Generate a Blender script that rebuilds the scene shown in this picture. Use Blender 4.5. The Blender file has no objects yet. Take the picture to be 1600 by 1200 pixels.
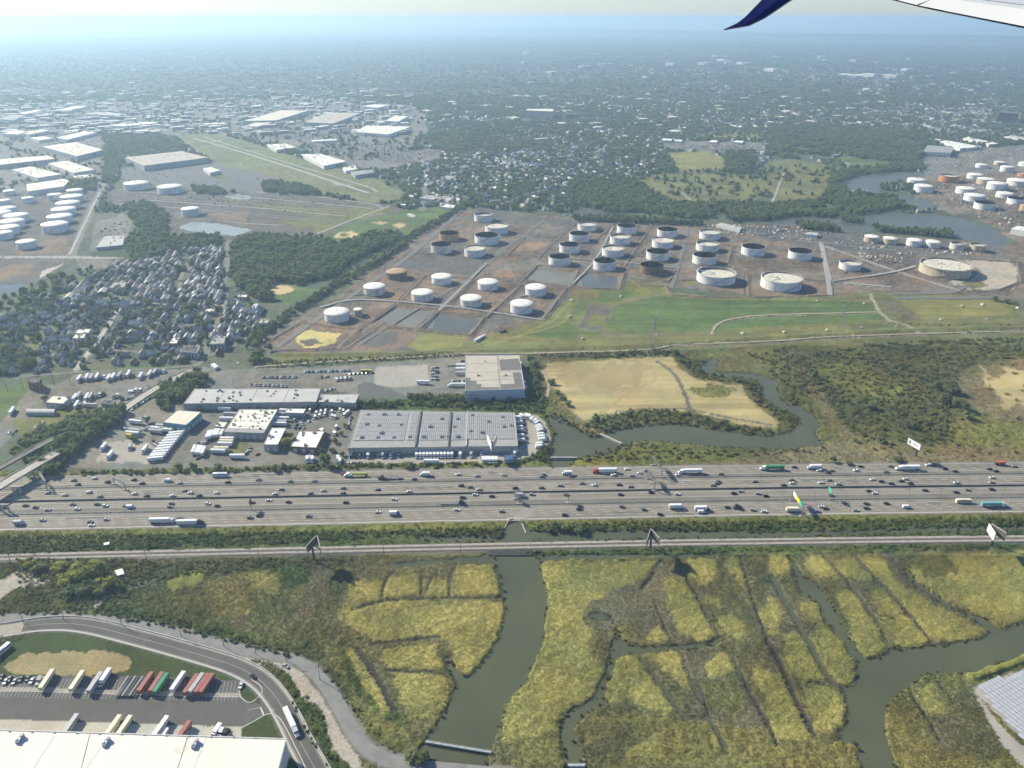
import bpy, math, random
import numpy as np
from mathutils import Vector
from math import radians, sin, cos, pi

# ------------------------------------------------------------------ camera, sky, sun, exposure
CAM_H = 345.0                      # metres above the ground
FPX, CX, CY = 1202.0, 800.0, 600.0 # focal length and centre in photograph pixels (1600 x 1200)
LEVEL = 28.0                       # photograph row of the level line
PITCH = math.atan((CY - LEVEL) / FPX)
SUN_AZ, SUN_EL = radians(-57), radians(32)   # azimuth from +Y (view direction), negative = left
HAZE_D, HAZE_G = 1.15e-4, 0.36

scene = bpy.context.scene
cam_data = bpy.data.cameras.new('camera')
cam_data.sensor_fit = 'HORIZONTAL'
cam_data.sensor_width = 36.0
cam_data.lens = 36.0 * FPX / 1600.0
cam_data.clip_start = 0.1
cam_data.clip_end = 200000.0
cam = bpy.data.objects.new('camera', cam_data)
scene.collection.objects.link(cam)
cam.location = (0, 0, CAM_H)
cam.rotation_euler = (pi / 2 - PITCH, 0, 0)
scene.camera = cam

world = bpy.data.worlds.new('World')
scene.world = world
world.use_nodes = True
wn = world.node_tree.nodes
bg = wn['Background']
sky = wn.new('ShaderNodeTexSky')
sky.sky_type = 'NISHITA'
sky.sun_disc = False
sky.sun_elevation = SUN_EL
sky.sun_rotation = SUN_AZ
sky.altitude = 0
sky.air_density = 1.0
sky.dust_density = 0.2
sky.ozone_density = 3.0
wb = wn.new('ShaderNodeVectorMath')          # white balance of the whole sky
wb.operation = 'MULTIPLY'
wb.inputs[1].default_value = (0.89, 0.97, 1.17)
world.node_tree.links.new(sky.outputs[0], wb.inputs[0])
world.node_tree.links.new(wb.outputs[0], bg.inputs[0])
bg.inputs[1].default_value = 0.075

sun_dir = Vector((sin(SUN_AZ) * cos(SUN_EL), cos(SUN_AZ) * cos(SUN_EL), sin(SUN_EL)))
sl = bpy.data.lights.new('sun', 'SUN')
sl.energy = 5.0
sl.angle = radians(0.55)
sl.color = (1.0, 0.93, 0.74)
sun = bpy.data.objects.new('sun', sl)
scene.collection.objects.link(sun)
sun.rotation_euler = sun_dir.to_track_quat('Z', 'Y').to_euler()
sun.location = (0, 0, 1000)

vs = scene.view_settings
vs.view_transform = 'Standard'
vs.look = 'None'
vs.gamma = 1
vs.exposure = 0.72
vs.use_curve_mapping = False
scene.render.engine = 'CYCLES'
cy = scene.cycles
cy.use_denoising = True
cy.max_bounces = 5
cy.diffuse_bounces = 1
cy.glossy_bounces = 2
cy.transmission_bounces = 2
cy.transparent_max_bounces = 4
cy.volume_bounces = 1
cy.use_light_tree = False
cy.use_adaptive_sampling = True
cy.adaptive_threshold = 0.04

# ------------------------------------------------------------------ pixel <-> ground
CP, SP = cos(PITCH), sin(PITCH)
def ray(px, py):
    u = (px - CX) / FPX; v = (CY - py) / FPX
    return Vector((u, CP + v * SP, -SP + v * CP))
def Q(px, py, z=0.0):
    """world point at height z seen at a photograph pixel"""
    r = ray(px, py)
    t = (z - CAM_H) / r.z
    return Vector((r.x * t, r.y * t, z))
def Qn(px, py):
    u = (px - CX) / FPX; v = (CY - py) / FPX
    ry = CP + v * SP; rz = -SP + v * CP
    t = -CAM_H / rz
    return u * t, ry * t
def pix(x, y, z=0.0):
    """photograph pixel of a world point (numpy ok)"""
    dz = z - CAM_H
    dep = y * CP - dz * SP
    up = y * SP + dz * CP
    return CX + FPX * x / dep, CY - FPX * up / dep
def depth(p):
    return p.y * CP - (p.z - CAM_H) * SP
def pip(X, Y, poly):
    inside = np.zeros(X.shape, bool)
    n = len(poly)
    for i in range(n):
        x1, y1 = poly[i]; x2, y2 = poly[(i + 1) % n]
        if y1 == y2: continue
        c = ((Y < y1) != (Y < y2))
        inside ^= c & (X < (x2 - x1) * (Y - y1) / (y2 - y1) + x1)
    return inside
def pip1(x, y, poly):
    ins = False
    n = len(poly)
    for i in range(n):
        x1, y1 = poly[i]; x2, y2 = poly[(i + 1) % n]
        if (y < y1) != (y < y2) and x < (x2 - x1) * (y - y1) / (y2 - y1) + x1: ins = not ins
    return ins
_rs = np.random.RandomState(7)
_LAT = _rs.rand(256, 256)
def vnoise(X, Y, s):
    x = X / s; y = Y / s
    xi = np.floor(x).astype(np.int64); yi = np.floor(y).astype(np.int64)
    fx = x - xi; fy = y - yi
    fx = fx * fx * (3 - 2 * fx); fy = fy * fy * (3 - 2 * fy)
    g = lambda a, b: _LAT[a & 255, b & 255]
    return ((g(xi, yi) * (1 - fx) + g(xi + 1, yi) * fx) * (1 - fy) + (g(xi, yi + 1) * (1 - fx) + g(xi + 1, yi + 1) * fx) * fy)
def fbm(X, Y, s, o=3):
    v = 0; a = 1; t = 0
    for k in range(o):
        v = v + a * vnoise(X + 37.3 * k, Y - 91.7 * k, s / 2 ** k); t += a; a *= 0.55
    return v / t
rnd = random.Random(11)

# ------------------------------------------------------------------ object helpers
COL = scene.collection
def tag(o, label=None, cat=None, group=None, kind=None):
    if label: o['label'] = label
    if cat: o['category'] = cat
    if group: o['group'] = group
    if kind: o['kind'] = kind
    return o
def add(name, mesh, parent=None, loc=(0, 0, 0), rz=0.0, sc=None):
    o = bpy.data.objects.new(name, mesh)
    COL.objects.link(o)
    o.location = loc
    if rz: o.rotation_euler = (0, 0, rz)
    if sc is not None: o.scale = sc if hasattr(sc, '__len__') else (sc, sc, sc)
    if parent: o.parent = parent
    return o
def thing(name, label, cat, group=None, loc=(0, 0, 0), rz=0.0, sc=None):
    return tag(add(name, None, None, loc, rz, sc), label, cat, group)
class MB:
    def __init__(s): s.v = []; s.f = []; s.m = []
    def face(s, pts, m=0):
        i = len(s.v); s.v += [tuple(p) for p in pts]; s.f.append(tuple(range(i, i + len(pts)))); s.m.append(m)
    def box(s, c, d, m=0, rz=0.0, top=None):
        i = len(s.v); ca, sa = cos(rz), sin(rz)
        for z in (-.5, .5):
            k = 1.0 if (top is None or z < 0) else top
            for x, y in ((-.5, -.5), (.5, -.5), (.5, .5), (-.5, .5)):
                X, Y = x * d[0] * k, y * d[1] * k
                s.v.append((c[0] + X * ca - Y * sa, c[1] + X * sa + Y * ca, c[2] + z * d[2]))
        for f in ((0, 3, 2, 1), (4, 5, 6, 7), (0, 1, 5, 4), (1, 2, 6, 5), (2, 3, 7, 6), (3, 0, 4, 7)):
            s.f.append(tuple(i + k for k in f)); s.m.append(m)
    def extrude(s, poly, z0, z1, m=0, mtop=None):
        n = len(poly); i = len(s.v)
        a = sum(poly[k][0] * poly[(k + 1) % n][1] - poly[(k + 1) % n][0] * poly[k][1] for k in range(n))
        if a < 0: poly = poly[::-1]
        s.v += [(p[0], p[1], z0) for p in poly] + [(p[0], p[1], z1) for p in poly]
        for k in range(n):
            s.f.append((i + k, i + (k + 1) % n, i + n + (k + 1) % n, i + n + k)); s.m.append(m)
        s.f.append(tuple(i + n + k for k in range(n))); s.m.append(m if mtop is None else mtop)
    def profile(s, prof, w, m=0):
        """side outline (x, z) swept across width w (y)"""
        n = len(prof); i = len(s.v)
        s.v += [(x, -w / 2, z) for x, z in prof] + [(x, w / 2, z) for x, z in prof]
        s.f.append(tuple(i + k for k in range(n))); s.m.append(m)
        s.f.append(tuple(i + n + k for k in reversed(range(n)))); s.m.append(m)
        for k in range(n):
            s.f.append((i + (k + 1) % n, i + k, i + n + k, i + n + (k + 1) % n)); s.m.append(m)
    def bar(s, p, q, w, m=0, w2=None):
        p = Vector(p); q = Vector(q); d = (q - p)
        if d.length < 1e-6: return
        d.normalize()
        a = d.cross(Vector((0, 0, 1)))
        if a.length < 1e-3: a = d.cross(Vector((1, 0, 0)))
        a.normalize(); b = d.cross(a); i = len(s.v); w2 = w if w2 is None else w2
        for P, W in ((p, w), (q, w2)):
            for x, y in ((-1, -1), (1, -1), (1, 1), (-1, 1)):
                s.v.append(tuple(P + a * (x * W / 2) + b * (y * W / 2)))
        for f in ((0, 1, 2, 3), (7, 6, 5, 4), (0, 4, 5, 1), (1, 5, 6, 2), (2, 6, 7, 3), (3, 7, 4, 0)):
            s.f.append(tuple(i + k for k in f)); s.m.append(m)
    def ring(s, prof, n=32, m=0, a0=0.0, a1=2 * pi):
        """lathe of (r, z) outline"""
        i = len(s.v); full = abs(a1 - a0 - 2 * pi) < 1e-6; k = n if full else n + 1
        for j in range(k):
            a = a0 + (a1 - a0) * j / n
            s.v += [(r * cos(a), r * sin(a), z) for r, z in prof]
        L = len(prof)
        for j in range(n):
            j2 = (j + 1) % k
            for t in range(L - 1):
                s.f.append((i + j * L + t, i + j2 * L + t, i + j2 * L + t + 1, i + j * L + t + 1)); s.m.append(m)
    def wheel(s, c, r, w, m=0, n=8):
        i = len(s.v)
        for y in (-w / 2, w / 2):
            s.v += [(c[0] + r * cos(2 * pi * k / n), c[1] + y, c[2] + r * sin(2 * pi * k / n)) for k in range(n)]
        for k in range(n):
            s.f.append((i + k, i + (k + 1) % n, i + n + (k + 1) % n, i + n + k)); s.m.append(m)
        s.f.append(tuple(i + k for k in range(n))); s.m.append(m)
        s.f.append(tuple(i + n + k for k in reversed(range(n)))); s.m.append(m)
    def mesh(s, name, mats, smooth=False):
        me = bpy.data.meshes.new(name)
        me.from_pydata(s.v, [], s.f)
        for m in mats: me.materials.append(m)
        if len(mats) > 1: me.polygons.foreach_set('material_index', s.m)
        if smooth: me.polygons.foreach_set('use_smooth', [True] * len(s.f))
        me.update()
        return me
def mesh_np(name, V, F, mats, col=None, smooth=False):
    """V (n,3), F (m,4) quads"""
    me = bpy.data.meshes.new(name)
    me.vertices.add(len(V)); me.vertices.foreach_set('co', np.ascontiguousarray(V, np.float32).ravel())
    k = F.shape[1]
    me.loops.add(F.size); me.loops.foreach_set('vertex_index', np.ascontiguousarray(F, np.int32).ravel())
    me.polygons.add(len(F))
    me.polygons.foreach_set('loop_start', np.arange(0, F.size, k, dtype=np.int32))
    me.polygons.foreach_set('loop_total', np.full(len(F), k, np.int32))
    if smooth: me.polygons.foreach_set('use_smooth', np.ones(len(F), bool))
    for m in mats: me.materials.append(m)
    me.update(calc_edges=True)
    if col is not None:
        at = me.attributes.new('Col', 'FLOAT_COLOR', 'POINT')
        c = np.ones((len(V), 4), np.float32); c[:, :3] = col
        at.data.foreach_set('color', c.ravel())
    return me

# ------------------------------------------------------------------ materials
def nodes_of(m):
    m.use_nodes = True
    return m.node_tree.nodes, m.node_tree.links, m.node_tree.nodes['Principled BSDF']
_M = {}
def mat(name, c, rough=0.8, var=0.15, scale=0.3, metal=0.0, streak=None, bump=0.0, spec=0.3):
    """plain paint/concrete/metal: colour with procedural mottling; streak = (colour, amount) for vertical rust runs"""
    if name in _M: return _M[name]
    m = bpy.data.materials.new(name); n, l, b = nodes_of(m)
    b.inputs['Roughness'].default_value = rough; b.inputs['Metallic'].default_value = metal
    b.inputs['Specular IOR Level'].default_value = spec
    tc = n.new('ShaderNodeNewGeometry')
    nz = n.new('ShaderNodeTexNoise'); nz.inputs['Scale'].default_value = scale; nz.inputs['Detail'].default_value = 5
    l.new(tc.outputs['Position'], nz.inputs['Vector'])
    mr = n.new('ShaderNodeMapRange'); mr.inputs[1].default_value = .3; mr.inputs[2].default_value = .7
    mr.inputs[3].default_value = 1 - var; mr.inputs[4].default_value = 1 + var
    l.new(nz.outputs['Fac'], mr.inputs[0])
    mx = n.new('ShaderNodeVectorMath'); mx.operation = 'SCALE'
    mx.inputs[0].default_value = c[:3]
    l.new(mr.outputs[0], mx.inputs['Scale'])
    out = mx.outputs[0]
    if streak:
        mp = n.new('ShaderNodeMapping'); mp.inputs['Scale'].default_value = (1, 1, .06)
        l.new(tc.outputs['Position'], mp.inputs[0])
        n2 = n.new('ShaderNodeTexNoise'); n2.inputs['Scale'].default_value = .45; n2.inputs['Detail'].default_value = 6
        l.new(mp.outputs[0], n2.inputs['Vector'])
        r2 = n.new('ShaderNodeMapRange'); r2.inputs[1].default_value = .62 - .25 * streak[1]; r2.inputs[2].default_value = .8 - .2 * streak[1]
        l.new(n2.outputs['Fac'], r2.inputs[0])
        mi = n.new('ShaderNodeMix'); mi.data_type = 'RGBA'
        l.new(r2.outputs[0], mi.inputs[0]); l.new(out, mi.inputs[6]); mi.inputs[7].default_value = (*streak[0], 1)
        out = mi.outputs[2]
    l.new(out, b.inputs['Base Color'])
    if bump:
        bp = n.new('ShaderNodeBump'); bp.inputs['Strength'].default_value = bump; bp.inputs['Distance'].default_value = .3
        l.new(nz.outputs['Fac'], bp.inputs['Height']); l.new(bp.outputs[0], b.inputs['Normal'])
    _M[name] = m
    return m
def mat_ground(name='ground', lo=.72, hi=1.28, bmp=.5):
    m = bpy.data.materials.new(name); n, l, b = nodes_of(m)
    at = n.new('ShaderNodeAttribute'); at.attribute_name = 'Col'
    g = n.new('ShaderNodeNewGeometry')
    nz = n.new('ShaderNodeTexNoise'); nz.inputs['Scale'].default_value = .75; nz.inputs['Detail'].default_value = 4; nz.inputs['Roughness'].default_value = .7
    l.new(g.outputs['Position'], nz.inputs['Vector'])
    mr = n.new('ShaderNodeMapRange'); mr.inputs[1].default_value = .3; mr.inputs[2].default_value = .7; mr.inputs[3].default_value = lo; mr.inputs[4].default_value = hi
    l.new(nz.outputs['Fac'], mr.inputs[0])
    v = n.new('ShaderNodeVectorMath'); v.operation = 'SCALE'
    l.new(at.outputs['Color'], v.inputs[0]); l.new(mr.outputs[0], v.inputs['Scale'])
    l.new(v.outputs[0], b.inputs['Base Color'])
    b.inputs['Roughness'].default_value = .95; b.inputs['Specular IOR Level'].default_value = .15
    bp = n.new('ShaderNodeBump'); bp.inputs['Strength'].default_value = bmp; bp.inputs['Distance'].default_value = .5
    l.new(nz.outputs['Fac'], bp.inputs['Height']); l.new(bp.outputs[0], b.inputs['Normal'])
    return m
def mat_water(name, c, rough=.12):
    m = bpy.data.materials.new(name); n, l, b = nodes_of(m)
    g = n.new('ShaderNodeNewGeometry')
    nz = n.new('ShaderNodeTexNoise'); nz.inputs['Scale'].default_value = .02; nz.inputs['Detail'].default_value = 4
    l.new(g.outputs['Position'], nz.inputs['Vector'])
    cr = n.new('ShaderNodeMix'); cr.data_type = 'RGBA'
    cr.inputs[6].default_value = (c[0] * .7, c[1] * .72, c[2] * .72, 1); cr.inputs[7].default_value = (c[0] * 1.35, c[1] * 1.3, c[2] * 1.2, 1)
    l.new(nz.outputs['Fac'], cr.inputs[0]); l.new(cr.outputs[2], b.inputs['Base Color'])
    b.inputs['Roughness'].default_value = rough; b.inputs['IOR'].default_value = 1.33; b.inputs['Specular IOR Level'].default_value = .3
    n2 = n.new('ShaderNodeTexNoise'); n2.inputs['Scale'].default_value = .5; n2.inputs['Detail'].default_value = 3
    l.new(g.outputs['Position'], n2.inputs['Vector'])
    bp = n.new('ShaderNodeBump'); bp.inputs['Strength'].default_value = .06; bp.inputs['Distance'].default_value = .2
    l.new(n2.outputs['Fac'], bp.inputs['Height']); l.new(bp.outputs[0], b.inputs['Normal'])
    return m
def mat_leaf(name, c1, c2, rough=.9, tint=False, trans=.35):
    """foliage: colour between c1 and c2 chosen per plant (or the plant's own tint), mottled within it, some light passing through"""
    m = bpy.data.materials.new(name); n, l, b = nodes_of(m)
    oi = n.new('ShaderNodeObjectInfo'); g = n.new('ShaderNodeNewGeometry')
    nz = n.new('ShaderNodeTexNoise'); nz.inputs['Scale'].default_value = .35; nz.inputs['Detail'].default_value = 2
    l.new(g.outputs['Position'], nz.inputs['Vector'])
    ad = n.new('ShaderNodeMath'); ad.operation = 'MULTIPLY_ADD'; ad.inputs[1].default_value = .6
    mr = n.new('ShaderNodeMapRange'); mr.inputs[1].default_value = .3; mr.inputs[2].default_value = .7; mr.inputs[3].default_value = -.1; mr.inputs[4].default_value = .5
    l.new(nz.outputs['Fac'], mr.inputs[0])
    l.new(oi.outputs['Random'], ad.inputs[0]); l.new(mr.outputs[0], ad.inputs[2])
    if tint:
        at = n.new('ShaderNodeAttribute'); at.attribute_type = 'INSTANCER'; at.attribute_name = 'tint'
        m2 = n.new('ShaderNodeMapRange'); m2.inputs[3].default_value = c1; m2.inputs[4].default_value = c2; l.new(ad.outputs[0], m2.inputs[0])
        sc = n.new('ShaderNodeVectorMath'); sc.operation = 'SCALE'; l.new(at.outputs['Color'], sc.inputs[0]); l.new(m2.outputs[0], sc.inputs['Scale']); out = sc.outputs[0]
    else:
        mi = n.new('ShaderNodeMix'); mi.data_type = 'RGBA'; mi.clamp_factor = True
        l.new(ad.outputs[0], mi.inputs[0]); mi.inputs[6].default_value = (*c1, 1); mi.inputs[7].default_value = (*c2, 1); out = mi.outputs[2]
    l.new(out, b.inputs['Base Color'])
    b.inputs['Roughness'].default_value = rough; b.inputs['Specular IOR Level'].default_value = .2
    tr = n.new('ShaderNodeBsdfTranslucent'); l.new(out, tr.inputs['Color']); ms = n.new('ShaderNodeMixShader'); ms.inputs[0].default_value = trans
    l.new(b.outputs[0], ms.inputs[1]); l.new(tr.outputs[0], ms.inputs[2]); l.new(ms.outputs[0], n['Material Output'].inputs['Surface'])
    return m
def mat_random(name, cols, rough=.8):
    """one colour of a list for each copy"""
    m = bpy.data.materials.new(name); n, l, b = nodes_of(m)
    oi = n.new('ShaderNodeObjectInfo'); cr = n.new('ShaderNodeValToRGB'); cr.color_ramp.interpolation = 'CONSTANT'
    e = cr.color_ramp.elements
    while len(e) < len(cols): e.new(.5)
    for k, c in enumerate(cols): e[k].position = k / len(cols); e[k].color = (*c, 1)
    l.new(oi.outputs['Random'], cr.inputs[0]); l.new(cr.outputs[0], b.inputs['Base Color'])
    b.inputs['Roughness'].default_value = rough
    return m
M_GROUND = mat_ground()
M_YARD = mat_ground('yard_paving', .93, 1.07, .04)
M_WATER = mat_water('creek_water', (.085, .094, .06))
M_WATER2 = mat_water('river_water', (.10, .105, .085), .3)
M_POND = mat_water('pale_pond', (.29, .31, .29), .3)
M_MURK = mat_water('murky_pond', (.19, .18, .14), .2)
M_DPOND = mat_water('dark_pond', (.11, .115, .1), .2)
def mat_road(c, ang):
    """worn highway: wheel tracks run along the lanes, patches across them"""
    m = bpy.data.materials.new('highway_surface'); n, l, b = nodes_of(m); g = n.new('ShaderNodeNewGeometry')
    mp = n.new('ShaderNodeMapping'); mp.inputs['Rotation'].default_value = (0, 0, -ang); mp.vector_type = 'POINT'
    l.new(g.outputs['Position'], mp.inputs[0]); out = None; fac = None
    for sx, sy, lo, hi in ((.004, .55, .80, 1.16), (.02, .09, .90, 1.10), (.6, .6, .94, 1.06)):
        m2 = n.new('ShaderNodeVectorMath'); m2.operation = 'MULTIPLY'; m2.inputs[1].default_value = (sx, sy, 0); l.new(mp.outputs[0], m2.inputs[0])
        nz = n.new('ShaderNodeTexNoise'); nz.inputs['Scale'].default_value = 1; nz.inputs['Detail'].default_value = 3; l.new(m2.outputs[0], nz.inputs['Vector'])
        mr = n.new('ShaderNodeMapRange'); mr.inputs[1].default_value = .33; mr.inputs[2].default_value = .67; mr.inputs[3].default_value = lo; mr.inputs[4].default_value = hi; l.new(nz.outputs['Fac'], mr.inputs[0])
        if fac is None: fac = mr.outputs[0]
        else:
            mm = n.new('ShaderNodeMath'); mm.operation = 'MULTIPLY'; l.new(fac, mm.inputs[0]); l.new(mr.outputs[0], mm.inputs[1]); fac = mm.outputs[0]
    v = n.new('ShaderNodeVectorMath'); v.operation = 'SCALE'; v.inputs[0].default_value = c; l.new(fac, v.inputs['Scale']); l.new(v.outputs[0], b.inputs['Base Color'])
    b.inputs['Roughness'].default_value = .9
    return m
M_ROAD = mat_road((.215, .19, .153), math.atan2(Q(1600, 760).y - Q(0, 785).y, Q(1600, 760).x - Q(0, 785).x))
M_ASPH = mat('asphalt', (.105, .101, .092), .9, .15, .08)
M_LIGHTROAD = mat('worn_road', (.24, .235, .215), .9, .15, .08)
M_CONC = mat('concrete', (.40, .37, .32), .85, .1, .15)
M_PALECONC = mat('pale_concrete', (.42, .40, .36), .85, .1, .2)
M_PAINT = mat('road_paint', (.52, .50, .45), .7, .15, .5)
M_WHITE = mat('white_paint', (.74, .73, .69), .55, .06, .2)
M_CREAM = mat('cream_membrane', (.75, .71, .61), .8, .04, .05)
M_DARK = mat('dark_metal', (.045, .045, .045), .6, .2, .5)
M_STEEL = mat('grey_steel', (.28, .28, .27), .5, .15, .5, metal=.3)
M_RUBBER = mat('rubber', (.02, .02, .02), .9, .1, 2)
M_GLASS = mat('vehicle_glass', (.02, .025, .03), .15, .05, 1, spec=.6)
M_BARK = mat('bark', (.09, .07, .05), .95, .25, 2)

# ------------------------------------------------------------------ terrain: ground classes laid out as outlines (photograph pixels -> ground)
# class: (terrain name, albedo, colour variation, base height, relief)
CLS = {
 'sub':   ('suburb_ground', (.095, .11, .07), .35, 0, 0),
 'lot':   ('yard_ground', (.18, .17, .143), .3, 0, 0),
 'asph':  ('yard_ground', (.12, .116, .106), .10, 0, 0),
 'apron': ('yard_ground', (.15, .15, .143), .10, 0, 0),
 'conc':  ('yard_ground', (.34, .31, .265), .12, 0, 0),
 'pale':  ('yard_ground', (.42, .40, .34), .15, 0, 0),
 'dirt':  ('dirt_ground', (.165, .132, .10), .5, 0, .15),
 'grey':  ('dirt_ground', (.118, .110, .096), .3, 0, .1),
 'brown': ('dirt_ground', (.20, .142, .095), .25, 0, .15),
 'red':   ('dirt_ground', (.27, .18, .115), .25, 0, .1),
 'sand':  ('dirt_ground', (.40, .35, .28), .2, 0, .15),
 'ball':  ('dirt_ground', (.50, .38, .21), .12, 0, 0),
 'yellow':('dirt_ground', (.52, .43, .17), .25, 0, .1),
 'lawn':  ('grass_field', (.098, .138, .044), .22, .05, .1),
 'dlawn': ('grass_field', (.055, .072, .025), .25, .05, .1),
 'olive': ('grass_field', (.15, .15, .055), .28, .1, .25),
 'ylawn': ('grass_field', (.21, .20, .065), .2, .1, .2),
 'air':   ('grass_field', (.16, .165, .075), .22, 0, .1),
 'dry':   ('dry_field', (.38, .315, .15), .16, .1, .25),
 'dryd':  ('dry_field', (.31, .25, .125), .2, .05, .15),
 'scrub': ('scrubland', (.125, .125, .045), .4, .2, 1.0),
 'scruby':('scrubland', (.19, .18, .05), .3, .2, .6),
 'scrubt':('scrubland', (.21, .175, .09), .3, .1, .5),
 'veg':   ('scrubland', (.075, .10, .03), .35, .2, 1.1),
 'vegy':  ('scrubland', (.15, .155, .04), .3, .2, .8),
 'my':    ('marsh', (.39, .345, .112), .18, .25, .55),
 'mo':    ('marsh', (.175, .165, .058), .3, .15, .6),
 'md':    ('marsh', (.135, .13, .058), .35, .05, .6),
 'mud':   ('marsh', (.16, .146, .085), .3, -.05, .2),
 'mg':    ('marsh', (.105, .112, .044), .4, .1, .7),
 'ditch': ('marsh', (.05, .045, .038), .3, -.35, .1),
 'wat':   ('marsh', (.06, .055, .045), .2, -1.7, .1),
}
def off(pts, ox, oy, s): return [(ox + x * s, oy + y * s) for x, y in pts]
S3 = 0.29167
# painter's list: (class, outline, edge wander in pixels)
PAINT = []
def A(c, pts, w=1.0): PAINT.append((c, pts, w))
# --- far ground
A('lot', [(-300,170),(0,165),(120,158),(330,160),(480,150),(640,165),(668,180),(662,205),(640,235),(600,262),(560,252),(470,235),(345,210),(290,205),(270,215),(190,235),(165,300),(-300,310)], 3)
A('air', [(277,213),(300,209),(345,210),(400,225),(470,248),(560,270),(632,300),(625,314),(590,318),(540,310),(440,285),(340,258),(290,228)], 1)
A('apron', [(188,284),(184,262),(230,262),(326,252),(350,259),(400,268),(480,296),(500,305),(420,305),(330,296)], 1)
A('air', [(330,272),(345,270),(362,278),(340,281)], 1)
A('lot', [(470,236),(560,252),(640,236),(690,232),(690,250),(625,262),(600,268),(545,262)], 2)
A('dlawn', [(270,215),(290,228),(330,245),(215,240),(190,236)], 2)
A('grey', [(165,300),(200,288),(330,300),(430,302),(600,318),(640,330),(560,355),(480,372),(440,380),(400,370),(300,372),(262,372),(260,340),(195,322),(160,318)], 2)
A('olive', [(330,312),(480,322),(560,325),(620,328),(560,345),(470,335)], 3)
A('brown', [(325,333),(390,330),(385,345),(340,345)], 2)
A('olive', [(430,345),(520,335),(560,340),(500,365)], 3)
A('grey', [(-300,300),(165,300),(110,402),(60,450),(0,480),(-300,520)], 2)
A('brown', [(-300,410),(0,415),(60,412),(40,430),(0,440),(-300,470)], 3)
A('pale', [(65,425),(100,410),(95,418),(62,436)], 1)
A('brown', [(20,390),(100,370),(110,395),(30,398)], 3)
A('lot', [(118,405),(175,404),(165,425),(128,425)], 1)
A('lot', [(150,345),(195,335),(205,350),(200,378),(205,395),(145,395),(140,390)], 2)
A('dlawn', [(140,394),(200,385),(205,402),(190,412),(175,405),(138,402)], 2)
# cemetery, park and river side grass
A('ylawn', [(1038,238),(1110,236),(1132,248),(1130,266),(1060,268),(1048,250)], 2)
A('olive', [(985,275),(1060,268),(1180,270),(1200,290),(1180,320),(1060,318),(1020,300)], 4)
A('olive', [(1200,248),(1250,250),(1300,262),(1345,272),(1310,290),(1300,312),(1210,318),(1190,290)], 3)
A('lawn', [(1300,246),(1340,244),(1420,256),(1380,262),(1320,258)], 2)
A('olive', [(1075,212),(1120,205),(1185,208),(1190,218),(1090,218)], 3)
A('lot', [(1030,220),(1190,222),(1195,236),(1040,236)], 2)
A('lot', [(1440,245),(1600,225),(1900,220),(1900,420),(1600,392),(1545,340),(1495,335),(1440,322),(1425,300),(1440,268)], 3)
A('dirt', [(1430,285),(1600,262),(1900,260),(1900,420),(1600,388),(1560,360),(1500,330),(1440,318)], 3)
# parks left of the tank farm
A('lawn', [(500,372),(545,350),(640,328),(705,322),(712,330),(640,365),(600,372),(540,385)], 2)
A('lawn', [(548,352),(600,342),(612,358),(585,365),(548,372)], 1)
A('ball', [(520,370),(530,363),(550,362),(560,367),(550,372),(530,372)], .6)
A('lawn', [(527,368),(536,364),(548,367),(538,370)], .4)
A('ball', [(540,381),(552,378),(560,381),(548,385)], .5)
A('ball', [(582,348),(595,346),(606,348),(595,352)], .5)
A('ball', [(612,352),(625,348),(636,352),(624,356)], .5)
A('ball', [(462,374),(475,370),(485,373),(472,376)], .5)
A('lawn', [(424,452),(450,445),(500,452),(495,465),(470,474),(426,474)], 1)
A('ball', [(422,454),(432,447),(452,447),(461,452),(452,458),(432,460)], .6)
A('olive', [(524,430),(545,418),(575,415),(572,425),(540,440)], 2)
# --- left neighbourhood
A('sub', [(-300,540),(0,470),(60,440),(120,422),(165,420),(200,405),(260,380),(350,376),(365,380),(362,450),(410,476),(420,495),(400,540),(330,566),(240,576),(100,582),(0,592),(-300,640)], 2)
A('ylawn', [(84,460),(110,452),(118,462),(100,472),(88,470)], 1)
A('lawn', [(115,440),(130,430),(125,445),(105,450)], 1)
A('olive', [(40,525),(66,520),(68,540),(30,545)], 2)
A('lot', [(90,478),(115,465),(145,466),(140,478),(100,486)], 1)
A('olive', [(228,474),(255,470),(262,478),(235,480)], 1)
# --- main tank farm
A('dirt', [(400,552),(412,530),(470,495),(560,440),(700,332),(740,324),(900,342),(1150,352),(1215,350),(1320,362),(1600,385),(1900,400),(1900,480),(1600,470),(1390,466),(1130,458),(980,440),(900,462),(840,498),(750,533),(650,550),(450,556)], 1.5)
A('grey', [(640,392),(720,380),(770,400),(745,432),(640,425),(610,415)], 2)
A('grey', [(740,326),(900,344),(905,352),(820,352),(770,345),(735,340)], 2)
A('grey', [(900,345),(1300,362),(1560,385),(1400,398),(1270,385),(1080,352)], 2)
A('brown', [(605,425),(650,418),(660,430),(600,465),(575,460)], 3)
A('brown', [(720,440),(760,435),(800,445),(780,470),(700,462)], 3)
A('red', [(770,424),(800,421),(803,432),(775,434)], 2)
A('red', [(820,380),(850,376),(855,388),(828,392)], 2)
A('red', [(480,502),(520,500),(548,515),(540,520),(500,512)], 2)
A('brown', [(540,530),(600,510),(650,520),(640,540),(560,548)], 2)
A('brown', [(1060,440),(1130,455),(1220,466),(1300,458),(1290,445),(1120,450)], 2)
A('scruby', [(1070,438),(1085,440),(1090,446),(1072,446)], 2)
A('scruby', [(1180,440),(1200,436),(1190,450)], 2)
A('grey', [(563,527),(580,515),(620,520),(622,535),(585,543),(568,540)], 2)
A('yellow', [(460,526),(472,514),(534,520),(522,534),(487,545),(462,538)], 2)
A('grey', [(463,532),(490,528),(505,536),(480,540)], 2)
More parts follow.
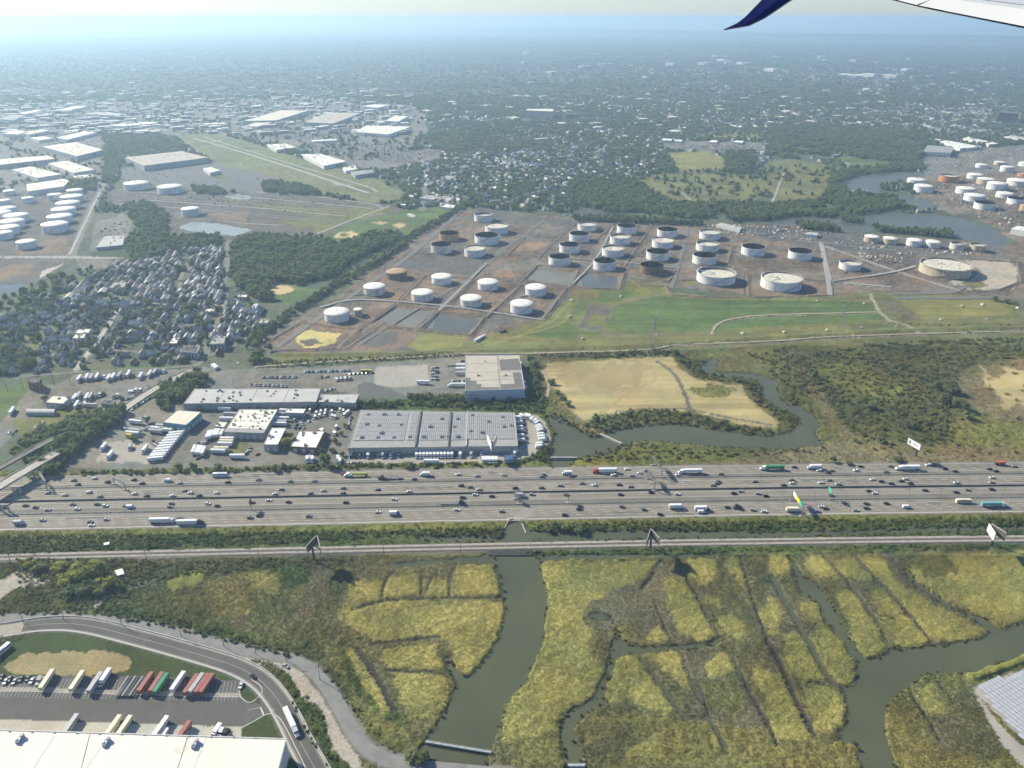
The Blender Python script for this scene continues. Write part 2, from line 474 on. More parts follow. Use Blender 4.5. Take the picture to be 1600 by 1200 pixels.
A('sand', [(1500,405),(1580,408),(1590,420),(1585,450),(1520,452),(1480,440),(1530,425)], 2)
A('olive', [(1500,442),(1530,438),(1545,446),(1520,452)], 1)
A('lawn', [(1110,350),(1112,349),(1113,351)], 0)
# --- capped landfill and its slopes
A('olive', [(640,555),(700,538),(750,530),(790,515),(840,500),(870,485),(885,465),(900,458),(975,440),(990,434),(1040,452),(1050,458),(1130,463),(1200,467),(1290,464),(1350,455),(1395,458),(1500,461),(1580,472),(1640,485),(1900,500),(1900,540),(1440,528),(1200,542),(1000,550),(830,560)], 1)
A('ylawn', [(635,540),(660,517),(700,520),(730,525),(720,542),(650,548)], 2)
A('lawn', [(945,513),(952,500),(962,478),(1026,462),(1100,468),(1200,468),(1260,470),(1360,473),(1374,487),(1384,498),(1290,505),(1200,510),(1100,518),(1010,521),(985,521)], .7)
A('lawn', [(805,526),(850,511),(885,501),(905,515),(955,522),(862,528)], 1)
A('lawn', [(890,491),(907,467),(922,474),(907,494)], .7)
A('lawn', [(940,460),(975,452),(1010,460),(960,474),(925,470)], 1.5)
A('vegy', [(985,441),(1040,444),(1042,455),(1000,462),(985,455)], 2)
A('grey', [(904,512),(922,474),(957,479),(950,500),(940,516)], .7)
A('olive', [(912,508),(925,490),(950,494),(938,513)], 3)
A('ylawn', [(1405,472),(1412,464),(1547,469),(1584,485),(1570,492),(1445,501),(1425,485)], .8)
A('mud', [(1372,472),(1400,470),(1412,477),(1442,500),(1417,501),(1380,480)], .8)
# --- ditch strip below the berm
A('veg', [(395,580),(420,560),(560,556),(720,548),(727,556),(700,562),(560,570),(480,575)], 2)
A('olive', [(400,572),(420,556),(650,550),(760,548),(720,556),(500,566)], 1)
A('scrub', [(815,556),(900,550),(1000,550),(1045,546),(1060,556),(975,560),(850,566)], 2)
# --- right-hand scrubland
A('scrub', [(840,562),(1045,550),(1200,540),(1440,526),(1900,520),(1900,740),(1000,732),(860,735),(830,720),(820,640),(830,600)], 1)
A('mo', [(1060,560),(1150,545),(1215,548),(1225,590),(1190,585),(1120,580),(1100,560)], 3)
A('scruby', [(1270,575),(1300,566),(1340,575),(1425,612),(1400,622),(1350,628),(1300,600)], 6)
A('scrubt', [(1500,590),(1530,570),(1600,556),(1900,550),(1900,680),(1600,662),(1540,652),(1490,622)], 7)
A('dry', [(1540,590),(1600,575),(1900,570),(1900,650),(1600,640),(1560,630)], 8)
A('scruby', [(1500,655),(1600,665),(1900,670),(1900,700),(1600,700),(1480,690)], 5)
A('scrubt', [(1222,556),(1235,556),(1275,600),(1310,655),(1340,692),(1322,694),(1285,645),(1250,600)], 4)
A('scrubt', [(1000,716),(1100,712),(1200,706),(1320,692),(1600,700),(1900,705),(1900,728),(1600,724),(1000,734)], 2)
A('vegy', [(880,722),(960,712),(1010,690),(1060,702),(1200,712),(1100,724),(880,732)], 2)
# --- dry field
A('dry', [(856,568),(975,560),(1047,557),(1066,580),(1092,593),(1157,602),(1178,632),(1205,650),(1218,660),(1210,670),(1150,662),(1080,642),(1000,640),(960,646),(935,648),(915,658),(903,652),(880,630),(862,602),(848,578)], 1.5)
A('dryd', [(870,575),(960,568),(1010,570),(1000,600),(940,612),(880,605)], 8)
A('scruby', [(1070,605),(1130,600),(1155,606),(1130,620),(1080,618)], 5)
# --- yards north of the highway
A('lawn', [(-300,620),(0,605),(60,590),(110,580),(300,566),(296,576),(240,580),(130,586),(62,590),(20,640),(0,655),(-300,700)], 1)
A('lot', [(95,597),(120,584),(270,577),(315,570),(330,578),(250,605),(205,635),(130,646),(60,645),(0,700),(-300,760),(-300,720),(0,662),(20,640),(45,610)], 1)
A('olive', [(85,640),(150,637),(150,648),(90,655)], 1)
A('olive', [(20,656),(60,652),(100,650),(115,655),(60,672),(30,680)], 2)
A('lot', [(300,590),(340,578),(480,573),(725,558),(728,614),(640,620),(560,617),(500,607),(305,608)], .6)
A('conc', [(585,580),(590,573),(668,570),(672,598),(640,605),(585,603)], 1)
A('asph', [(560,600),(580,597),(640,620),(560,622)], 1)
A('lot', [(100,730),(130,690),(200,640),(245,612),(285,640),(560,638),(552,665),(545,722),(300,732),(240,736)], 1)
A('conc', [(165,690),(235,690),(245,722),(150,722)], 3)
A('olive', [(359,692),(388,692),(388,706),(358,709)], 1)
A('veg', [(290,632),(560,630),(640,624),(730,618),(830,612),(860,640),(850,652),(640,640),(560,640),(290,642)], 1.5)
A('conc', [(545,704),(810,698),(812,660),(815,646),(840,648),(855,664),(860,690),(838,712),(800,723),(545,724)], .8)
A('asph', [(812,648),(822,648),(826,690),(812,696)], .5)
A('veg', [(848,648),(866,672),(868,690),(850,722),(810,726),(838,712),(862,690)], 1.5)
A('vegy', [(-300,760),(0,735),(100,738),(230,734),(400,730),(560,726),(860,718),(860,734),(400,742),(100,746),(-300,770)], 1.5)
# --- under the highway and south of it
A('lot', [(-300,752),(0,745),(400,736),(800,729),(1600,720),(1900,718),(1900,806),(1600,804),(1200,808),(800,816),(400,824),(0,831),(-300,836)], 0)
A('vegy', [(-300,836),(0,831),(400,823),(800,814),(1200,807),(1600,802),(1900,800),(1900,850),(1600,842),(1000,848),(400,864),(0,872),(-300,880)], .5)
A('veg', [(-300,850),(0,842),(400,834),(800,826),(1200,818),(1600,812),(1900,810),(1900,835),(1600,836),(1000,846),(400,856),(0,866),(-300,872)], 3)
A('grey', [(-300,876),(0,867),(175,862),(400,857),(800,847),(1060,843),(1400,838.5),(1600,837),(1900,835),(1900,850),(1600,849),(1400,851),(1060,855),(800,862),(400,870),(175,874),(0,879),(-300,888)], .4)
A('veg', [(760,862),(1060,855),(1400,851),(1900,848),(1900,858),(1400,861),(1060,866),(840,869),(770,867)], .7)
# --- marsh and its islands
A('md', [(-300,890),(0,879),(175,874),(400,870),(780,864),(840,869),(1060,866),(1400,860),(1900,857),(1900,1340),(-300,1340)], .5)
A('mg', [(190,900),(260,885),(400,880),(520,880),(560,900),(500,960),(530,1000),(600,1100),(640,1170),(600,1180),(540,1120),(470,1040),(300,985),(200,960)], 6)
A('md', [(330,900),(440,890),(480,930),(440,990),(360,960)], 8)
A('my', [(390,900),(420,890),(440,930),(430,945),(400,920)], 9)
A('mo', [(320,905),(380,895),(390,940),(440,960),(420,975),(340,955)], 9)
A('veg', [(400,885),(480,880),(490,900),(450,925),(430,900)], 9)
A('mg', [(395,930),(450,925),(470,950),(430,985),(385,965)], 9)
A('mud', [(365,965),(385,962),(388,975),(368,978)], 4)
A('veg', [(540,1000),(575,1030),(600,1090),(640,1140),(620,1150),(570,1100),(530,1040)], 7)
A('mo', [(480,985),(520,1000),(545,1060),(520,1050)], 6)
A('vegy', [(260,900),(320,890),(330,905),(270,925)], 8)
A('mud', [(488,890),(520,885),(505,930),(480,968),(440,978),(470,945)], 5)
A('veg', [(230,950),(330,975),(420,1000),(470,1020),(455,1030),(380,1010),(250,975),(150,955),(150,940)], 3)
for p in ([(1080,120),(1220,100),(1290,150),(1305,260),(1050,280)], [(700,180),(880,160),(890,280),(690,290)],
          [(510,200),(660,190),(670,290),(480,330)], [(920,200),(1030,190),(1030,280),(910,285)],
          [(420,370),(520,340),(700,300),(1325,310),(1325,400),(1290,510),(1190,640),(1120,690),(1070,640),(1040,530),(960,490),(640,520),(560,470)],
          [(670,560),(960,530),(970,600),(1000,660),(700,665)], [(730,690),(900,690),(1010,720),(1040,800),(960,950),(830,920),(760,800)],
          [(470,560),(540,570),(650,750),(720,880),(690,920),(600,800)]):
    A('my', off(p, 400, 850, S3), 3.2)
A('mo', [(540,1060),(575,1100),(610,1130),(650,1150),(655,1165),(610,1180),(560,1130)], 3)
A('mud', off([(440,300),(700,180),(760,120),(800,90),(900,160),(1000,330),(1090,480),(860,530),(560,520),(380,380)], 800, 850, S3), 4)
A('mo', off([(530,470),(600,420),(680,500),(640,530)], 800, 850, S3), 2)
A('mud', off([(900,560),(1150,560),(1240,720),(1340,900),(1371,1000),(1100,1050),(940,920),(960,780)], 800, 850, S3), 5)
A('mo', off([(1000,760),(1180,700),(1260,850),(1200,930),(1080,900)], 800, 850, S3), 5)
A('mo', off([(400,920),(700,900),(900,950),(1100,960),(1371,1010),(1371,1200),(380,1200)], 800, 850, S3), 4)
A('md', off([(400,960),(640,960),(760,1060),(600,1180),(400,1180)], 800, 850, S3), 8)
A('my', off([(620,1080),(780,1060),(820,1130),(640,1150)], 800, 850, S3), 6)
A('mo', off([(0,1060),(250,1050),(270,1190),(0,1190)], 800, 850, S3), 4)
for p in ([(150,90),(800,70),(760,120),(700,190),(560,240),(420,320),(370,390),(430,470),(430,600),(485,680),(430,810),(300,890),(230,920),(230,1000),(0,1060),(-60,1060),(0,790),(120,660),(190,470),(210,350),(160,200)],
          [(820,180),(920,190),(1000,320),(1090,470),(1000,520),(900,470),(840,330)], [(930,80),(1100,80),(1110,140),(1030,220),(960,160)],
          [(560,600),(660,590),(740,720),(880,900),(800,920),(640,830),(510,850),(520,740)], [(710,590),(890,575),(940,700),(940,790),(850,700)],
          [(700,530),(790,430),(840,520)], [(1040,650),(1150,570),(1190,680),(1080,720)], [(1100,400),(1180,380),(1260,460),(1240,520),(1120,470)],
          [(1040,270),(1110,290),(1120,350),(1060,330)], [(1290,660),(1371,680),(1400,800),(1310,780)], [(1140,70),(1210,70),(1260,200),(1220,230),(1170,150)],
          [(1320,340),(1371,330),(1371,420),(1330,420)]):
    A('my', off(p, 800, 850, S3), 3.6)
A('mud', off([(0,150),(60,180),(150,330),(220,430),(300,450),(200,480),(130,460),(70,500),(60,690),(0,680)], 1200, 850, S3), 5)
A('mud', off([(420,170),(540,180),(600,370),(520,370),(480,280)], 1200, 850, S3), 4)
A('mo', off([(0,1060),(230,1040),(330,1045),(460,1070),(495,1200),(0,1200)], 1200, 850, S3), 4)
A('mo', off([(640,830),(700,800),(860,680),(1030,690),(1100,700),(1371,600),(1500,560),(1500,1300),(690,1300),(690,1190),(640,1060),(625,960)], 1200, 850, S3), 3)
A('md', off([(850,920),(960,880),(1060,800),(1100,760),(1200,930),(1300,1050),(1250,1150),(900,1150),(860,1000)], 1200, 850, S3), 8)
A('mud', off([(780,860),(860,930),(1000,950),(1010,1030),(940,1080),(880,1000)], 1200, 850, S3), 5)
for p in ([(740,70),(1371,50),(1500,45),(1500,380),(1371,405),(1250,445),(1180,390),(1000,330),(860,250),(760,160)],
          [(480,80),(640,60),(700,200),(830,290),(1000,370),(1170,465),(1140,495),(1000,510),(920,525),(850,490),(760,370),(640,250),(560,160)],
          [(560,220),(620,260),(700,350),(790,430),(850,510),(820,540),(690,545),(630,470),(590,380),(570,300)],
          [(340,90),(470,80),(560,190),(500,200),(400,170)], [(370,290),(420,260),(490,300),(520,370),(600,450),(640,550),(540,610),(490,570),(430,420)],
          [(200,80),(290,60),(380,170),(300,180),(220,140)], [(160,310),(250,310),(300,400),(280,430),(200,400)],
          [(250,450),(360,450),(430,540),(470,650),(430,760),(370,740),(290,640),(240,530)], [(80,500),(160,480),(220,560),(300,730),(200,730),(120,690)],
          [(0,690),(60,700),(130,800),(220,1040),(60,1050),(0,940)], [(180,760),(330,770),(410,830),(400,980),(280,1010),(210,870)],
          [(0,280),(70,330),(60,480),(0,490)], [(0,60),(100,60),(130,130),(40,170)], [(790,800),(870,740),(960,900),(850,920)]):
    A('my', off(p, 1200, 850, S3), 3.4)
A('mo', [(1400,870),(1480,866),(1500,900),(1440,900)], 6)
A('my', [(1520,900),(1600,895),(1600,930),(1540,940)], 8)
# --- distribution centre, left foreground
A('scrub', [(-300,885),(0,880),(60,876),(190,872),(200,900),(160,940),(150,962),(80,962),(0,960),(-300,990)], 1.5)
A('sand', [(-300,930),(0,905),(30,892),(62,902),(30,918),(0,938),(-300,960)], 2)
A('sand', [(140,948),(165,930),(172,930),(150,952)], 1)
A('sand', [(30,918),(55,905),(78,908),(70,912),(40,920)], 1)
A('grey', [(205,915),(240,900),(245,905),(210,922)], 1)
A('dlawn', [(-300,1010),(0,1010),(60,990),(117,985),(190,1002),(270,1022),(340,1045),(385,1066),(373,1064),(220,1058),(0,1056),(-300,1050)], .5)
A('dryd', [(0,1040),(40,1022),(110,1017),(180,1018),(205,1030),(200,1048),(130,1057),(30,1054)], 3)
A('asph', [(-300,1050),(0,1055),(220,1057),(374,1063),(376,1090),(390,1098),(440,1090),(460,1110),(425,1120),(379,1136),(0,1124),(-300,1118)], 0)
A('conc', [(-300,1082),(0,1073),(70,1074),(220,1080),(375,1083),(375,1089),(220,1085),(70,1081),(0,1080),(-300,1088)], 0)
A('pale', [(-300,1118),(0,1124),(379,1136),(376,1160),(0,1150),(-300,1140)], 0)
A('dlawn', [(376,1088),(390,1098),(404,1090),(409,1080),(400,1072),(386,1066),(376,1078)], 0)
A('dlawn', [(379,1136),(412,1118),(428,1116),(445,1130),(470,1180),(500,1260),(410,1260),(447,1155),(376,1154)], .3)
A('veg', [(430,1050),(452,1056),(475,1090),(505,1112),(517,1168),(552,1210),(560,1260),(520,1260),(490,1190),(460,1110)], 1)
A('sand', [(400,1018),(444,1032),(487,1056),(517,1102),(540,1140),(566,1195),(580,1260),(560,1260),(552,1200),(517,1168),(505,1112),(473,1089),(452,1054),(415,1030)], 1.2)
A('scrub', [(545,1130),(565,1160),(600,1182),(660,1192),(680,1160),(640,1140),(600,1150)], 2)
A('scrub', [(600,1200),(760,1196),(900,1194),(900,1340),(560,1340)], 1)
A('conc', [(1518,1073),(1524,1070),(1545,1110),(1580,1150),(1620,1180),(1720,1230),(1600,1200),(1565,1165),(1540,1120)], 1)
A('conc', [(1520,1072),(1600,1044),(1720,1005),(1900,1000),(1900,1250),(1640,1180),(1580,1140),(1545,1105)], .5)

# water outlines (name, pixels)
W_CREEK = [(850,649),(882,655),(900,667),(930,685),(940,680),(950,675),(980,669),(1025,662),(1075,664),(1125,672),(1200,682),(1232,675),(1250,662),(1245,650),(1225,641),(1205,632),(1192,622),(1190,602),(1180,592),(1140,588),(1105,585),(1095,577),(1100,568),(1108,560),(1125,563),(1118,575),(1122,581),(1162,581),(1190,586),(1217,596),(1215,607),(1220,625),(1232,633),(1250,635),(1272,650),(1281,665),(1272,677),(1286,696),(1250,700),(1200,701),(1100,697),(1025,688),(1000,687),(972,696),(960,707),(900,716),(885,732),(862,732),(858,700),(868,675)]
W_CANAL = [(650,838),(750,831),(790,824),(797,812),(816,816),(831,831),(937,830),(1007,826),(1060,829),(1200,830),(1320,829),(1440,824),(1600,822),(1900,820),(1900,827),(1600,828),(1440,831),(1320,836),(1200,840),(1060,841),(850,846),(780,847),(662,846)]
W_MAIN = [(772,862),(840,865),(846,888),(856,932),(850,1002),(822,1066),(790,1101),(777,1142),(764,1180),(760,1340),(630,1340),(648,1180),(668,1150),(690,1120),(709,1080),(714,1066),(700,1048),(690,1022),(700,1025),(718,1048),(731,1057),(748,1040),(777,1000),(788,961),(788,938),(782,915),(774,885)]
W_NORTH = [(600,880),(700,872),(775,866),(845,866),(1060,866),(1140,863),(1140,868),(1000,872),(860,875),(845,880),(776,880),(700,878),(620,886)]
W_EAST = off([(400,380),(460,400),(540,400),(560,480),(530,560),(500,690),(430,830),(270,910),(260,1050),(290,1190),(300,1500),(400,1500),(385,1180),(350,1060),(320,1000),(420,890),(490,860),(510,740),(560,620),(650,582),(900,566),(1090,545),(1115,520),(1110,495),(1040,522),(860,540),(680,550),(600,525),(580,490),(520,380),(440,360)], 800, 850, S3)
W_LAKE = off([(1500,370),(1371,415),(1240,455),(1150,385),(1000,335),(900,270),(800,200),(740,130),(720,140),(790,220),(900,300),(1050,370),(1180,470),(1140,500),(1000,515),(920,535),(700,550),(640,570),(540,620),(480,560),(400,430),(330,310),(280,230),(180,160),(120,60),(110,70),(140,190),(170,260),(270,320),(310,420),(420,560),(475,640),(470,700),(430,775),(380,760),(410,810),(420,870),(400,990),(340,1045),(470,1075),(500,1200),(510,1500),(700,1500),(690,1190),(640,1060),(625,960),(650,850),(690,805),(760,760),(860,690),(1030,692),(1100,690),(1371,595),(1500,545)], 1200, 850, S3)
W_RIVER = [(1312,288),(1330,277),(1360,272),(1440,268),(1447,272),(1435,280),(1400,285),(1375,290),(1380,296),(1420,302),(1450,312),(1468,322),(1460,327),(1435,331),(1425,326),(1400,312),(1365,303),(1330,298)]
W_LAKE2 = [(1160,345),(1200,346),(1237,339),(1320,342),(1340,338),(1380,334),(1435,332),(1495,339),(1537,351),(1567,369),(1582,376),(1560,386),(1517,376),(1482,368),(1412,363),(1360,362),(1310,361),(1270,353),(1237,353),(1200,351)]
W_OXBOW = [(893,331),(905,326),(920,324),(945,331),(990,336),(1010,338),(1000,342),(940,340),(900,338)]
WATERS = [('creek', W_CREEK, M_WATER), ('canal', W_CANAL, M_WATER), ('tidal_channel', W_MAIN + [], M_WATER), ('marsh_channel', W_NORTH, M_WATER),
          ('tidal_creek', W_EAST, M_WATER), ('tidal_lake', W_LAKE, M_WATER), ('river', W_RIVER, M_WATER2), ('river_lake', W_LAKE2, M_WATER2), ('oxbow', W_OXBOW, M_WATER2),
          ('pond', [(277,354),(300,347),(345,350),(393,359),(368,367),(310,364)], M_POND),
          ('pond', [(585,500),(610,481),(677,487),(647,511)], M_MURK), ('pond', [(660,514),(682,491),(752,499),(730,521)], M_DPOND),
          ('pond', [(825,436),(837,421),(900,426),(890,445)], M_MURK), ('pond', [(899,445),(910,426),(966,431),(960,451),(917,447)], M_DPOND),
          ('pond', [(0,445),(42,442),(38,455),(0,462),(-200,475),(-200,455)], M_DPOND), ('pond', [(350,307),(372,304),(398,308),(375,312)], M_POND)]
for nm, pts, mm in WATERS: A('wat', pts, 1.6 if nm not in ('pond',) else .4)

# tracks, dikes, ditches: (class, pixel line, width m, height m)
LINES = [
 ('lot', [(110,402),(150,310),(165,285),(185,240),(160,232)], 14, 0), ('pale', [(108,398),(132,350),(156,300)], 4, 0),
 ('pale', [(0,402),(110,402),(190,403)], 8, 0), ('grey', [(0,468),(60,440),(105,412)], 10, 1),
 ('pale', [(195,300),(330,303),(440,313),(580,326)], 5, 0), ('pale', [(230,313),(400,325),(540,338)], 5, 0), ('lot', [(215,320),(400,334),(520,345)], 8, 0), ('pale', [(400,300),(480,306),(575,318),(600,326)], 5, 0),
 ('pale', [(330,344),(395,350),(440,352)], 4, 0), ('brown', [(270,346),(300,340),(400,354)], 5, 1), ('brown', [(262,372),(277,360),(310,370),(372,372),(400,362)], 4, 1),
 ('pale', [(610,322),(560,340),(480,372),(470,380)], 5, 0), ('lot', [(600,318),(640,310)], 8, 0),
 ('pale', [(225,306),(400,314),(560,327)], 2.2, 0), ('lot', [(225,309),(400,318),(560,331)], 2.6, 0), ('pale', [(250,311),(400,321),(550,335)], 2.2, 0), ('lot', [(240,317),(400,330),(520,342)], 2.6, 0), ('pale', [(260,324),(400,337),(500,347)], 2.0, 0),
 # runway and taxiway
 ('pale', [(302,216),(400,245),(575,302)], 12, 0), ('pale', [(318,214),(410,243),(560,288),(590,300)], 7, 0), ('pale', [(330,222),(345,220)], 16, 0), ('pale', [(520,287),(545,291)], 16, 0),
 # town streets
 ('lot', [(350,478),(352,440),(357,376)], 9, 0), ('lot', [(350,478),(338,510),(318,560),(300,578)], 9, 0), ('pale', [(210,472),(270,476),(350,477)], 6, 0),
 ('pale', [(187,482),(152,534),(120,578)], 7, 0), ('lot', [(187,482),(205,474),(187,468),(148,462),(165,430),(187,402)], 7, 0), ('lot', [(275,478),(282,440),(300,400)], 7, 0),
 ('lot', [(212,520),(300,508),(335,512)], 6, 0), ('lot', [(60,560),(130,545),(230,552),(320,556)], 6, 0), ('lot', [(300,566),(350,548),(400,520)], 6, 0), ('lot', [(30,590),(120,582),(240,577),(300,572)], 6, 0),
 ('lot', [(660,330),(668,250),(664,200),(640,165)], 14, 0), ('lot', [(905,265),(935,240),(960,215),(1000,180)], 9, 0), ('lot', [(870,300),(905,262)], 9, 0), ('pale', [(1000,300),(1050,295),(1090,320)], 5, 0),
 ('pale', [(1205,320),(1225,270)], 5, 0), ('lot', [(1240,205),(1420,202)], 12, 0), ('lot', [(800,186),(1200,192)], 10, 0), ('lot', [(280,168),(680,178)], 14, 0),
 ('lot', [(700,295),(740,245),(765,215)], 5, 0), ('lot', [(820,320),(850,285),(905,230)], 5, 0), ('lot', [(700,258),(860,262)], 5, 0), ('lot', [(690,215),(1030,222)], 5, 0), ('lot', [(1000,230),(1060,170)], 5, 0), ('lot', [(1260,198),(1330,160)], 5, 0), ('lot', [(700,165),(1000,160),(1400,165)], 8, 0), 
 # tank farm roads and dikes
 ('lot', [(425,548),(560,455),(640,400),(718,332)], 9, 0), ('lot', [(560,540),(640,490),(740,430),(800,380),(850,345)], 6, 0), ('lot', [(655,512),(683,486),(760,410),(800,375)], 5, 0),
 ('grey', [(500,480),(560,468),(700,478),(850,500)], 7, 0), ('lot', [(890,450),(930,405),(950,370),(958,352)], 7, 0), ('lot', [(1048,450),(1062,410),(1076,350)], 7, 0),
 ('grey', [(600,415),(740,430),(890,448)], 6, 0), ('lot', [(800,395),(900,405),(1060,420)], 5, 0), ('grey', [(800,357),(900,360),(1080,375)], 5, 0),
 ('lot', [(1283,378),(1290,410),(1298,462)], 10, 0), ('pale', [(1286,384),(1298,438)], 4, .3), ('pale', [(1300,440),(1390,426),(1430,416)], 3, .5), ('pale', [(1320,443),(1392,449)], 5, .4), ('pale', [(1290,385),(1400,424),(1500,455)], 4, .2),
 ('lot', [(1250,376),(1400,392),(1560,402)], 8, 0), ('lot', [(1390,460),(1480,458),(1510,448)], 8, 0), ('lot', [(1400,466),(1600,466),(1900,475)], 10, 0), ('grey', [(1130,455),(1160,464),(1290,462)], 5, 1.2),
 ('brown', [(418,535),(470,505),(560,517),(530,545),(440,548),(418,540)], 5, 1.5), ('brown', [(560,517),(620,477),(683,484),(655,515),(605,510)], 4, 1.5), ('brown', [(655,515),(683,487),(757,497),(735,525),(655,515)], 4, 1.5),
 ('brown', [(540,547),(600,505)], 5, 1.2), ('brown', [(620,478),(665,430),(600,418)], 4, 1.2), ('brown', [(665,430),(740,437),(690,487)], 4, 1.2), ('brown', [(740,437),(815,445),(760,497)], 4, 1.2), ('brown', [(815,445),(885,452),(850,498)], 4, 1.2),
 ('brown', [(715,398),(790,402),(820,372),(740,366)], 4, 1), ('brown', [(815,440),(840,415),(905,422),(890,450)], 4, 1.2), ('brown', [(905,424),(975,428),(968,452),(892,450)], 4, 1.2), ('brown', [(975,428),(985,418),(1055,424),(1045,440),(985,436)], 4, 1.2),
 ('brown', [(840,405),(870,375),(900,350)], 4, 1), ('brown', [(905,405),(935,372),(960,350)], 4, 1), ('brown', [(975,418),(1000,380),(1020,352)], 4, 1), ('brown', [(1060,380),(1145,385),(1135,418)], 4, 1), ('brown', [(1145,385),(1290,395)], 4, 1), ('brown', [(1140,412),(1285,420)], 4, 1),
 ('brown', [(1170,462),(1168,430),(1290,440)], 4, 1), ('brown', [(985,437),(1000,446),(1040,448),(1050,462),(1140,466),(1296,462)], 5, 1.6),
 ('grey', [(1440,420),(1470,440),(1510,440),(1530,425),(1505,405),(1450,400)], 3, .8), ('brown', [(1500,404),(1590,410),(1596,440),(1560,454)], 4, 1),
 # landfill paths
 ('sand', [(1113,520),(1118,510),(1135,501),(1160,497),(1200,493),(1370,488)], 4, .1), ('sand', [(1360,460),(1372,485),(1388,500),(1420,510),(1438,522)], 4, .1), ('mud', [(905,512),(945,522),(985,523),(1010,522),(1100,519),(1120,516)], 4, 0), ('mud', [(957,479),(1000,466),(1027,461)], 6, 0),
 ('ylawn', [(890,492),(880,505),(850,515),(800,528),(760,540)], 5, .2), ('ylawn', [(905,460),(885,478),(868,500),(820,520)], 4, .2), ('ylawn', [(1040,457),(1130,467),(1260,468),(1365,470)], 3, .2),
 # berm track and ditch
 ('mud', [(420,580),(560,569),(720,557),(830,557),(1000,550),(1045,545),(1200,537),(1300,530),(1440,525),(1900,519)], 5, -.4), ('sand', [(400,574),(500,567),(650,558),(727,553),(820,553),(1015,547),(1050,540),(1200,534),(1300,527),(1440,522),(1600,518),(1900,514)], 3.5, .1),
 ('olive', [(430,555),(650,552),(830,546),(1000,541),(1200,528),(1440,515),(1900,505)], 8, 2), ('mud', [(1480,520),(1600,515),(1900,510)], 6, -.2),
 # dry field paths
 ('dryd', [(1013,562),(1024,580),(1023,596),(990,608),(968,626),(950,640),(935,647)], 3, -.1), ('grey', [(1025,564),(1050,580),(1064,600),(1073,622),(1078,640)], 4, 0), ('grey', [(960,644),(1010,638),(1080,640),(1150,655),(1205,664)], 3, 0), ('sand', [(848,580),(858,600),(855,620)], 3, 0), ('brown', [(880,632),(905,655),(938,682)], 3, .2),
 ('scruby', [(1225,560),(1260,600),(1290,648),(1325,690),(1360,703),(1600,706)], 3, .1), ('dry', [(1530,570),(1545,590),(1600,600)], 3, .1), ('scruby', [(975,688),(1030,682),(1065,682),(1095,687)], 2.5, .3),
 # marsh ditches
 ('ditch', off([(665,580),(790,740),(920,930),(1060,930),(1150,1110)], 800, 850, S3), 3.0, -.5), ('ditch', off([(890,560),(960,740),(1010,830)], 800, 850, S3), 3.0, -.5),
 ('ditch', off([(1150,560),(1250,750),(1371,970)], 800, 850, S3), 3.0, -.5), ('ditch', off([(940,190),(1000,300),(1100,480)], 800, 850, S3), 2.6, -.5), ('ditch', off([(800,80),(740,180),(690,240)], 800, 850, S3), 3.0, -.5),
 ('ditch', off([(1220,60),(1290,300),(1371,520)], 800, 850, S3), 2.4, -.4), ('ditch', off([(750,280),(850,520)], 800, 850, S3), 1.6, -.3), ('ditch', off([(1000,760),(1060,930)], 800, 850, S3), 1.6, -.3),
 ('ditch', off([(280,50),(420,190),(560,380),(640,540)], 1200, 850, S3), 3.0, -.5), ('ditch', off([(460,60),(640,240),(780,400),(880,530)], 1200, 850, S3), 3.2, -.5), ('ditch', off([(640,60),(720,200),(860,270)], 1200, 850, S3), 5, -.5), ('mud', off([(640,60),(720,200),(900,300),(1060,370)], 1200, 850, S3), 9, -.2),
 ('ditch', off([(20,170),(160,420),(260,600),(330,730),(420,780)], 1200, 850, S3), 4, -.5), ('ditch', off([(0,520),(70,640),(130,800),(240,1010)], 1200, 850, S3), 4, -.5), ('ditch', off([(0,940),(50,1080)], 1200, 850, S3), 2.5, -.4), ('ditch', off([(590,380),(680,400)], 1200, 850, S3), 2, -.3),
 ('ditch', off([(230,740),(300,750)], 1200, 850, S3), 2, -.3), ('ditch', off([(760,790),(850,930),(930,1060)], 1200, 850, S3), 2, -.3), ('ditch', off([(870,690),(960,800)], 1200, 850, S3), 2, -.3),
 ('ditch', off([(670,280),(700,180),(740,150)], 400, 850, S3), 2, -.4), ('ditch', off([(880,285),(890,150)], 400, 850, S3), 2, -.4), ('ditch', off([(1035,280),(1040,170),(1080,100)], 400, 850, S3), 2.5, -.4), ('ditch', off([(520,350),(700,298),(1000,288),(1310,285)], 400, 850, S3), 2.4, -.4), ('ditch', off([(620,535),(900,505),(980,495)], 400, 850, S3), 2.5, -.4), ('ditch', off([(700,675),(900,682),(1040,700)], 400, 850, S3), 2.5, -.4), ('ditch', off([(540,560),(650,720),(740,890)], 400, 850, S3), 4, -.3), ('ditch', off([(900,280),(940,180)], 400, 850, S3), 1.6, -.3),
 ('veg', [(870,876),(1000,874),(1140,868),(1400,861)], 2.5, .4),
 ('vegy', off([(150,95),(160,200),(205,350),(185,470),(120,650),(0,785)], 800, 850, S3), 2.2, .7), ('vegy', [(1600,1028),(1560,1042),(1520,1056)], 7, 1.5),
]
# smooth ground beneath the built roads (class, line, width)
ROAD_PX = [(-120,1000),(-60,993),(0,985.5),(52,977),(85,974.5),(117,975),(150,980),(187,989),(262,1009),(335,1030),(370,1042),(400,1058),(422,1078),(440,1103),(455,1130),(470,1161),(493,1202),(520,1250),(545,1300)]
GRAVEL_PX = [(-120,985),(0,967),(87,965),(175,971),(248,983),(335,1006),(408,1021),(450,1029),(485,1045),(510,1072),(530,1103),(545,1132),(566,1163),(600,1186),(650,1197),(720,1204),(820,1214),(900,1222)]
LINES += [('asph', ROAD_PX, 15, 0), ('lot', GRAVEL_PX, 11, 0)]

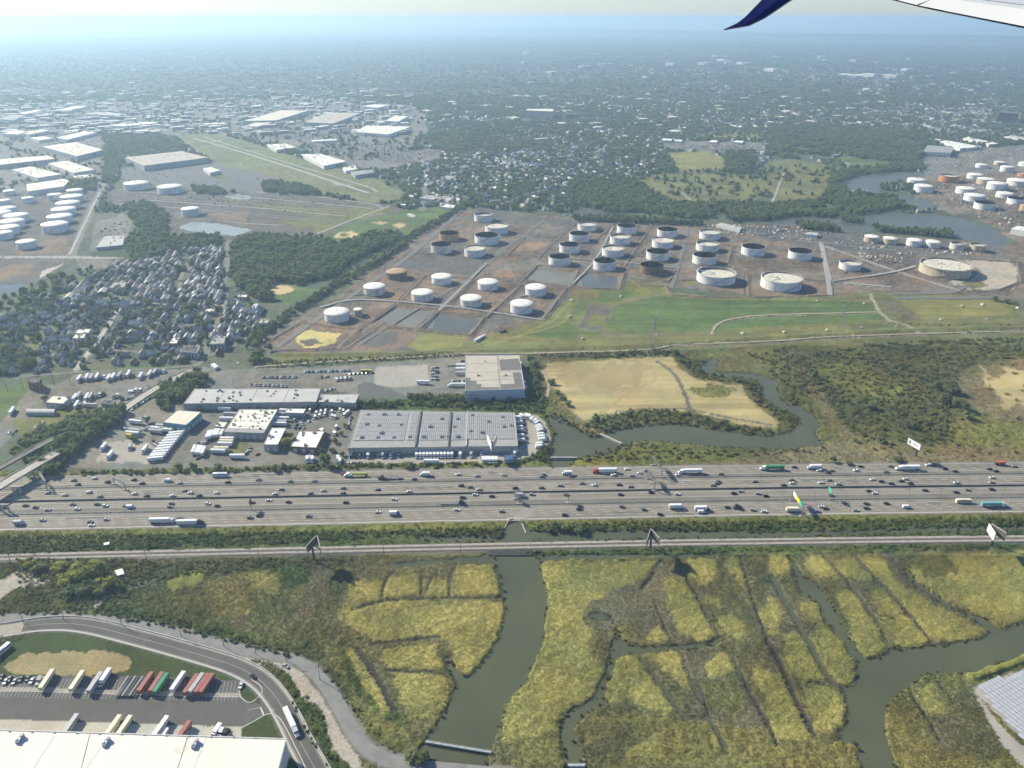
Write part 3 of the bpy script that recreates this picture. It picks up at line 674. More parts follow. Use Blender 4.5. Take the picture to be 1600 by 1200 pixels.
NX0, NX1 = -420, 2020
xs = np.arange(NX0, NX1 + 1, 2.6)
ys = np.concatenate([np.arange(1330, 880, -2.2), np.arange(880, 330, -1.9), np.arange(330, 65, -2.6), LEVEL + np.array([35, 31, 27, 23, 19.5, 16.5, 14, 12, 10.5, 9.2, 8.1, 7.2])])
PX, PY = np.meshgrid(xs, ys)
PX = PX + _rs.uniform(-.6, .6, PX.shape); PY = PY + np.where(PY > 66, _rs.uniform(-.4, .4, PY.shape), 0)
WX, WY = Qn(PX, PY)
keys = list(CLS.keys()); KI = {k: i for i, k in enumerate(keys)}
C = np.full(PX.shape, KI['sub'], np.int16)
wn1 = (fbm(PX * 1.0, PY * 1.6, 14, 3) - .5) * 4; wn2 = (fbm(PX * 1.0 + 500, PY * 1.6 + 300, 14, 3) - .5) * 4
def sl_of(pts, pad):
    x0 = min(p[0] for p in pts) - pad; x1 = max(p[0] for p in pts) + pad
    y0 = min(p[1] for p in pts) - pad; y1 = max(p[1] for p in pts) + pad
    j0, j1 = np.searchsorted(xs, [x0, x1]); r = np.where((ys >= y0) & (ys <= y1))[0]
    return (slice(r[0], r[-1] + 1), slice(max(j0 - 1, 0), j1 + 1)) if len(r) else None
for c, pts, w in PAINT:
    if c == 'wat': continue
    s = sl_of(pts, 3 * w + 3)
    if s is None: continue
    k = pip(PX[s] + wn1[s] * w, PY[s] + wn2[s] * w, pts)
    C[s][k] = KI[c]
DH = np.zeros(PX.shape)
for c, pts, wd, h in LINES:
    if c in ('pale', 'lot', 'sand') and max(q[1] for q in pts) < 400: continue     # far lanes are laid as surfaces of their own
    s = sl_of(pts, 30)
    if s is None: continue
    W = [Qn(*p) for p in pts]; x = WX[s] + wn1[s] * .5; y = WY[s] + wn2[s] * .5
    best = np.full(x.shape, 1e9)
    for (ax, ay), (bx, by) in zip(W[:-1], W[1:]):
        dx, dy = bx - ax, by - ay; t = np.clip(((x - ax) * dx + (y - ay) * dy) / (dx * dx + dy * dy + 1e-9), 0, 1)
        best = np.minimum(best, np.hypot(x - ax - t * dx, y - ay - t * dy))
    k = best < wd / 2
    C[s][k] = KI[c]; DH[s][k] = h
for c, pts, w in PAINT:
    if c != 'wat': continue
    s = sl_of(pts, 3 * w + 3)
    k = pip(PX[s] + wn1[s] * w, PY[s] + wn2[s] * w, pts)
    C[s][k] = KI[c]; DH[s][k] = 0
col = np.array([CLS[k][1] for k in keys])[C]
amp = np.array([CLS[k][2] for k in keys])[C]
h0 = np.array([CLS[k][3] for k in keys])[C]; hn = np.array([CLS[k][4] for k in keys])[C]
DIST = np.hypot(WX, WY)
n_big = fbm(WX, WY, 55, 3); n_mid = fbm(WX + 900, WY, 9, 3); n_hue = fbm(WX - 300, WY + 700, 30, 3)
grain = _rs.rand(*PX.shape)
f = 1 + amp * ((n_big - .5) * 2.2 + (n_mid - .5) * 2.0 + (grain - .5) * 1.0)
far_sub = (C == KI['sub'])
col = col * np.clip(f, .25, 2.2)[..., None]
hue = (n_hue - .5) * amp * 1.2
col = col * np.stack([1 + hue, np.ones_like(hue), 1 - hue * .8], -1)
# beyond the mapped suburbs the land is tree canopy from edge to edge
wood = (np.clip((DIST - 3000) / 1600, 0, 1) * (C == KI['sub']))[..., None]
col = col * (1 - wood) + wood * np.array([.042, .055, .034]) * np.clip(.6 + .8 * fbm(WX, WY, 300, 3), .5, 1.5)[..., None]
# marsh vegetation grades into its neighbours; yellow stands are uneven; mown fields carry faint swathes
MARSH = np.isin(C, [KI[k] for k in ('my', 'mo', 'md', 'mg', 'mud', 'scruby', 'scrub', 'scrubt', 'veg', 'vegy', 'dryd', 'dry')]) & (PY > 515)
uneven = np.clip((fbm(WX + 50, WY - 80, 26, 3) - .38) * 3.2, 0, 1)[..., None]
isy = (C == KI['my'])[..., None]
col = np.where(isy, col * (.72 + .28 * uneven) * np.array([1, 1, 1]) + (1 - uneven) * np.array([-.02, .0, .0]), col)
wgt = MARSH.astype(float)
def boxb(a, r_):
    for ax in (0, 1):
        pad = [(0, 0)] * a.ndim; pad[ax] = (r_ + 1, r_); cs = np.cumsum(np.pad(a, pad, mode='edge'), axis=ax)
        hi = np.take(cs, range(2 * r_ + 1, cs.shape[ax]), axis=ax); lo = np.take(cs, range(0, cs.shape[ax] - 2 * r_ - 1), axis=ax); a = (hi - lo) / (2 * r_ + 1)
    return a
num = col * wgt[..., None]; den = wgt
for _ in range(2): num = boxb(num, 2); den = boxb(den, 2)
soft = num / np.maximum(den, 1e-6)[..., None]
mixf = np.clip(.48 + (fbm(WX, WY, 7, 2) - .5) * 1.6, .15, .9)[..., None]
col = np.where(MARSH[..., None], soft * mixf + col * (1 - mixf), col)
LAWN = np.isin(C, [KI[k] for k in ('lawn', 'ylawn', 'air', 'olive', 'dry')])
sw = (vnoise(WX / 14 + WY * .02, WY, 4.5) - .5) * .35 + (vnoise(WX / 30, WY, 14) - .5) * .3
col = np.where(LAWN[..., None], col * (1 + sw)[..., None], col)
col = np.clip(col, .01, .9)
Z = h0 + DH + hn * ((fbm(WX, WY, 3.2, 2) - .5) * 2 + (grain - .5) * .5) * np.clip(900 / DIST, .3, 1)
Zb = Z.copy()
Zb[1:-1, 1:-1] = (Z[1:-1, 1:-1] * 4 + Z[:-2, 1:-1] + Z[2:, 1:-1] + Z[1:-1, :-2] + Z[1:-1, 2:]) / 8
flat = np.isin(C, [KI[k] for k in ('lot', 'asph', 'apron', 'conc', 'pale')]) & (DH == 0)
Zb[flat] = 0
Cb = col.copy()
V = np.stack([WX, WY, Zb], -1)
nr, nc = PX.shape
idx = np.arange(nr * nc).reshape(nr, nc)
F = np.stack([idx[:-1, :-1], idx[:-1, 1:], idx[1:, 1:], idx[1:, :-1]], -1).reshape(-1, 4)
tname = np.array([sorted({v[0] for v in CLS.values()}).index(CLS[k][0]) for k in keys])
tn = sorted({v[0] for v in CLS.values()})
fc = tname[C[:-1, :-1]].ravel()
Vf = V.reshape(-1, 3); Cf = col.reshape(-1, 3)
for i, nm in enumerate(tn):
    ff = F[fc == i]
    if not len(ff): continue
    u, inv = np.unique(ff, return_inverse=True)
    me = mesh_np(nm, Vf[u], inv.reshape(-1, 4), [M_YARD if nm == 'yard_ground' else M_GROUND], Cf[u], smooth=True)
    tag(add(nm, me), kind='structure')
# crisp surfaces of lanes, tracks and the runway; dikes as banked ridges
def smooth_line(pts, step=6.0):
    """Catmull-Rom through world points, resampled"""
    P = [Vector(p) for p in pts]; P = [P[0] * 2 - P[1]] + P + [P[-1] * 2 - P[-2]]
    out = []
    for i in range(1, len(P) - 2):
        n = max(1, int((P[i + 1] - P[i]).length / step))
        for k in range(n):
            t = k / n; a, b, c, d = P[i - 1], P[i], P[i + 1], P[i + 2]
            out.append(.5 * (2 * b + (c - a) * t + (2 * a - 5 * b + 4 * c - d) * t * t + (3 * b - a - 3 * c + d) * t ** 3))
    out.append(P[-2])
    return out
def sides(line):
    S = []
    for i in range(len(line)):
        d = line[min(i + 1, len(line) - 1)] - line[max(i - 1, 0)]; d.z = 0; d.normalize()
        S.append(Vector((-d.y, d.x, 0)))
    return S
def ribbon(m, line, o0, o1, z, mi=0, thick=0):
    S = sides(line)
    for i in range(len(line) - 1):
        a, b = line[i] + S[i] * o0, line[i] + S[i] * o1; c, d = line[i + 1] + S[i + 1] * o1, line[i + 1] + S[i + 1] * o0
        up = Vector((0, 0, z))
        m.face([a + up, d + up, c + up, b + up], mi)
        if thick:
            dn = Vector((0, 0, z - thick))
            m.face([a + dn, d + dn, d + up, a + up], mi); m.face([b + up, c + up, c + dn, b + dn], mi)
LANE = {'lot': ('paved_lanes', mat('lane_grey', (.165, .158, .142), .9, .15, .06)), 'pale': ('pale_lanes', mat('lane_pale', (.36, .345, .30), .9, .18, .05)), 'sand': ('dirt_tracks', mat('track_sand', (.33, .28, .19), .95, .2, .1))}
lanes = {}
DM = MB(); GM = MB()
for li, (c, pts, wd, h) in enumerate(LINES):
    if pts in (ROAD_PX, GRAVEL_PX): continue
    if c in LANE:
        lanes.setdefault(c, MB()); l = smooth_line([Q(*q) for q in pts], 12)
        wob = [v + s * (float(vnoise(np.array(v.x), np.array(v.y), 30.)) - .5) * min(3, wd * .3) for v, s in zip(l, sides(l))]
        ribbon(lanes[c], wob, -wd * .42, wd * .42, .30 + max(0, h) + .004 * li + .0004 * max(0, l[0].length - 1400))
    if c == 'brown' and h >= .8:
        W_ = [Q(*q) for q in pts]; l = []
        for a_, b_ in zip(W_[:-1], W_[1:]):
            n_ = max(1, int((b_ - a_).length / 9)); l += [a_.lerp(b_, k_ / n_) for k_ in range(n_)]
        l.append(W_[-1])
        for m_ in (DM,):
            S = sides(l); hh = .9 + h * .35
            for i in range(len(l) - 1):
                ks = [(-3.6, -.1), (-.9, hh), (.9, hh), (3.6, -.1)]
                j0 = .8 + .4 * float(vnoise(np.array(l[i].x), np.array(l[i].y), 11.)); j1 = .8 + .4 * float(vnoise(np.array(l[i + 1].x), np.array(l[i + 1].y), 11.))
                for (o0, z0), (o1, z1) in zip(ks[:-1], ks[1:]):
                    m_.face([l[i] + S[i] * o0 + Vector((0, 0, z0 * j0)), l[i + 1] + S[i + 1] * o0 + Vector((0, 0, z0 * j1)), l[i + 1] + S[i + 1] * o1 + Vector((0, 0, z1 * j1)), l[i] + S[i] * o1 + Vector((0, 0, z1 * j0))])
            for i in range(len(l) - 1): 
                for o_ in (5.0,): GM.face([l[i] + S[i] * (o_ - 1.5) + Vector((0, 0, .2 + .003 * (li % 40))), l[i + 1] + S[i + 1] * (o_ - 1.5) + Vector((0, 0, .2 + .003 * (li % 40))), l[i + 1] + S[i + 1] * (o_ + 1.2) + Vector((0, 0, .2 + .003 * (li % 40))), l[i] + S[i] * (o_ + 1.2) + Vector((0, 0, .2 + .003 * (li % 40)))])
for c, m in lanes.items(): tag(add(LANE[c][0], m.mesh(LANE[c][0], [LANE[c][1]])), kind='structure')
tag(add('earth_dikes', DM.mesh('earth_dikes', [mat('dike_earth', (.145, .113, .085), .95, .3, .15)])), kind='structure')
tag(add('service_tracks', GM.mesh('service_tracks', [mat('service_track', (.085, .08, .075), .95, .2, .15)])), kind='structure')
for wi, (nm, pts, mm) in enumerate(WATERS):
    m = MB(); e = 5.0
    z = (-.55 if nm != 'pond' else -.35) - .02 * wi
    xs_ = [Q(*p, z) for p in pts]
    # one sheet a little wider than the outline, its shore hidden by the banks
    x0 = min(p.x for p in xs_) - e; x1 = max(p.x for p in xs_) + e; y0 = min(p.y for p in xs_) - e; y1 = max(p.y for p in xs_) + e
    m.face([(x0, y0, z), (x1, y0, z), (x1, y1, z), (x0, y1, z)])
    tag(add(nm, m.mesh(nm, [mm])), kind='structure')

# ------------------------------------------------------------------ hills on the horizon
m = MB(); hv = []
RIDGE = [(-700,24.6),(-300,27),(0,31),(250,34.5),(500,38.5),(750,43),(1000,47),(1150,50.5),(1300,53.5),(1450,55.5),(1600,57.5),(1900,60),(2300,63)]
def lerp_tab(tab, x):
    for (a, b), (c, d) in zip(tab[:-1], tab[1:]):
        if x <= c: return b + (d - b) * (x - a) / (c - a)
    return tab[-1][1]
NR = 120; prof = [(-900, 0), (-500, .35), (-200, .8), (0, 1), (300, .9), (900, .5), (1800, 0)]
for i in range(NR + 1):
    px = -650 + 2900 * i / NR; py = lerp_tab(RIDGE, px); r = ray(px, py)
    zt = 105 + 14 * float(vnoise(np.array(px), np.array(3.0), 60)) + 8 * float(vnoise(np.array(px), np.array(9.0), 17))
    t = (105 - CAM_H) / r.z
    t = min(t if t > 0 else 1e9, 30000)
    base = Vector((r.x * t, r.y * t, 0)); d = Vector((r.x, r.y, 0)).normalized()
    k = t / 9000
    for dd, hh in prof:
        p = base + d * dd * (.6 + .5 * k); hv.append((p.x, p.y, zt * hh - 2))
L = len(prof)
m.v = hv
for i in range(NR):
    for j in range(L - 1): m.f.append((i * L + j, (i + 1) * L + j, (i + 1) * L + j + 1, i * L + j + 1)); m.m.append(0)
M_HILL = mat('wooded_hill', (.05, .065, .04), .95, .4, .02)
tag(add('hills', m.mesh('hills', [M_HILL], True)), kind='structure')

# the highway: edges fitted to the photograph, everything else measured across it
YT = [(-300,749),(0,745.5),(100,742.5),(400,738),(800,731),(1200,725.5),(1600,721.5),(1900,719)]
YB = [(-300,835),(0,829.8),(400,822.5),(800,814),(1200,806),(1600,801.3),(1900,798.5)]
def hw(px, f, z=.12):
    yt = lerp_tab(YT, px); yb = lerp_tab(YB, px)
    return Q(px, yt + (yb - yt) * f, z)
HX = list(range(-300, 1901, 40))
HLINE = {}
def hline(f, z=.12):
    return smooth_line([hw(x, f, z) for x in HX[::4]], 30)
def strip(m, f0, f1, z, mi=0):
    a = hline(f0, z); b = hline(f1, z); n = min(len(a), len(b))
    for i in range(n - 1): m.face([b[i], b[i + 1], a[i + 1], a[i]], mi)
m = MB(); strip(m, 0, 1, .12)
tag(add('highway', m.mesh('highway', [M_ROAD])), kind='structure')
m = MB()
for f0, f1, mi in ((.175, .235, 0), (.235, .29, 1), (.612, .70, 0), (.70, .765, 1), (.0, .02, 1), (.978, 1.0, 1), (.42, .46, 1), (.48, .51, 1)): strip(m, f0, f1, .125 + .002 * mi, mi)
tag(add('highway_shoulders', m.mesh('highway_shoulders', [mat('stained_shoulder', (.17, .155, .13), .9, .15, .06), mat('pale_shoulder', (.225, .205, .172), .9, .15, .06)])), kind='structure')
m = MB()
for f in (.026, .17, .293, .408, .515, .603, .768, .968):
    l = hline(f, 0); ribbon(m, l, -.16, .16, .14)
l = hline(.972, 0); ribbon(m, l, -.3, .3, .144)
for f in (.065, .100, .136, .330, .370, .818, .862, .908):
    l = hline(f, 0); tot = sum((b - a).length for a, b in zip(l[:-1], l[1:]))
    # dashes 4 m on, 8.2 m off
    acc = 0; S = sides(l)
    d = 0.0 + (hash(str(f)) % 7) * 0
    i = 0; pos = 0.0
    cum = [0]
    for a, b in zip(l[:-1], l[1:]): cum.append(cum[-1] + (b - a).length)
    s = 2.0
    while s + 6 < tot:
        while cum[i + 1] < s: i += 1
        a = l[i].lerp(l[i + 1], (s - cum[i]) / (cum[i + 1] - cum[i])); dr = (l[i + 1] - l[i]).normalized(); n = Vector((-dr.y, dr.x, 0))
        b = a + dr * 5.2; up = Vector((0, 0, .142))
        m.face([a + n * -.17 + up, b + n * -.17 + up, b + n * .17 + up, a + n * .17 + up])
        s += 12.2
for f in (.553, .580):
    l = hline(f, 0); ribbon(m, l, -.07, .07, .141)
pm = MB(); rp = random.Random(4)
for k in range(26):
    px = rp.uniform(-50, 1650); f0 = rp.choice([.03, .066, .10, .295, .33, .372, .52, .55, .77, .82, .864, .91]); wdx = rp.uniform(10, 70)
    pm.face([hw(px, f0 + .034, .132 + .0002 * k), hw(px + wdx, f0 + .034, .132 + .0002 * k), hw(px + wdx, f0, .132 + .0002 * k), hw(px, f0, .132 + .0002 * k)])
tag(add('asphalt_patches', pm.mesh('asphalt_patches', [mat('patch_asphalt', (.155, .143, .122), .9, .15, .1)])), kind='structure')
tag(add('lane_markings', m.mesh('lane_markings', [M_PAINT])), kind='structure')
# bridge deck of the highway over the creek: paler concrete panels
m = MB()
for f0, f1 in ((.0, .17), (.285, .46), (.48, .61), (.765, 1.0)):
    for a, b in ((f0, f1),):
        def xb(f): return 868 - 70 * f, 892 - 70 * f
        (xa0, xa1), (xb0, xb1) = xb(a), xb(b)
        m.face([hw(xb0, b, .15), hw(xb1, b, .15), hw(xa1, a, .15), hw(xa0, a, .15)])
tag(add('bridge_deck', m.mesh('bridge_deck', [mat('pale_deck', (.27, .25, .21), .85, .1, .2)])), kind='structure')
m = MB()
for px0, py0, px1, py1 in ((796,811,815,816),):
    a, b = Q(px0, py0), Q(px1, py1)
    m.box(((a.x + b.x) / 2, a.y + 1.0, -.55), ((b - a).length + 3, 1.2, 1.5), 0)
    m.bar((a.x, a.y, .1), (a.x - 4, a.y - 12, -.3), .7); m.bar((b.x, b.y, .1), (b.x + 3, b.y - 13, -.3), .7)
tag(add('culvert_portal', m.mesh('culvert_portal', [M_PALECONC])), 'concrete culvert mouth where the creek passes under the highway', 'culvert')
# median barrier and the two guard rails
m = MB(); l = hline(.468, 0)
for a, b in zip(l[:-1], l[1:]):
    d = (b - a).normalized(); n = Vector((-d.y, d.x, 0))
    for s, w, z0, z1 in ((0, .8, .1, .45), (0, .3, .45, 1.3)):
        m.face([a - n * w + Vector((0, 0, z0)), b - n * w + Vector((0, 0, z0)), b - n * .12 + Vector((0, 0, z1)), a - n * .12 + Vector((0, 0, z1))])
        m.face([a + n * .12 + Vector((0, 0, z1)), b + n * .12 + Vector((0, 0, z1)), b + n * w + Vector((0, 0, z0)), a + n * w + Vector((0, 0, z0))])
    m.face([a - n * .12 + Vector((0, 0, 1.3)), b - n * .12 + Vector((0, 0, 1.3)), b + n * .12 + Vector((0, 0, 1.3)), a + n * .12 + Vector((0, 0, 1.3))])
tag(add('median_barrier', m.mesh('median_barrier', [mat('barrier_concrete', (.14, .13, .115), .9, .2, .2)])), 'long dark concrete median barrier along the middle of the highway', 'barrier')
for f, lab in ((.232, 'post and beam guard rail between the two far roadways'), (.70, 'post and beam guard rail between the two near roadways')):
    t = thing('guard_rail', lab, 'guard rail', 'guard rails along the highway', hw(800, f, 0))
    o = t.location; m = MB(); mp = MB(); l = hline(f, 0)
    for a, b in zip(l[:-1], l[1:]):
        a = a - o; b = b - o
        m.bar((a.x, a.y, .75), (b.x, b.y, .75), .35)
        n = int((b - a).length / 3.8) + 1
        for k in range(n):
            p = a.lerp(b, k / n); mp.box((p.x, p.y, .5), (.5, .5, 1.0))
    add('rail_beam', m.mesh('rail_beam', [M_STEEL]), t)
    tag(add('rail_posts', mp.mesh('rail_posts', [mat('rail_post', (.38, .36, .32), .8, .2, .3)]), t), kind='stuff')
# railway and its service road
RAIL_Y = [(-300,878),(0,869),(175,864.5),(400,859.5),(800,851),(1060,846),(1400,841.5),(1600,839.5),(1900,837)]
def rline(dy, z=0): return smooth_line([Q(x, lerp_tab(RAIL_Y, x) + dy * (1 + (x < 300) * .0), z) for x in range(-300, 1901, 150)], 25)
m = MB()
ribbon(m, rline(-.5), -1.6, 1.6, .35); ribbon(m, rline(4.5), -1.4, 1.4, .35)
tag(add('railway_road', m.mesh('railway_road', [mat('pale_gravel', (.33, .30, .26), .95, .2, .3)])), kind='structure')
m = MB(); ribbon(m, rline(2), -4.2, 4.2, .25, thick=.6)
tag(add('railway_bed', m.mesh('railway_bed', [mat('ballast', (.17, .15, .13), .95, .25, .4)])), kind='structure')
t = thing('railway_track', 'twin railway track on ballast running between the canal and the marsh', 'railway', None, Q(800, 853))
m = MB(); o = t.location
for dy in (2.0,):
    l = rline(dy)
    for a, b in zip(l[:-1], l[1:]):
        for s in (-.75, .75):
            d = (b - a).normalized(); n = Vector((-d.y, d.x, 0)) * s
            m.bar(a - o + n + Vector((0, 0, .42)), b - o + n + Vector((0, 0, .42)), .14)
add('rail', m.mesh('rail', [mat('rail_steel', (.12, .09, .07), .5, .2, .5)]), t)
m = MB(); l = rline(2.0)
for a, b in zip(l[:-1], l[1:]):
    d = (b - a).normalized(); n = Vector((-d.y, d.x, 0)); k = int((b - a).length / 1.4) + 1
    for j in range(k):
        p = a.lerp(b, j / k) - o; m.bar(p - n * 1.3 + Vector((0, 0, .3)), p + n * 1.3 + Vector((0, 0, .3)), .25)
tag(add('sleepers', m.mesh('sleepers', [M_BARK]), t), kind='stuff')
m = MB(); ln = smooth_line([Q(x, y) for x, y in ((-80,884),(0,879),(100,878),(210,874),(300,868),(420,862))], 10); ribbon(m, ln, -2.2, 2.2, .22)
tag(add('railway_spur', m.mesh('railway_spur', [mat('ballast', (0, 0, 0))])), kind='structure')
m = MB(); a, b = Q(764, 861.5), Q(832, 859)
m.box(((a.x + b.x) / 2, a.y - .2, -.2), ((b - a).length, 9.0, .8))
tag(add('railway_bridge', m.mesh('railway_bridge', [M_DARK])), 'low dark railway bridge over the tidal channel mouth', 'bridge')
# access road of the distribution centre
road = smooth_line([Q(*p) for p in ROAD_PX], 5)
m = MB(); ribbon(m, road, -5.2, 5.2, .06)
tag(add('access_road', m.mesh('access_road', [M_ASPH])), kind='structure')
m = MB(); ribbon(m, road, 5.2, 6.0, .12, thick=.15); ribbon(m, road, -6.6, -5.2, .12, thick=.15)
tag(add('road_kerbs', m.mesh('road_kerbs', [M_PALECONC])), kind='structure')
m = MB(); ribbon(m, road, -.08, .08, .068); ribbon(m, road, 4.6, 4.72, .068); ribbon(m, road, -4.72, -4.6, .068)
for k in range(24, len(road) - 12, 7):
    S = sides(road)[k]; p = road[k]; m.face([p + Vector((0, 0, .07)) - S * .1, p + S * -2.4 + Vector((0, 0, .07)), p + S * -2.4 + Vector((.18, .1, .07)), p - S * .1 + Vector((.18, .1, .07))])
tag(add('road_lines', m.mesh('road_lines', [M_PAINT])), kind='structure')
m = MB(); ribbon(m, [p for p in road if p.y > 0][:40], -5.1, 5.1, .075); 
gr = smooth_line([Q(*p) for p in GRAVEL_PX], 6)
m = MB(); ribbon(m, gr, -4, 4, .05)
tag(add('gravel_road', m.mesh('gravel_road', [mat('gravel_track', (.22, .215, .20), .95, .15, .15)])), kind='structure')
m = MB(); ribbon(m, gr[:int(len(gr) * .62)], -8.5, -4.6, .045)
tag(add('sand_verge', m.mesh('sand_verge', [mat('sandy_verge', (.36, .33, .27), .95, .15, .3)])), kind='structure')
# retaining wall / barrier beside the access road
t = thing('road_barrier', 'pale concrete barrier along the outer edge of the curved access road', 'barrier', None, road[0])
m = MB(); S = sides(road)
for i in range(len(road) - 1):
    a = road[i] + S[i] * 6.4 - road[0]; b = road[i + 1] + S[i + 1] * 6.4 - road[0]; m.bar(a + Vector((0, 0, .45)), b + Vector((0, 0, .45)), .55)
add('wall', m.mesh('wall', [M_PALECONC]), t)
# parking stall lines of the dock yard
m = MB(); a0, a1 = (-40,1058), (374,1064.5); b0, b1 = (-60,1089), (368,1095)
N = 74
for k in range(N + 1):
    t = k / N; p = Q(a0[0] + (a1[0] - a0[0]) * t, a0[1] + (a1[1] - a0[1]) * t); q = Q(b0[0] + (b1[0] - b0[0]) * t, b0[1] + (b1[1] - b0[1]) * t)
    d = (q - p).normalized(); n = Vector((-d.y, d.x, 0)) * .07; up = Vector((0, 0, .03))
    m.face([p - n + up, q - n + up, q + n + up, p + n + up])
for p, q, w in (((387,1110),(407,1105),.12), ((407,1105),(412,1117),.4), ((424,1113),(430,1107),.15)):
    p = Q(*p); q = Q(*q); d = (q - p).normalized(); n = Vector((-d.y, d.x, 0)) * w; up = Vector((0, 0, .08)); m.face([p - n + up, q - n + up, q + n + up, p + n + up])
tag(add('parking_lines', m.mesh('parking_lines', [M_PAINT])), kind='structure')
m = MB()
for pts in ([(-200,1090),(0,1080),(70,1081),(220,1085.5),(375,1089)],):
    l = smooth_line([Q(*p) for p in pts], 10); ribbon(m, l, -.25, .25, .05)
for pts in ([(376,1064),(374,1078),(377,1090),(390,1098),(403,1090),(410,1080),(405,1070),(393,1062)], [(379,1136),(395,1128),(412,1118),(424,1115),(436,1121),(448,1140),(462,1168),(480,1205),(500,1250)]):
    l = smooth_line([Q(*p) for p in pts], 2); ribbon(m, l, -.3, .3, .14, thick=.14)
tag(add('yard_kerbs', m.mesh('yard_kerbs', [M_PALECONC])), kind='structure')
# overpass with its ramp, left edge
OV = [(310,573,0),(255,600,.1),(228,616,.2),(205,631,.3),(180,648,.6),(150,668,1.2),(115,692,4),(66,720,8),(30,741,8),(0,759,8),(-60,797,8),(-150,855,8)]
ol = smooth_line([Q(x, y, z) for x, y, z in OV], 8)
t = thing('overpass', 'pale concrete road overpass crossing the highway, beside the truck yards', 'bridge', None, Q(20, 760))
o = t.location
m = MB(); ribbon(m, [p - o for p in ol], -5, 5, .1, thick=1.2); add('deck', m.mesh('deck', [M_CONC]), t)
for s in (-5.1, 5.1):
    m = MB(); S = sides(ol)
    for i in range(len(ol) - 1): m.bar(ol[i] - o + S[i] * s + Vector((0, 0, .5)), ol[i + 1] - o + S[i + 1] * s + Vector((0, 0, .5)), .5)
    add('parapet', m.mesh('parapet', [M_PALECONC]), t)
for px, py in ((48,745),(28,772),(10,800)):
    m = MB(); p = Q(px, py) - o; m.bar((p.x - 2.5, p.y, 0), (p.x - 2.5, p.y, 6.8), 1.1); m.bar((p.x + 2.5, p.y, 0), (p.x + 2.5, p.y, 6.8), 1.1); m.bar((p.x - 3.8, p.y, 6.8), (p.x + 3.8, p.y, 6.8), 1.2); add('pier', m.mesh('pier', [M_PALECONC]), t)
ol2 = smooth_line([Q(x, y, z) for x, y, z in ((140,650,1),(95,678,5),(45,705,8),(0,730,8),(-60,762,8),(-150,815,8))], 8)
t = thing('rail_overpass', 'narrow rail overpass beside the road overpass at the yards', 'bridge', None, Q(-10, 740))
o = t.location
m = MB(); ribbon(m, [p - o for p in ol2], -3.2, 3.2, .1, thick=1.4); add('deck', m.mesh('deck', [mat('ballast', (0, 0, 0))]), t)
for s in (-3.3, 3.3):
    m = MB(); S = sides(ol2)
    for i in range(len(ol2) - 1): m.bar(ol2[i] - o + S[i] * s + Vector((0, 0, .4)), ol2[i + 1] - o + S[i + 1] * s + Vector((0, 0, .4)), .4)
    add('parapet', m.mesh('parapet', [M_PALECONC]), t)
# bridge part of the access road, far left
m = MB(); l = [p for p in road if pix(p.x, p.y)[0] < 45]; ribbon(m, l, -4.9, 4.9, .09)
tag(add('access_bridge_deck', m.mesh('access_bridge_deck', [mat('tan_deck', (.33, .29, .23), .85, .1, .3)])), kind='structure')
# weir and pipe crossings over water
def walkway(p, q, w, lab, z=.35, mt=M_PALECONC, posts=8):
    a, b = Q(*p), Q(*q); t = thing('footbridge', lab, 'bridge', None, (a + b) / 2); o = t.location
    m = MB(); m.bar(a - o + Vector((0, 0, z)), b - o + Vector((0, 0, z)), w); add('deck', m.mesh('deck', [mt]), t)
    for s in (-1, 1):
        m = MB(); d = (b - a).normalized(); n = Vector((-d.y, d.x, 0)) * (w / 2 * s)
        m.bar(a - o + n + Vector((0, 0, z + 1)), b - o + n + Vector((0, 0, z + 1)), .15)
        for k in range(posts + 1):
            c = a.lerp(b, k / posts) - o + n; m.bar(c + Vector((0, 0, -1.5)), c + Vector((0, 0, z + 1)), .18)
        add('railing', m.mesh('railing', [M_STEEL]), t)
walkway((938,680), (971,695), 2.2, 'grey tide gate walkway across the creek below the dry field', .6, M_CONC, 14)
walkway((860,716.5), (902,716.5), 1.8, 'pale pipe bridge over the creek just above the highway', .6)
walkway((665,1160), (768,1177), .9, 'thin white pipe crossing over the tidal channel at the bottom edge', .6, M_WHITE)
walkway((888,1197), (914,1197), 1.2, 'short white weir across the small marsh creek at the bottom edge', .4, M_WHITE, 3)
walkway((1432,331), (1452,331), 6, 'low pale bridge over the far river beside the woods', 1.0)

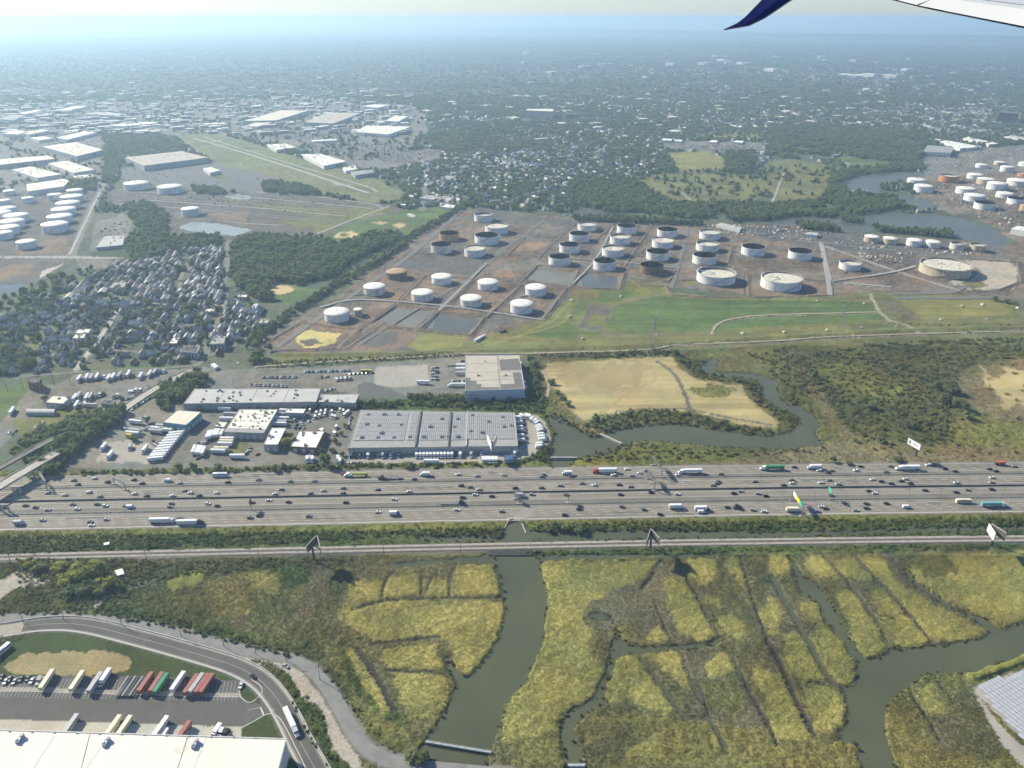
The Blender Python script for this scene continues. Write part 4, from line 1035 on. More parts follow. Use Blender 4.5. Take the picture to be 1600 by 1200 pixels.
# ------------------------------------------------------------------ vegetation
LEAF = mat_leaf('broadleaf_foliage', (.115, .15, .07), (.265, .305, .12), trans=.45)
LEAF_Y = mat_leaf('yellow_green_foliage', (.20, .22, .05), (.36, .36, .09))
SHRUB = mat_leaf('shrub_foliage', .75, 1.75, .95, True, .4)
def crown_mesh(name, seed, mats, lobes=9, leaves=230, size=.24, squash=.85, spread=.55):
    """leaf clumps spread over overlapping lobes; unit crown radius, bottom at z=0"""
    r = random.Random(seed); LB = []
    for k in range(lobes):
        a = r.uniform(0, 2 * pi); q = spread * math.sqrt(r.random()); z = r.uniform(.35, 1.25) * squash
        LB.append((Vector((q * cos(a), q * sin(a), z)), r.uniform(.38, .62) * (1.1 - .25 * z)))
    V = []; F = []
    for k in range(leaves):
        c, R = LB[r.randrange(lobes)]
        d = Vector((r.gauss(0, 1), r.gauss(0, 1), r.gauss(.35, 1))).normalized()
        p = c + d * R * r.uniform(.75, 1.08)
        if p.z < .03: p.z = .03 + r.random() * .1
        n = (d + Vector((r.gauss(0, .45), r.gauss(0, .45), r.gauss(.15, .45)))).normalized()
        a = n.cross(Vector((r.gauss(0, 1), r.gauss(0, 1), r.gauss(0, 1)))).normalized(); b = n.cross(a)
        s = size * r.uniform(.6, 1.3) * .5; i = len(V)
        V += [p + a * s, p + b * s * r.uniform(.7, 1.1), p - a * s, p - b * s * r.uniform(.7, 1.1)]
        F.append((i, i + 1, i + 2, i + 3))
    # a rough inner body so that the crown is not hollow
    for c, R in LB:
        i = len(V); R *= .72
        for th in (-.9, 0, .9):
            for j in range(6):
                a = j * pi / 3 + th; V.append(c + Vector((cos(a) * cos(th), sin(a) * cos(th), sin(th))) * R * r.uniform(.85, 1.1))
        for t in range(2):
            for j in range(6): F.append((i + t * 6 + j, i + t * 6 + (j + 1) % 6, i + t * 6 + 6 + (j + 1) % 6, i + t * 6 + 6 + j))
        F.append(tuple(i + 12 + j for j in range(6)))
    me = bpy.data.meshes.new(name); me.from_pydata([tuple(v) for v in V], [], F)
    for mm in mats: me.materials.append(mm)
    me.update()
    return me
def trunk_mesh(seed):
    r = random.Random(seed); m = MB()
    m.bar((0, 0, -.1), (.01, .02, .75), .13, 0, .07)
    for k in range(4):
        a = k * pi / 2 + r.random(); m.bar((0, 0, .35 + .1 * k), (.45 * cos(a), .45 * sin(a), .75 + .1 * k), .06, 0, .02)
    return m.mesh('trunk', [M_BARK])
CROWNS = [crown_mesh('crown', 100 + k, [LEAF], 9, 230) for k in range(6)]
CROWNS_Y = [crown_mesh('crown', 150 + k, [LEAF_Y], 10, 420, .17) for k in range(2)]
BUSH = [crown_mesh('bush_crown', 200 + k, [SHRUB], 7, 130, .3, .55, .7) for k in range(5)]
BIGC = [crown_mesh('crown', 300 + k, [LEAF], 13, 600, .15) for k in range(2)]
TRUNKS = [trunk_mesh(k) for k in range(4)]
MIDC = [crown_mesh('mid_crown', 500 + k, [LEAF], 8, 85, .36) for k in range(5)]
FARC = [crown_mesh('far_crown', 400 + k, [LEAF], 6, 26, .5, .7, .6) for k in range(5)]

def scatter(name, label, cat, pts, meshes, kind='stuff', tint=None):
    """a mass nobody could count: points instancing small plants; pts = list of (x, y, z, radius, height)"""
    pts = np.array(pts, np.float32)
    me = bpy.data.meshes.new(name); me.vertices.add(len(pts)); me.vertices.foreach_set('co', pts[:, :3].ravel())
    r = np.random.RandomState(len(pts))
    at = me.attributes.new('sc', 'FLOAT_VECTOR', 'POINT'); at.data.foreach_set('vector', np.stack([pts[:, 3], pts[:, 3] * r.uniform(.85, 1.15, len(pts)), pts[:, 4]], -1).astype(np.float32).ravel())
    at = me.attributes.new('rt', 'FLOAT_VECTOR', 'POINT'); rr = np.zeros((len(pts), 3), np.float32)
    rr[:, 2] = pts[:, 5] if pts.shape[1] > 5 else r.uniform(0, 6.28, len(pts)); at.data.foreach_set('vector', rr.ravel())
    if tint is not None:
        at = me.attributes.new('tint', 'FLOAT_COLOR', 'POINT'); cc4 = np.ones((len(pts), 4), np.float32); cc4[:, :3] = tint; at.data.foreach_set('color', cc4.ravel())
    at = me.attributes.new('ix', 'INT', 'POINT'); at.data.foreach_set('value', r.randint(0, len(meshes), len(pts)).astype(np.int32))
    cc = bpy.data.collections.new(name + '_kinds')
    for k, mm in enumerate(meshes): cc.objects.link(bpy.data.objects.new('%s_kind' % name, mm))
    ng = bpy.data.node_groups.new(name, 'GeometryNodeTree')
    ng.interface.new_socket('Geometry', in_out='INPUT', socket_type='NodeSocketGeometry'); ng.interface.new_socket('Geometry', in_out='OUTPUT', socket_type='NodeSocketGeometry')
    n, l = ng.nodes, ng.links
    gi = n.new('NodeGroupInput'); go = n.new('NodeGroupOutput'); ip = n.new('GeometryNodeInstanceOnPoints'); ci = n.new('GeometryNodeCollectionInfo')
    ci.inputs[0].default_value = cc; ci.inputs['Separate Children'].default_value = True
    ip.inputs['Pick Instance'].default_value = True
    def attr(nm, ty):
        a = n.new('GeometryNodeInputNamedAttribute'); a.data_type = ty; a.inputs[0].default_value = nm; return a.outputs[0]
    l.new(gi.outputs[0], ip.inputs['Points']); l.new(ci.outputs[0], ip.inputs['Instance']); l.new(attr('ix', 'INT'), ip.inputs['Instance Index'])
    l.new(attr('rt', 'FLOAT_VECTOR'), ip.inputs['Rotation']); l.new(attr('sc', 'FLOAT_VECTOR'), ip.inputs['Scale']); l.new(ip.outputs[0], go.inputs[0])
    o = add(name, me); md = o.modifiers.new('plants', 'NODES'); md.node_group = ng
    return tag(o, label, cat, None, kind)

OPEN_FAR = [p for c, p, w in PAINT if c in ('lot', 'air', 'apron', 'ylawn', 'grey', 'dirt', 'wat', 'lawn') and min(q[1] for q in p) < 345]
PARKISH = [p for c, p, w in PAINT if c == 'olive' and max(q[1] for q in p) < 330 and min(q[0] for q in p) > 900]
WOODS = {  # name: (outline, spacing m, crown radius, height)
 'ball field wood': ([(362,380),(400,368),(450,374),(490,370),(525,387),(580,365),(625,365),(612,385),(575,397),(540,417),(522,435),(482,440),(460,445),(425,440),(422,472),(400,470),(362,440)], 8.5, 6, 13),
 'pond wood': ([(197,322),(225,316),(262,335),(262,372),(345,368),(350,382),(280,392),(235,405),(205,415),(200,380),(215,360),(205,345)], 9, 6, 12),
 'left edge trees': ([(-60,490),(0,470),(60,440),(120,420),(155,420),(150,432),(90,455),(70,490),(62,515),(0,540),(-60,560)], 17, 6, 10),
 'corner trees': ([(-60,560),(0,535),(40,530),(52,560),(40,582),(0,590),(-60,600)], 12, 6, 11),
 'overpass bank': ([(78,742),(105,716),(140,693),(180,666),(206,642),(192,640),(150,660),(110,685),(70,712),(62,735)], 6, 5, 11),
 'overpass trees': ([(20,712),(25,697),(60,675),(120,650),(155,645),(192,645),(178,657),(140,685),(105,720),(85,738),(57,728)], 7, 5, 9),
 'yard trees': ([(243,620),(262,598),(300,582),(325,590),(318,606),(290,628),(262,640),(245,636)], 7, 5.5, 10),
}
HEDGES = {  # name: (line, width m, spacing m, radius, height)
 'tank farm hedge': ([(712,331),(650,367),(587,410),(520,450),(462,486),(412,522),(392,545)], 16, 6, 4.5, 9),
 'warehouse hedgerow': ([(296,637),(400,635),(500,634),(560,634),(620,632)], 7, 6, 4.2, 7),
 'grey building hedgerow': ([(640,622),(700,624),(760,622),(830,618),(850,634)], 8, 6, 4, 6.5),
 'lane trees': ([(828,560),(832,585),(838,610)], 5, 7, 4.5, 8),
}
trees = []       # candidates (apparent size, x, y, r, h, zone)
def in_any(px, py, polys): return any(pip1(px, py, p) for p in polys)
def fill(poly, sp, fn):
    W = [Q(*p) for p in poly]; x0 = min(p.x for p in W); x1 = max(p.x for p in W); y0 = min(p.y for p in W); y1 = max(p.y for p in W)
    y = y0
    while y < y1:
        x = x0 + rnd.random() * sp
        while x < x1:
            X = x + rnd.uniform(-.4, .4) * sp; Y = y + rnd.uniform(-.4, .4) * sp
            a, b = pix(X, Y)
            if pip1(a, b, poly): fn(X, Y, a, b)
            x += sp
        y += sp
def tree_at(x, y, r, h, zone):
    d = math.sqrt(x * x + y * y + CAM_H ** 2); trees.append((r * h / d / d, x, y, r, h, zone))
for nm, (poly, sp, r, h) in WOODS.items():
    fill(poly, sp, lambda X, Y, a, b: tree_at(X, Y, r * rnd.choice([.6, .85, 1, 1.15, 1.4]) * rnd.uniform(.9, 1.1), h * rnd.uniform(.65, 1.25), nm))
for nm, (line, wd, sp, r, h) in HEDGES.items():
    L = smooth_line([Q(*p) for p in line], sp); S = sides(L)
    for p, s in zip(L, S):
        for k in range(max(1, int(wd / sp))):
            q = p + s * rnd.uniform(-wd / 2, wd / 2); tree_at(q.x, q.y, r * rnd.uniform(.6, 1.2), h * rnd.uniform(.6, 1.25), nm)
# trees among the houses of the left neighbourhood
NEIGH = [(-60,585),(-60,530),(0,500),(40,480),(70,465),(100,450),(150,430),(180,418),(230,405),(270,395),(345,385),(352,395),(350,470),(405,480),(415,500),(395,530),(360,545),(330,560),(240,572),(100,578),(30,585)]
fill(NEIGH, 15, lambda X, Y, a, b: rnd.random() < .6 and tree_at(X, Y, rnd.uniform(3, 6.5), rnd.uniform(6, 12), 'neighbourhood tree'))
# single trees: (px, py of the foot, radius, height, zone, yellowish)
SINGLES = [(405,560,9,14,'tree by the corner of the tank farm',0),(398,566,8,11,'tree by the corner of the tank farm',0),(420,548,6,10,'tree by the corner of the tank farm',0),
 (453,697,7.5,11,'tree between the two white roofed yard buildings',1),(452,686,5,9,'tree between the two white roofed yard buildings',1),(509,730,6.5,15,'tall tree on the verge above the highway',0),(302,735,5,9,'verge tree beside the highway',0),(343,735,5.5,8,'verge tree beside the highway',0),(280,735,4.5,7,'verge tree beside the highway',0),(428,736,4.5,7,'verge tree beside the highway',0),(443,734,3,8,'verge tree beside the highway',0),(639,730,6,6,'verge tree beside the highway',0),
 (862,600,5.5,7,'lone tree on the dry field near the big warehouse',0),(872,615,4.5,5,'lone tree on the dry field near the big warehouse',0),(880,625,5,6,'lone tree on the dry field near the big warehouse',0),(887,634,4.5,6,'lone tree on the dry field near the big warehouse',0),
 (930,657,5,8,'dark tree on the creek bank',0),(980,650,4.5,6,'dark tree on the creek bank',0),(1129,666,6,8,'dark tree on the creek bank',0),(1010,650,5,5,'dark tree on the creek bank',0),(1273,590,4.5,10,'dark tree standing in the yellow scrub',0),(1283,608,4,4,'dark tree standing in the yellow scrub',0),
 (1055,555,6,8,'tree at the field corner by the ditch',0),(1062,565,5,7,'tree at the field corner by the ditch',0),(1020,551,5,6,'tree at the field corner by the ditch',0),(985,552,5,5,'tree at the field corner by the ditch',0),(970,554,5,5,'tree at the field corner by the ditch',0),
 (1555,470,6,8,'tree beside the right landfill field',0),(1572,474,6,7,'tree beside the right landfill field',0),(1586,476,5,6,'tree beside the right landfill field',0),
 (1375,692,5,7,'round bush tree near the roadside billboard',0),(1400,720,6,5,'round bush tree near the roadside billboard',0),(1301,722,4,6,'round bush tree near the roadside billboard',0),(1326,726,4,4,'round bush tree near the roadside billboard',0),(1360,640,6,9,'scrubland tree',0),(1420,668,7,9,'scrubland tree',0),(1500,640,9,13,'scrubland tree',0),(1475,630,8,12,'scrubland tree',0),(1488,615,8,12,'scrubland tree',0),(1510,655,7,10,'scrubland tree',0),(1465,610,7,12,'scrubland tree',0),
 (110,912,9,10,'willow in the left marsh corner',1),(128,905,10,13,'willow in the left marsh corner',1),(150,900,9,13,'willow in the left marsh corner',1),(95,895,7,9,'willow in the left marsh corner',1),(135,925,8,9,'willow in the left marsh corner',0),(47,885,6,7,'willow in the left marsh corner',1),(60,893,6,6,'willow in the left marsh corner',0),(168,918,7.5,10,'round tree by the pale slab in the left marsh',1),(155,928,6,7,'willow in the left marsh corner',0),(110,930,7,7,'willow in the left marsh corner',0),
 (655,1190,5,7,'dark tree beside the white pipe crossing',0),(645,1187,4.5,5,'dark tree beside the white pipe crossing',0),(663,1186,4,5,'dark tree beside the white pipe crossing',0),(868,826,5.5,7,'tree beside the culvert south of the highway',0),(882,828,5,6,'tree beside the culvert south of the highway',0),(905,830,6,6,'tree beside the culvert south of the highway',0),(858,830,4,5,'tree beside the culvert south of the highway',0),
 (232,660,4,6,'small tree beside the yard lane',0),(210,690,5,6,'small tree beside the yard lane',0),(188,636,4.5,6,'small tree beside the yard lane',0),(100,640,4.5,6,'small tree behind the cream roofed shed',0),(69,626,5,7,'small tree behind the cream roofed shed',0),(523,692,3.5,6,'small tree on the lane beside the solar warehouse',0),(540,668,3,6,'small tree on the lane beside the solar warehouse',0),(533,680,3,5,'small tree on the lane beside the solar warehouse',0),(535,712,3,5,'small tree on the lane beside the solar warehouse',0),(500,708,4.5,6,'small tree in front of the low white building',0),(520,706,4,5,'small tree in front of the low white building',0),(490,640,3.5,5,'small tree behind the parked vans',0)]
scat_tree = []; picked = []
trees.sort(reverse=True)
NT = 300 - len(SINGLES)
ZL = {'ball field wood': 'leafy tree in the wood beside the ball fields', 'pond wood': 'leafy tree in the wood below the pale pond', 'left edge trees': 'leafy tree in the belt at the left edge of town',
      'corner trees': 'big tree at the lower left corner of the neighbourhood', 'overpass bank': 'tall tree screening the overpass ramp', 'overpass trees': 'tree on the bank beside the road overpass', 'yard trees': 'tree in the clump between the truck yards', 'tank farm hedge': 'tree in the long hedge along the tank farm boundary',
      'warehouse hedgerow': 'hedgerow tree in front of the long grey warehouse', 'grey building hedgerow': 'hedgerow tree in front of the beige warehouse', 'lane trees': 'lane tree beside the beige warehouse', 'neighbourhood tree': 'garden tree among the houses of the neighbourhood'}
for k, (s, x, y, r, h, zone) in enumerate(trees):
    if k < NT: picked.append((x, y, r, h, ZL[zone], 0, zone))
    else: scat_tree.append((x, y, 0, r, h * .6))
for px, py, r, h, zone, yl in SINGLES:
    p = Q(px, py); picked.append((p.x, p.y, r, h, zone, yl, zone))
def put_tree(x, y, r, h, lab, yl, grp):
    t = thing('tree', lab, 'tree', grp, (x, y, 0), rnd.uniform(0, 6.28))
    big = r > 7.4
    cm = CROWNS_Y[rnd.randrange(2)] if yl else (BIGC[rnd.randrange(2)] if big else CROWNS[rnd.randrange(6)])
    add('crown', cm, t, (0, 0, h * .14), 0, (r, r, h * .5 ))
    add('trunk', TRUNKS[rnd.randrange(4)], t, (0, 0, 0), 0, (r * .7, r * .7, h * .8))
REG = {}
for x, y, r, h, lab, yl, grp in picked: REG.setdefault(lab, []).append((x, y, r, h, yl))
def nth(k): return '%d%s' % (k, 'th' if 10 <= k % 100 <= 20 else {1: 'st', 2: 'nd', 3: 'rd'}.get(k % 10, 'th'))
for lab, L in REG.items():
    L.sort(key=lambda e: pix(e[0], e[1])[0])
    for k, (x, y, r, h, yl) in enumerate(L):
        put_tree(x, y, r, h, lab if len(L) == 1 else lab + ', %s from the left' % nth(k + 1), yl, None if len(L) == 1 else lab)

# --- far trees and woods as masses
def far_ok(px, py): return not in_any(px, py, OPEN_FAR)
r2 = np.random.RandomState(5)
dens = []
FAR_ST = []
for c_, l_, w_, h_ in LINES:
    if c_ == 'lot' and max(q[1] for q in l_) < 335 and min(q[0] for q in l_) > 620:
        W_ = [Qn(*q) for q in l_]; FAR_ST += [(a_[0], a_[1], b_[0], b_[1], w_ * .5 + 2.5) for a_, b_ in zip(W_[:-1], W_[1:])]
def far_field(n, y0, y1, rad, hgt, meshes, name, label, extra=None, thr=.40):
    d0 = Q(800, y1).y; d1 = Q(800, y0).y
    out = []
    u = r2.rand(n); D = np.sqrt(d0 * d0 + u * (d1 * d1 - d0 * d0)); X = (r2.rand(n) - .5) * 1.75 * D
    nz = fbm(X, D, 160, 3) + .25 * (r2.rand(n) - .5)
    a, b = pix(X, D)
    keep = (nz > thr) & (b > 30)
    for x0, y0_, x1, y1_, hw_ in FAR_ST:
        tt = np.clip(((X - x0) * (x1 - x0) + (D - y0_) * (y1_ - y0_)) / ((x1 - x0) ** 2 + (y1_ - y0_) ** 2), 0, 1); keep &= np.hypot(X - x0 - tt * (x1 - x0), D - y0_ - tt * (y1_ - y0_)) > hw_
    for p in OPEN_FAR: keep &= ~(pip(a, b, p) & ((r2.rand(n) < .9) | (p is not PAINT[0][1])))
    for p in PARKISH: keep &= ~(pip(a, b, p) & (r2.rand(n) < .82))
    for i in np.where(keep)[0]:
        out.append((X[i], D[i], 0, rad * r2.choice([.55, .8, 1.0, 1.2, 1.5]) * r2.uniform(.85, 1.15), hgt * .6 * r2.uniform(.6, 1.25)))
    if extra: out += extra
    return scatter(name, label, 'trees', out, meshes)
mid = list(scat_tree)
DENSE = [([(880,300),(905,275),(960,285),(1000,300),(1060,318),(1180,318),(1250,318),(1300,312),(1320,302),(1400,310),(1418,325),(1375,331),(1320,340),(1237,338),(1200,344),(1120,348),(1010,334),(900,320)], 10.5),
 ([(1200,195),(1300,198),(1440,205),(1450,215),(1440,245),(1420,255),(1300,244),(1250,248),(1200,246)], 14), ([(1300,270),(1345,262),(1440,255),(1445,266),(1340,272),(1312,286),(1296,312),(1285,310)], 11),
 ([(1130,238),(1180,238),(1178,262),(1165,272),(1135,268)], 11), ([(408,288),(430,284),(498,298),(500,306),(440,304),(412,300)], 8.5), ([(300,293),(352,297),(350,305),(305,303)], 9), ([(100,285),(150,278),(152,298),(110,300)], 9), ([(158,205),(200,212),(275,216),(285,234),(215,238),(190,240),(180,285),(160,285),(165,240)], 10),
 ([(1240,350),(1308,355),(1310,363),(1250,358)], 6), ([(1360,355),(1400,361),(1485,364),(1492,374),(1412,366),(1360,362)], 6), ([(1320,340),(1350,347),(1345,351),(1315,345)], 6), ([(895,340),(1010,342),(1100,349),(1095,353),(960,348),(895,345)], 7),
 ([(660,205),(700,205),(790,225),(860,225),(860,232),(700,240),(665,225)], 22)]
for poly, sp in DENSE:
    fill(poly, sp, lambda X, Y, a, b: float(vnoise(np.array(X), np.array(Y), 40.)) > (.42 if sp >= 14 else .22) and mid.append((X, Y, 0, sp * .62 * rnd.uniform(.75, 1.25), .6 * rnd.uniform(9, 15))))
# scrubland and banks: low bushes
bush = []
SCRUB_P = [([(1215,560),(1300,548),(1400,534),(1600,528),(1700,528),(1700,560),(1540,562),(1500,580),(1490,640),(1460,668),(1400,655),(1370,690),(1340,682),(1300,640),(1270,612)], 5.2, 3.0, 2.5, .6), ([(1160,548),(1225,545),(1300,600),(1240,640),(1222,600)], 6, 2.6, 2.6, .6), ([(1300,640),(1500,650),(1640,690),(1640,715),(1350,712)], 8, 2.4, 2.2, .4), ([(1540,560),(1700,555),(1700,680),(1540,650)], 12, 3, 2.4, .4),
 ([(905,665),(960,648),(1010,640),(1080,645),(1140,664),(1205,672),(1200,681),(1125,671),(1075,663),(1020,661),(980,668),(945,676)], 4.2, 2.5, 3, .85), ([(1058,562),(1092,592),(1160,600),(1182,632),(1215,655),(1235,662),(1228,672),(1248,662),(1243,651),(1205,633),(1190,622),(1188,603),(1140,589),(1098,583),(1092,570)], 4.5, 2.5, 2.8, .8), ([(845,640),(880,650),(905,665),(938,682),(930,686),(895,668),(850,650)], 4, 2, 2.2, .8),
 ([(970,697),(1000,689),(1060,700),(1150,706),(1250,702),(1290,698),(1290,706),(1100,716),(900,722),(890,718)], 4.5, 2.2, 2, .7), ([(812,722),(850,700),(864,688),(858,722)], 3.5, 2.2, 3, .9), ([(-40,838),(400,832),(790,824),(780,840),(660,836),(400,852),(-40,866)], 2.5, 1.7, 1.7, .85), ([(830,820),(1000,816),(1600,808),(1640,808),(1640,820),(1440,822),(1100,828),(835,829)], 2.5, 1.7, 1.8, .85), ([(780,864),(1060,857),(1400,853),(1640,851),(1640,856),(1060,864),(850,867)], 3, 1.3, 1.2, .7),
 ([(880,846),(1060,842),(1640,830),(1640,835),(1100,842),(880,847)], 3.4, 1.4, 1.3, .6), ([(110,738),(240,734),(400,732),(545,726),(800,724),(805,728),(400,738),(110,744)], 3.6, 2.2, 2.6, .7), ([(10,875),(190,872),(250,880),(420,872),(560,872),(520,880),(300,900),(230,910),(180,945),(140,960),(20,960),(-40,960),(40,925)], 2.6, 1.6, 1.5, .75), ([(150,958),(180,945),(260,965),(350,985),(430,1010),(470,1022),(455,1027),(380,1010),(250,978),(170,968)], 2.8, 1.6, 1.6, .8), ([(430,1045),(470,1080),(500,1110),(515,1170),(548,1210),(520,1210),(480,1150)], 3, 1.3, 1.2, .5),
 ([(495,1035),(535,1070),(575,1130),(612,1165),(618,1176),(565,1132),(528,1078)], 3, 1.2, 1.1, .6), ([(600,1204),(880,1212),(880,1240),(600,1240)], 3, 1.4, 1.3, .6), ([(640,618),(850,615),(850,645),(640,635)], 4, 2.4, 3, .7), ([(290,634),(620,628),(620,640),(290,641)], 3.5, 2, 2.6, .8), ([(420,564),(720,551),(727,556),(560,566),(430,576)], 4, 1.9, 1.9, .8), ([(830,556),(1050,547),(1060,556),(900,560)], 4, 2.2, 2.6, .7), ([(1370,505),(1640,505),(1640,522),(1440,524)], 9, 2, 1.6, .4), ([(1420,690),(1430,660),(1480,650),(1490,690)], 5, 3, 3, .6)]
for poly, sp, r, h, pr in SCRUB_P:
    fill(poly, sp, lambda X, Y, a, b: rnd.random() < pr and bush.append((X, Y, 0, r * rnd.uniform(.5, 1.3), h * rnd.uniform(.5, 1.3))))
# marsh grass in tufts
def tuft_mesh(seed, mt, n=11, w=.62):
    r = random.Random(seed); m = MB()
    for k in range(n):
        a = r.uniform(0, 2 * pi); q = r.uniform(0, .95); c = Vector((q * cos(a), q * sin(a), r.uniform(.25, 1.0) * (1.1 - .6 * q)))
        nn = Vector((r.gauss(0, .5), r.gauss(0, .5), 1)).normalized(); u = nn.cross(Vector((cos(a), sin(a), .2))).normalized(); v = nn.cross(u); s = w * r.uniform(.35, .65)
        m.face([c + u * s, c + v * s * .6, c - u * s, c - v * s * .6])
    return m.mesh('tuft', [mt])
GR = mat_leaf('marsh_grass', .9, 1.55, .95, True, .3)
def tufts(name, label, classes, n, meshes, hgt, y0, y1, smin, smax, grow=1.0):
    ok = np.isin(C, [KI[c] for c in classes]) & (PY > y0) & (PY < y1) & (PX > -60) & (PX < 1660)
    I = np.where(ok.ravel())[0]; area = (DIST.ravel()[I]) ** 3; pr = area / area.sum(); k = r3.choice(I, n, p=pr)
    x = WX.ravel()[k] + r3.uniform(-1, 1, n) * 1.1; y = WY.ravel()[k] + r3.uniform(-1, 1, n) * 1.3; z = Zb.ravel()[k] - .12
    s = r3.uniform(smin, smax, n)
    tn_ = Cf[k] * grow
    scatter(name, label, 'grass', np.stack([x, y, z, s, hgt * r3.uniform(.4, 1.3, n)], -1), meshes, 'stuff', tn_)
r3 = np.random.RandomState(21); TM = [tuft_mesh(k, GR) for k in range(6)]
tufts('marsh_grass', 'tufted yellow grass covering the marsh islands', ['my'], 80000, TM, .5, 868, 1215, .35, .95, 1.1)
tufts('sedge', 'tufted olive and brown sedge between the marsh islands', ['mo', 'md', 'mg', 'veg', 'scrub', 'mud'], 75000, TM, .6, 868, 1215, .4, 1.05)
tufts('rough_grass', 'rough tufted grass on verges, scrub and fields', ['veg', 'vegy', 'scrub', 'scruby', 'scrubt', 'mo'], 45000, TM, .8, 540, 868, .6, 1.6)
# fringe of reeds along marsh shores
for pts in (W_MAIN, W_EAST, W_LAKE, W_CREEK, W_CANAL):
    W = [Q(*p) for p in pts]
    for a, b in zip(W, W[1:] + W[:1]):
        n = int((b - a).length / 2.2)
        for k in range(n):
            if rnd.random() < .55:
                p = a.lerp(b, rnd.random()); bush.append((p.x + rnd.uniform(-1.6, 1.6), p.y + rnd.uniform(-1.6, 1.6), -.3, rnd.uniform(.6, 1.4), rnd.uniform(.5, 1.3)))
bp_ = np.array(bush); bx, by = pix(bp_[:, 0], bp_[:, 1]); jj = np.clip(((bx - NX0) / 2.6).round().astype(int), 0, nc - 1); ii = np.clip(np.searchsorted(-ys, -by), 0, nr - 1)
near_col = col[ii, jj]; wet = (C[ii, jj] == KI['wat'])[:, None]
btint = np.where(wet, np.array([.12, .12, .05]), near_col * .6 + np.array([.15, .16, .055]) * .5)
scatter('shrubbery', 'olive shrubs and reeds over banks, verges and scrubland', 'shrubs', bush, BUSH, 'stuff', btint)
far_field(26000, 225, 332, 5.8, 10, CROWNS, 'suburb_trees', 'dense trees through the nearer suburbs and river woods', mid, .42)
far_field(50000, 150, 228, 6.8, 11, MIDC, 'outer_suburb_trees', 'dense trees through the outer suburbs', None, .36)
far_field(80000, 58, 152, 17, 12, FARC, 'distant_trees', 'hazy mass of distant trees below the ridge', None, .33)

# ------------------------------------------------------------------ storage tanks
T_WHITE = mat('tank_white', (.74, .73, .70), .5, .05, .12, streak=((.46, .40, .32), .28))
T_STAIN = mat('tank_stained_white', (.66, .63, .56), .55, .08, .15, streak=((.30, .22, .15), .45))
T_BEIGE = mat('tank_beige', (.52, .45, .33), .6, .08, .2, streak=((.30, .19, .10), .5))
T_TAN = mat('tank_tan', (.45, .31, .18), .65, .1, .2, streak=((.24, .12, .06), .5))
T_RUST = mat('tank_rust', (.22, .14, .085), .75, .2, .4, streak=((.10, .06, .04), .5))
T_ORANGE = mat('tank_orange', (.46, .20, .07), .65, .15, .3, streak=((.5, .35, .22), .3))
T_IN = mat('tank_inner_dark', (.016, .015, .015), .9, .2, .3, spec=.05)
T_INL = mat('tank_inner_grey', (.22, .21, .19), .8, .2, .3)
T_ROOFW = mat('tank_roof_white', (.78, .74, .66), .6, .06, .15)
T_ROOFC = mat('tank_roof_cream', (.62, .57, .46), .7, .2, .25)
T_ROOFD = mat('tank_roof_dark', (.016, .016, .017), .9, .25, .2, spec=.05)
T_ROOFR = mat('tank_roof_rust', (.42, .29, .16), .7, .25, .25)
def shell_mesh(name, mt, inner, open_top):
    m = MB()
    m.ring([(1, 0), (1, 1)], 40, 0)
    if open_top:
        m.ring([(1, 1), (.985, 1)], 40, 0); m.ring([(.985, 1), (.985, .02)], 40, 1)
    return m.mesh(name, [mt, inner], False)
_tm = {}
def tank_parts(kind, open_top):
    key = (kind, open_top)
    if key in _tm: return _tm[key]
    mt = {'w': T_WHITE, 's': T_STAIN, 'b': T_BEIGE, 't': T_TAN, 'r': T_RUST, 'o': T_ORANGE}[kind]
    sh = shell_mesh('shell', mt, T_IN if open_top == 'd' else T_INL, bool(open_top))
    g = MB(); g.ring([(1.002, .955), (1.03, .955), (1.03, .975), (1.002, .975)], 40, 0); gir = g.mesh('wind_girder', [mt])
    st = MB()
    for k in range(18):
        a = -2.3 + k * .075; st.bar((1.03 * cos(a), 1.03 * sin(a), k / 18), (1.03 * cos(a + .075), 1.03 * sin(a + .075), (k + 1) / 18), .035)
    stm = st.mesh('stairway', [M_STEEL if kind in 'ws' else mt])
    if open_top:
        r = MB(); r.ring([(.985, 0), (.93, .0), (.93, .03), (.05, .035), (0, .035)], 40, 0)
        for k in range(10):
            a = rnd.uniform(0, 6.28); q = rnd.uniform(.2, .85); r.box((q * cos(a), q * sin(a), .05), (.05, .05, .04), 1)
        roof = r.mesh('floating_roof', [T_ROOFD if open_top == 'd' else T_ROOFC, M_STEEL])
        ld = MB(); ld.bar((-.97, .1, .72), (.25, .0, .06), .045); lad = ld.mesh('ladder', [M_WHITE])
    else:
        rm = {'r': T_ROOFR, 't': T_ROOFR, 'b': T_ROOFW, 'o': T_ROOFR}.get(kind, T_ROOFW)
        r = MB(); r.ring([(1.0, 0), (.99, .012), (.5, .055), (0, .085)], 40, 0); roof = r.mesh('roof', [rm], True)
        ld = MB(); ld.ring([(.04, .05), (.04, .14), (0, .14)], 8, 0)
        lad = ld.mesh('vent', [M_STEEL])
    _tm[key] = (sh, gir, stm, roof, lad)
    return _tm[key]
